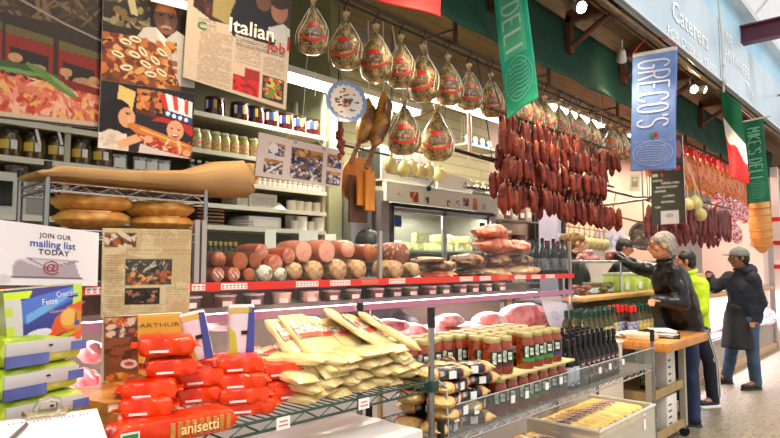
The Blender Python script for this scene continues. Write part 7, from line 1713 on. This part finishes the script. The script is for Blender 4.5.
# big tan log, red white bundles
p=at(758,192,Y=2.5); t=thing('giant_provolone','giant tan roped provolone hanging under the dark green banner','cheese',p)
b=MB(); b.tube([(0,0,0),(.02,0,-.15),(.06,0,-.6),(.12,0,-1.0),(.13,0,-1.15)],[.03,.17,.19,.17,.04],18); b.build('cheese',mat('tan_provolone',(216,160,84),.5,col2=(196,136,64),scale=3,coat=.2),t)
b=MB()
for k in range(7): z=-.15-.14*k; b.tube([( .02-z*.09+.195*math.cos(a),.195*math.sin(a),z+.03*math.cos(a)) for a in [2*PI*q/14 for q in range(15)]],.009,4)
b.tube([(0,0,-.02),(0,.2,3.31-p.z)],.008,5); b.build('rope',mat('red_rope',(196,96,50),.6),t)
RB=mat('red_net',(200,40,50),.4,col2=[(236,200,206),(160,20,34),(226,90,100)],scale=12,coat=.4)
t=thing('netted_bundle','x','cured meat'); b=MB(); b.lathe([(.01,-.34),(.06,-.32),(.085,-.2),(.07,-.08),(.02,-.01),(.004,0)],12); b.build('meat',RB,t); MB().tube([(0,0,-.01),(0,0,.2)],.004,4).build('string',NETW,t); NB=Proto(t); rs=random.Random(22)
for k in range(18):
    p=V(10.6+(k%9)*.22,2.62+.12*(k//9),2.72-.36*(k//9)-.05*(k%3)); NB.put(p,rs.uniform(0,6),'red and white netted meat bundle in the far stall, %s row, %s from left'%(('upper','lower')[k//9],nm[k%9]),'red netted bundles in the far stall')
b=MB(); b.tube([(10.5,2.62,2.90),(12.6,2.62,2.90)],.01,6); b.tube([(10.5,2.74,2.56),(12.6,2.74,2.56)],.01,6)
for x in (10.52,12.58): b.tube([(x,2.62,2.9),(x,2.68,3.31)],.004,4); b.tube([(x,2.74,2.56),(x,2.72,3.31)],.004,4)
tag(b.build('bundle_bar',MATS['dark_bar']),'bars carrying the red netted bundles','bar')
# ================= middle background: pipes, tags, fans, panels
b=MB(); b.tube([at(598,206,Y=2.9),at(654,198,Y=2.9)],.018,8); tag(b.build('brass_tube',mat('brass',(176,140,80),.35,.7)),'long brass tube left of the chalk menu board','tube')
b=MB(); b.tube([at(606,190,Y=2.8),at(634,197,Y=2.8),at(652,197,Y=2.8)],.014,8); tag(b.build('dark_tube',MATS['dark_pipe']),'dark angled tube above the brass one','tube')
b=MB(); b.tube([at(603,213,Y=2.9),at(640,222,Y=2.9),at(662,232,Y=2.9)],.014,8); b.tube([at(616,192,Y=2.85),at(612,214,Y=2.9)],.008,6); tag(b.build('bracket_rods',MATS['brass']),'thin bracket rods hanging below the brass tube','rods')
for o_ in ('bracket_rods','dark_tube','brass_tube'): pass
for i,px in enumerate((606,648)):
    b=MB(); q=at(px,200,Y=2.88); b.tube([q,(q.x,2.9,3.31)],.006,5); tag(b.build('drop_wire',MATS['dark_hook']),'%s drop wire carrying the brass tube'%('left','right')[i],'wire')
cv=Canvas(14,20,(236,224,200)); cv.rect(.2,.2,.8,.75,(176,160,110)); cv.ell(.5,.35,.2,.12,(226,214,190)); sheet('price_card',cv,[at(*q,X=7.2) for q in ((630,174),(640,174),(639.5,191),(629.5,191))],'small hanging card with a tan picture left of the menu board','card',th=.01)
t=thing('wall_fan','large dark grey round fan behind the old man','fan',at(644,236,Y=3.6),viewrot(at(644,236,Y=3.6)))
Mx=Matrix.Rotation(PI/2,4,'X'); b=MB(); b.lathe([(.20,-.05),(.235,-.05),(.24,.05),(.20,.05),(.19,.0)],30,Mx); b.build('rim',mat('fan_grey',(96,90,84),.4,.5),t)
b=MB()
for k in range(5):
    a=2*PI*k/5; b.ell((.10*math.cos(a),0,.10*math.sin(a)),(.09,.008,.05),12,6,R=Euler((.4*0,-a,0)).to_matrix())
b.ell((0,-.02,0),(.04,.04,.04)); b.build('blades',mat('fan_blade',(130,122,112),.4,.4),t)
b=MB()
for r in (.06,.12,.18): b.tube([(r*math.cos(a),-.055,r*math.sin(a)) for a in [2*PI*q/24 for q in range(25)]],.003,4)
for k in range(10): a=2*PI*k/10; b.tube([(0,-.055,0),(.2*math.cos(a),-.055,.2*math.sin(a))],.003,4)
b.build('guard',MATS['fan_grey'],t); MB().tube([(0,.03,0),(0,.05,.6),(0,.1,1.6)],.015,6).build('bracket',MATS['fan_grey'],t)
o=MB().box((9.1,4.0,1.0),(1.6,.5,2.0),bev=.01).build('white_fridge',mat('fridge_far',(226,216,206),.4)); tag(o,'tall pale refrigerator far behind the servers','fridge')
for i,(l,t_,r,b_) in enumerate(((605,228,625,253),(596,231,603,250))):
    cv=Canvas(20,26,(214,224,236)); cv.blobs(0,.3,1,.9,[(110,150,210),(230,234,240),(160,186,220)],16,.2,.12); sheet('window_poster',cv,pq(l,t_,r,b_,3.98-.26),('blue and white poster on the pale refrigerator behind the capped server','narrow pale poster left of the blue one')[i],'poster',th=.01)
j_=sp_
b=MB(); q0=at(566,226,Y=3.4); q1=at(606,232,Y=3.4); b.tube([q0,q1],.008,6); b.tube([q0,(q0.x,3.4,3.9)],.004,4); b.tube([q1,(q1.x,3.4,3.9)],.004,4); tag(b.build('cheese_bar',MATS['stick2']),'thin bar with pale cheeses behind the sausages','bar')
for i in range(8):
    q=q0+(q1-q0)*((i+.5)/8); sp_.put(q-V(0,0,.09),i,'pale hanging cheese ball behind the sausages, %s from left'%nm[i],'pale cheeses hanging behind the sausages',scale=(1.8,1.8,1.5))
# menu panels at far right wall
cv=Canvas(40,30,(240,226,226)); cv.blobs(0,0,1,.5,[(214,60,60),(240,220,220),(90,110,160)],30,.1,.04); cv.rect(.1,.6,.3,.9,(206,60,50)); cv.rect(.5,.65,.8,.8,(60,90,160))
sheet('wall_poster',cv,[at(*q,X=17.9) for q in ((748,222),(776,222),(776,246),(748,246))],'large white wall poster with red and blue marks at the far right','poster',th=.02)
o=MB().box((15.0,3.4,1.3),(.5,1.2,2.6),bev=.02).build('ice_box',mat('pale_pink_box',(226,196,186),.5)); tag(o,'big pale pink cabinet at the far right edge','cabinet')
t=thing('display_column','white column with red bands between the far stalls','column',(13.4,2.30,0)); MB().box((0,0,1.7),(.12,.12,3.4)).build('column',mat('col_white',(232,214,206),.5),t,smooth=False)
for k in range(3): MB().box((0,0,1.5+.45*k),(.13,.13,.08)).build('red_band',REDT,t,smooth=False)
# lights over the far stall
def strip(loc,L,label,power,col=(255,236,226)):
    t=thing('strip_light',label,'light',loc); MB().box((0,0,0),(L,.14,.05)).build('housing',WHITE,t,smooth=False); MB().box((0,0,-.04),(L-.06,.1,.03)).build('tube',MATS['tube_glow'],t,smooth=False)
    MB().box((0,.0,.12),(.03,.03,.22)).build('drop_rod',WHITE,t,smooth=False); area('strip_glow',V(*loc)+V(0,0,-.08),L-.1,.1,power,col)
strip((7.5,3.5,3.55),1.6,'bright strip light behind the chalk menu board',22)
strip((10.0,3.4,3.55),1.8,'bright strip light above the far stall, left run',70,(255,228,206))
strip((12.6,3.4,3.55),1.8,'bright strip light above the far stall, right run',70,(255,228,210))

# door frames and shelving glimpsed behind the servers
FRM=mat('dark_frame',(50,44,42),.5)
b=MB(); X0,X1=7.55,8.45; b.box((X0,4.2,1.3),(.05,.06,2.6)); b.box((X1,4.2,1.3),(.05,.06,2.6)); b.box(((X0+X1)/2,4.2,2.6),(X1-X0,.06,.06))
struct(b.build('door_1',FRM,smooth=False)); struct(MB().box(((X0+X1)/2,4.24,1.3),(X1-X0-.04,.03,2.56)).build('door_2',mat('pale_violet_door',(206,196,214),.4,col2=(180,190,216),scale=1.6),smooth=False))
o=thing('back_shelves','open steel shelves of supplies on the wall behind the woman','shelving',(6.15,3.98,0))
for z in (.9,1.3,1.7,2.1,2.5): MB().box((.55,.12,z),(1.1,.28,.02)).build('shelf',STEEL,o,smooth=False)
for x in (0,1.1): MB().box((x,.0,1.3),(.03,.03,2.6)).build('upright',FRM,o,smooth=False)
SU=[mat('supply_%d'%i,c,.5) for i,c in enumerate(((196,186,160),(120,60,44),(60,84,110),(210,170,80)))]
rs=random.Random(41); pr=[]
for i in range(4):
    t=thing('supply_box','x','box'); MB().box((0,0,.1),(.14,.16,.2),bev=.004).build('box',SU[i],t); MB().box((0,-.081,.1),(.09,.002,.08)).build('label',WHITEP,t,smooth=False); pr.append(Proto(t))
for z,zn in ((.91,'lowest'),(1.31,'second'),(1.71,'third'),(2.11,'fourth')):
    for k in range(6):
        i=rs.randint(0,3); pr[i].put((6.27+k*.175,4.12,z),0,'%s supply box on the %s steel shelf, %s from left'%(('cream','brown','blue','yellow')[i],zn,nm[k]),'supply boxes behind the woman',scale=(1,1,rs.uniform(.7,1.3)))
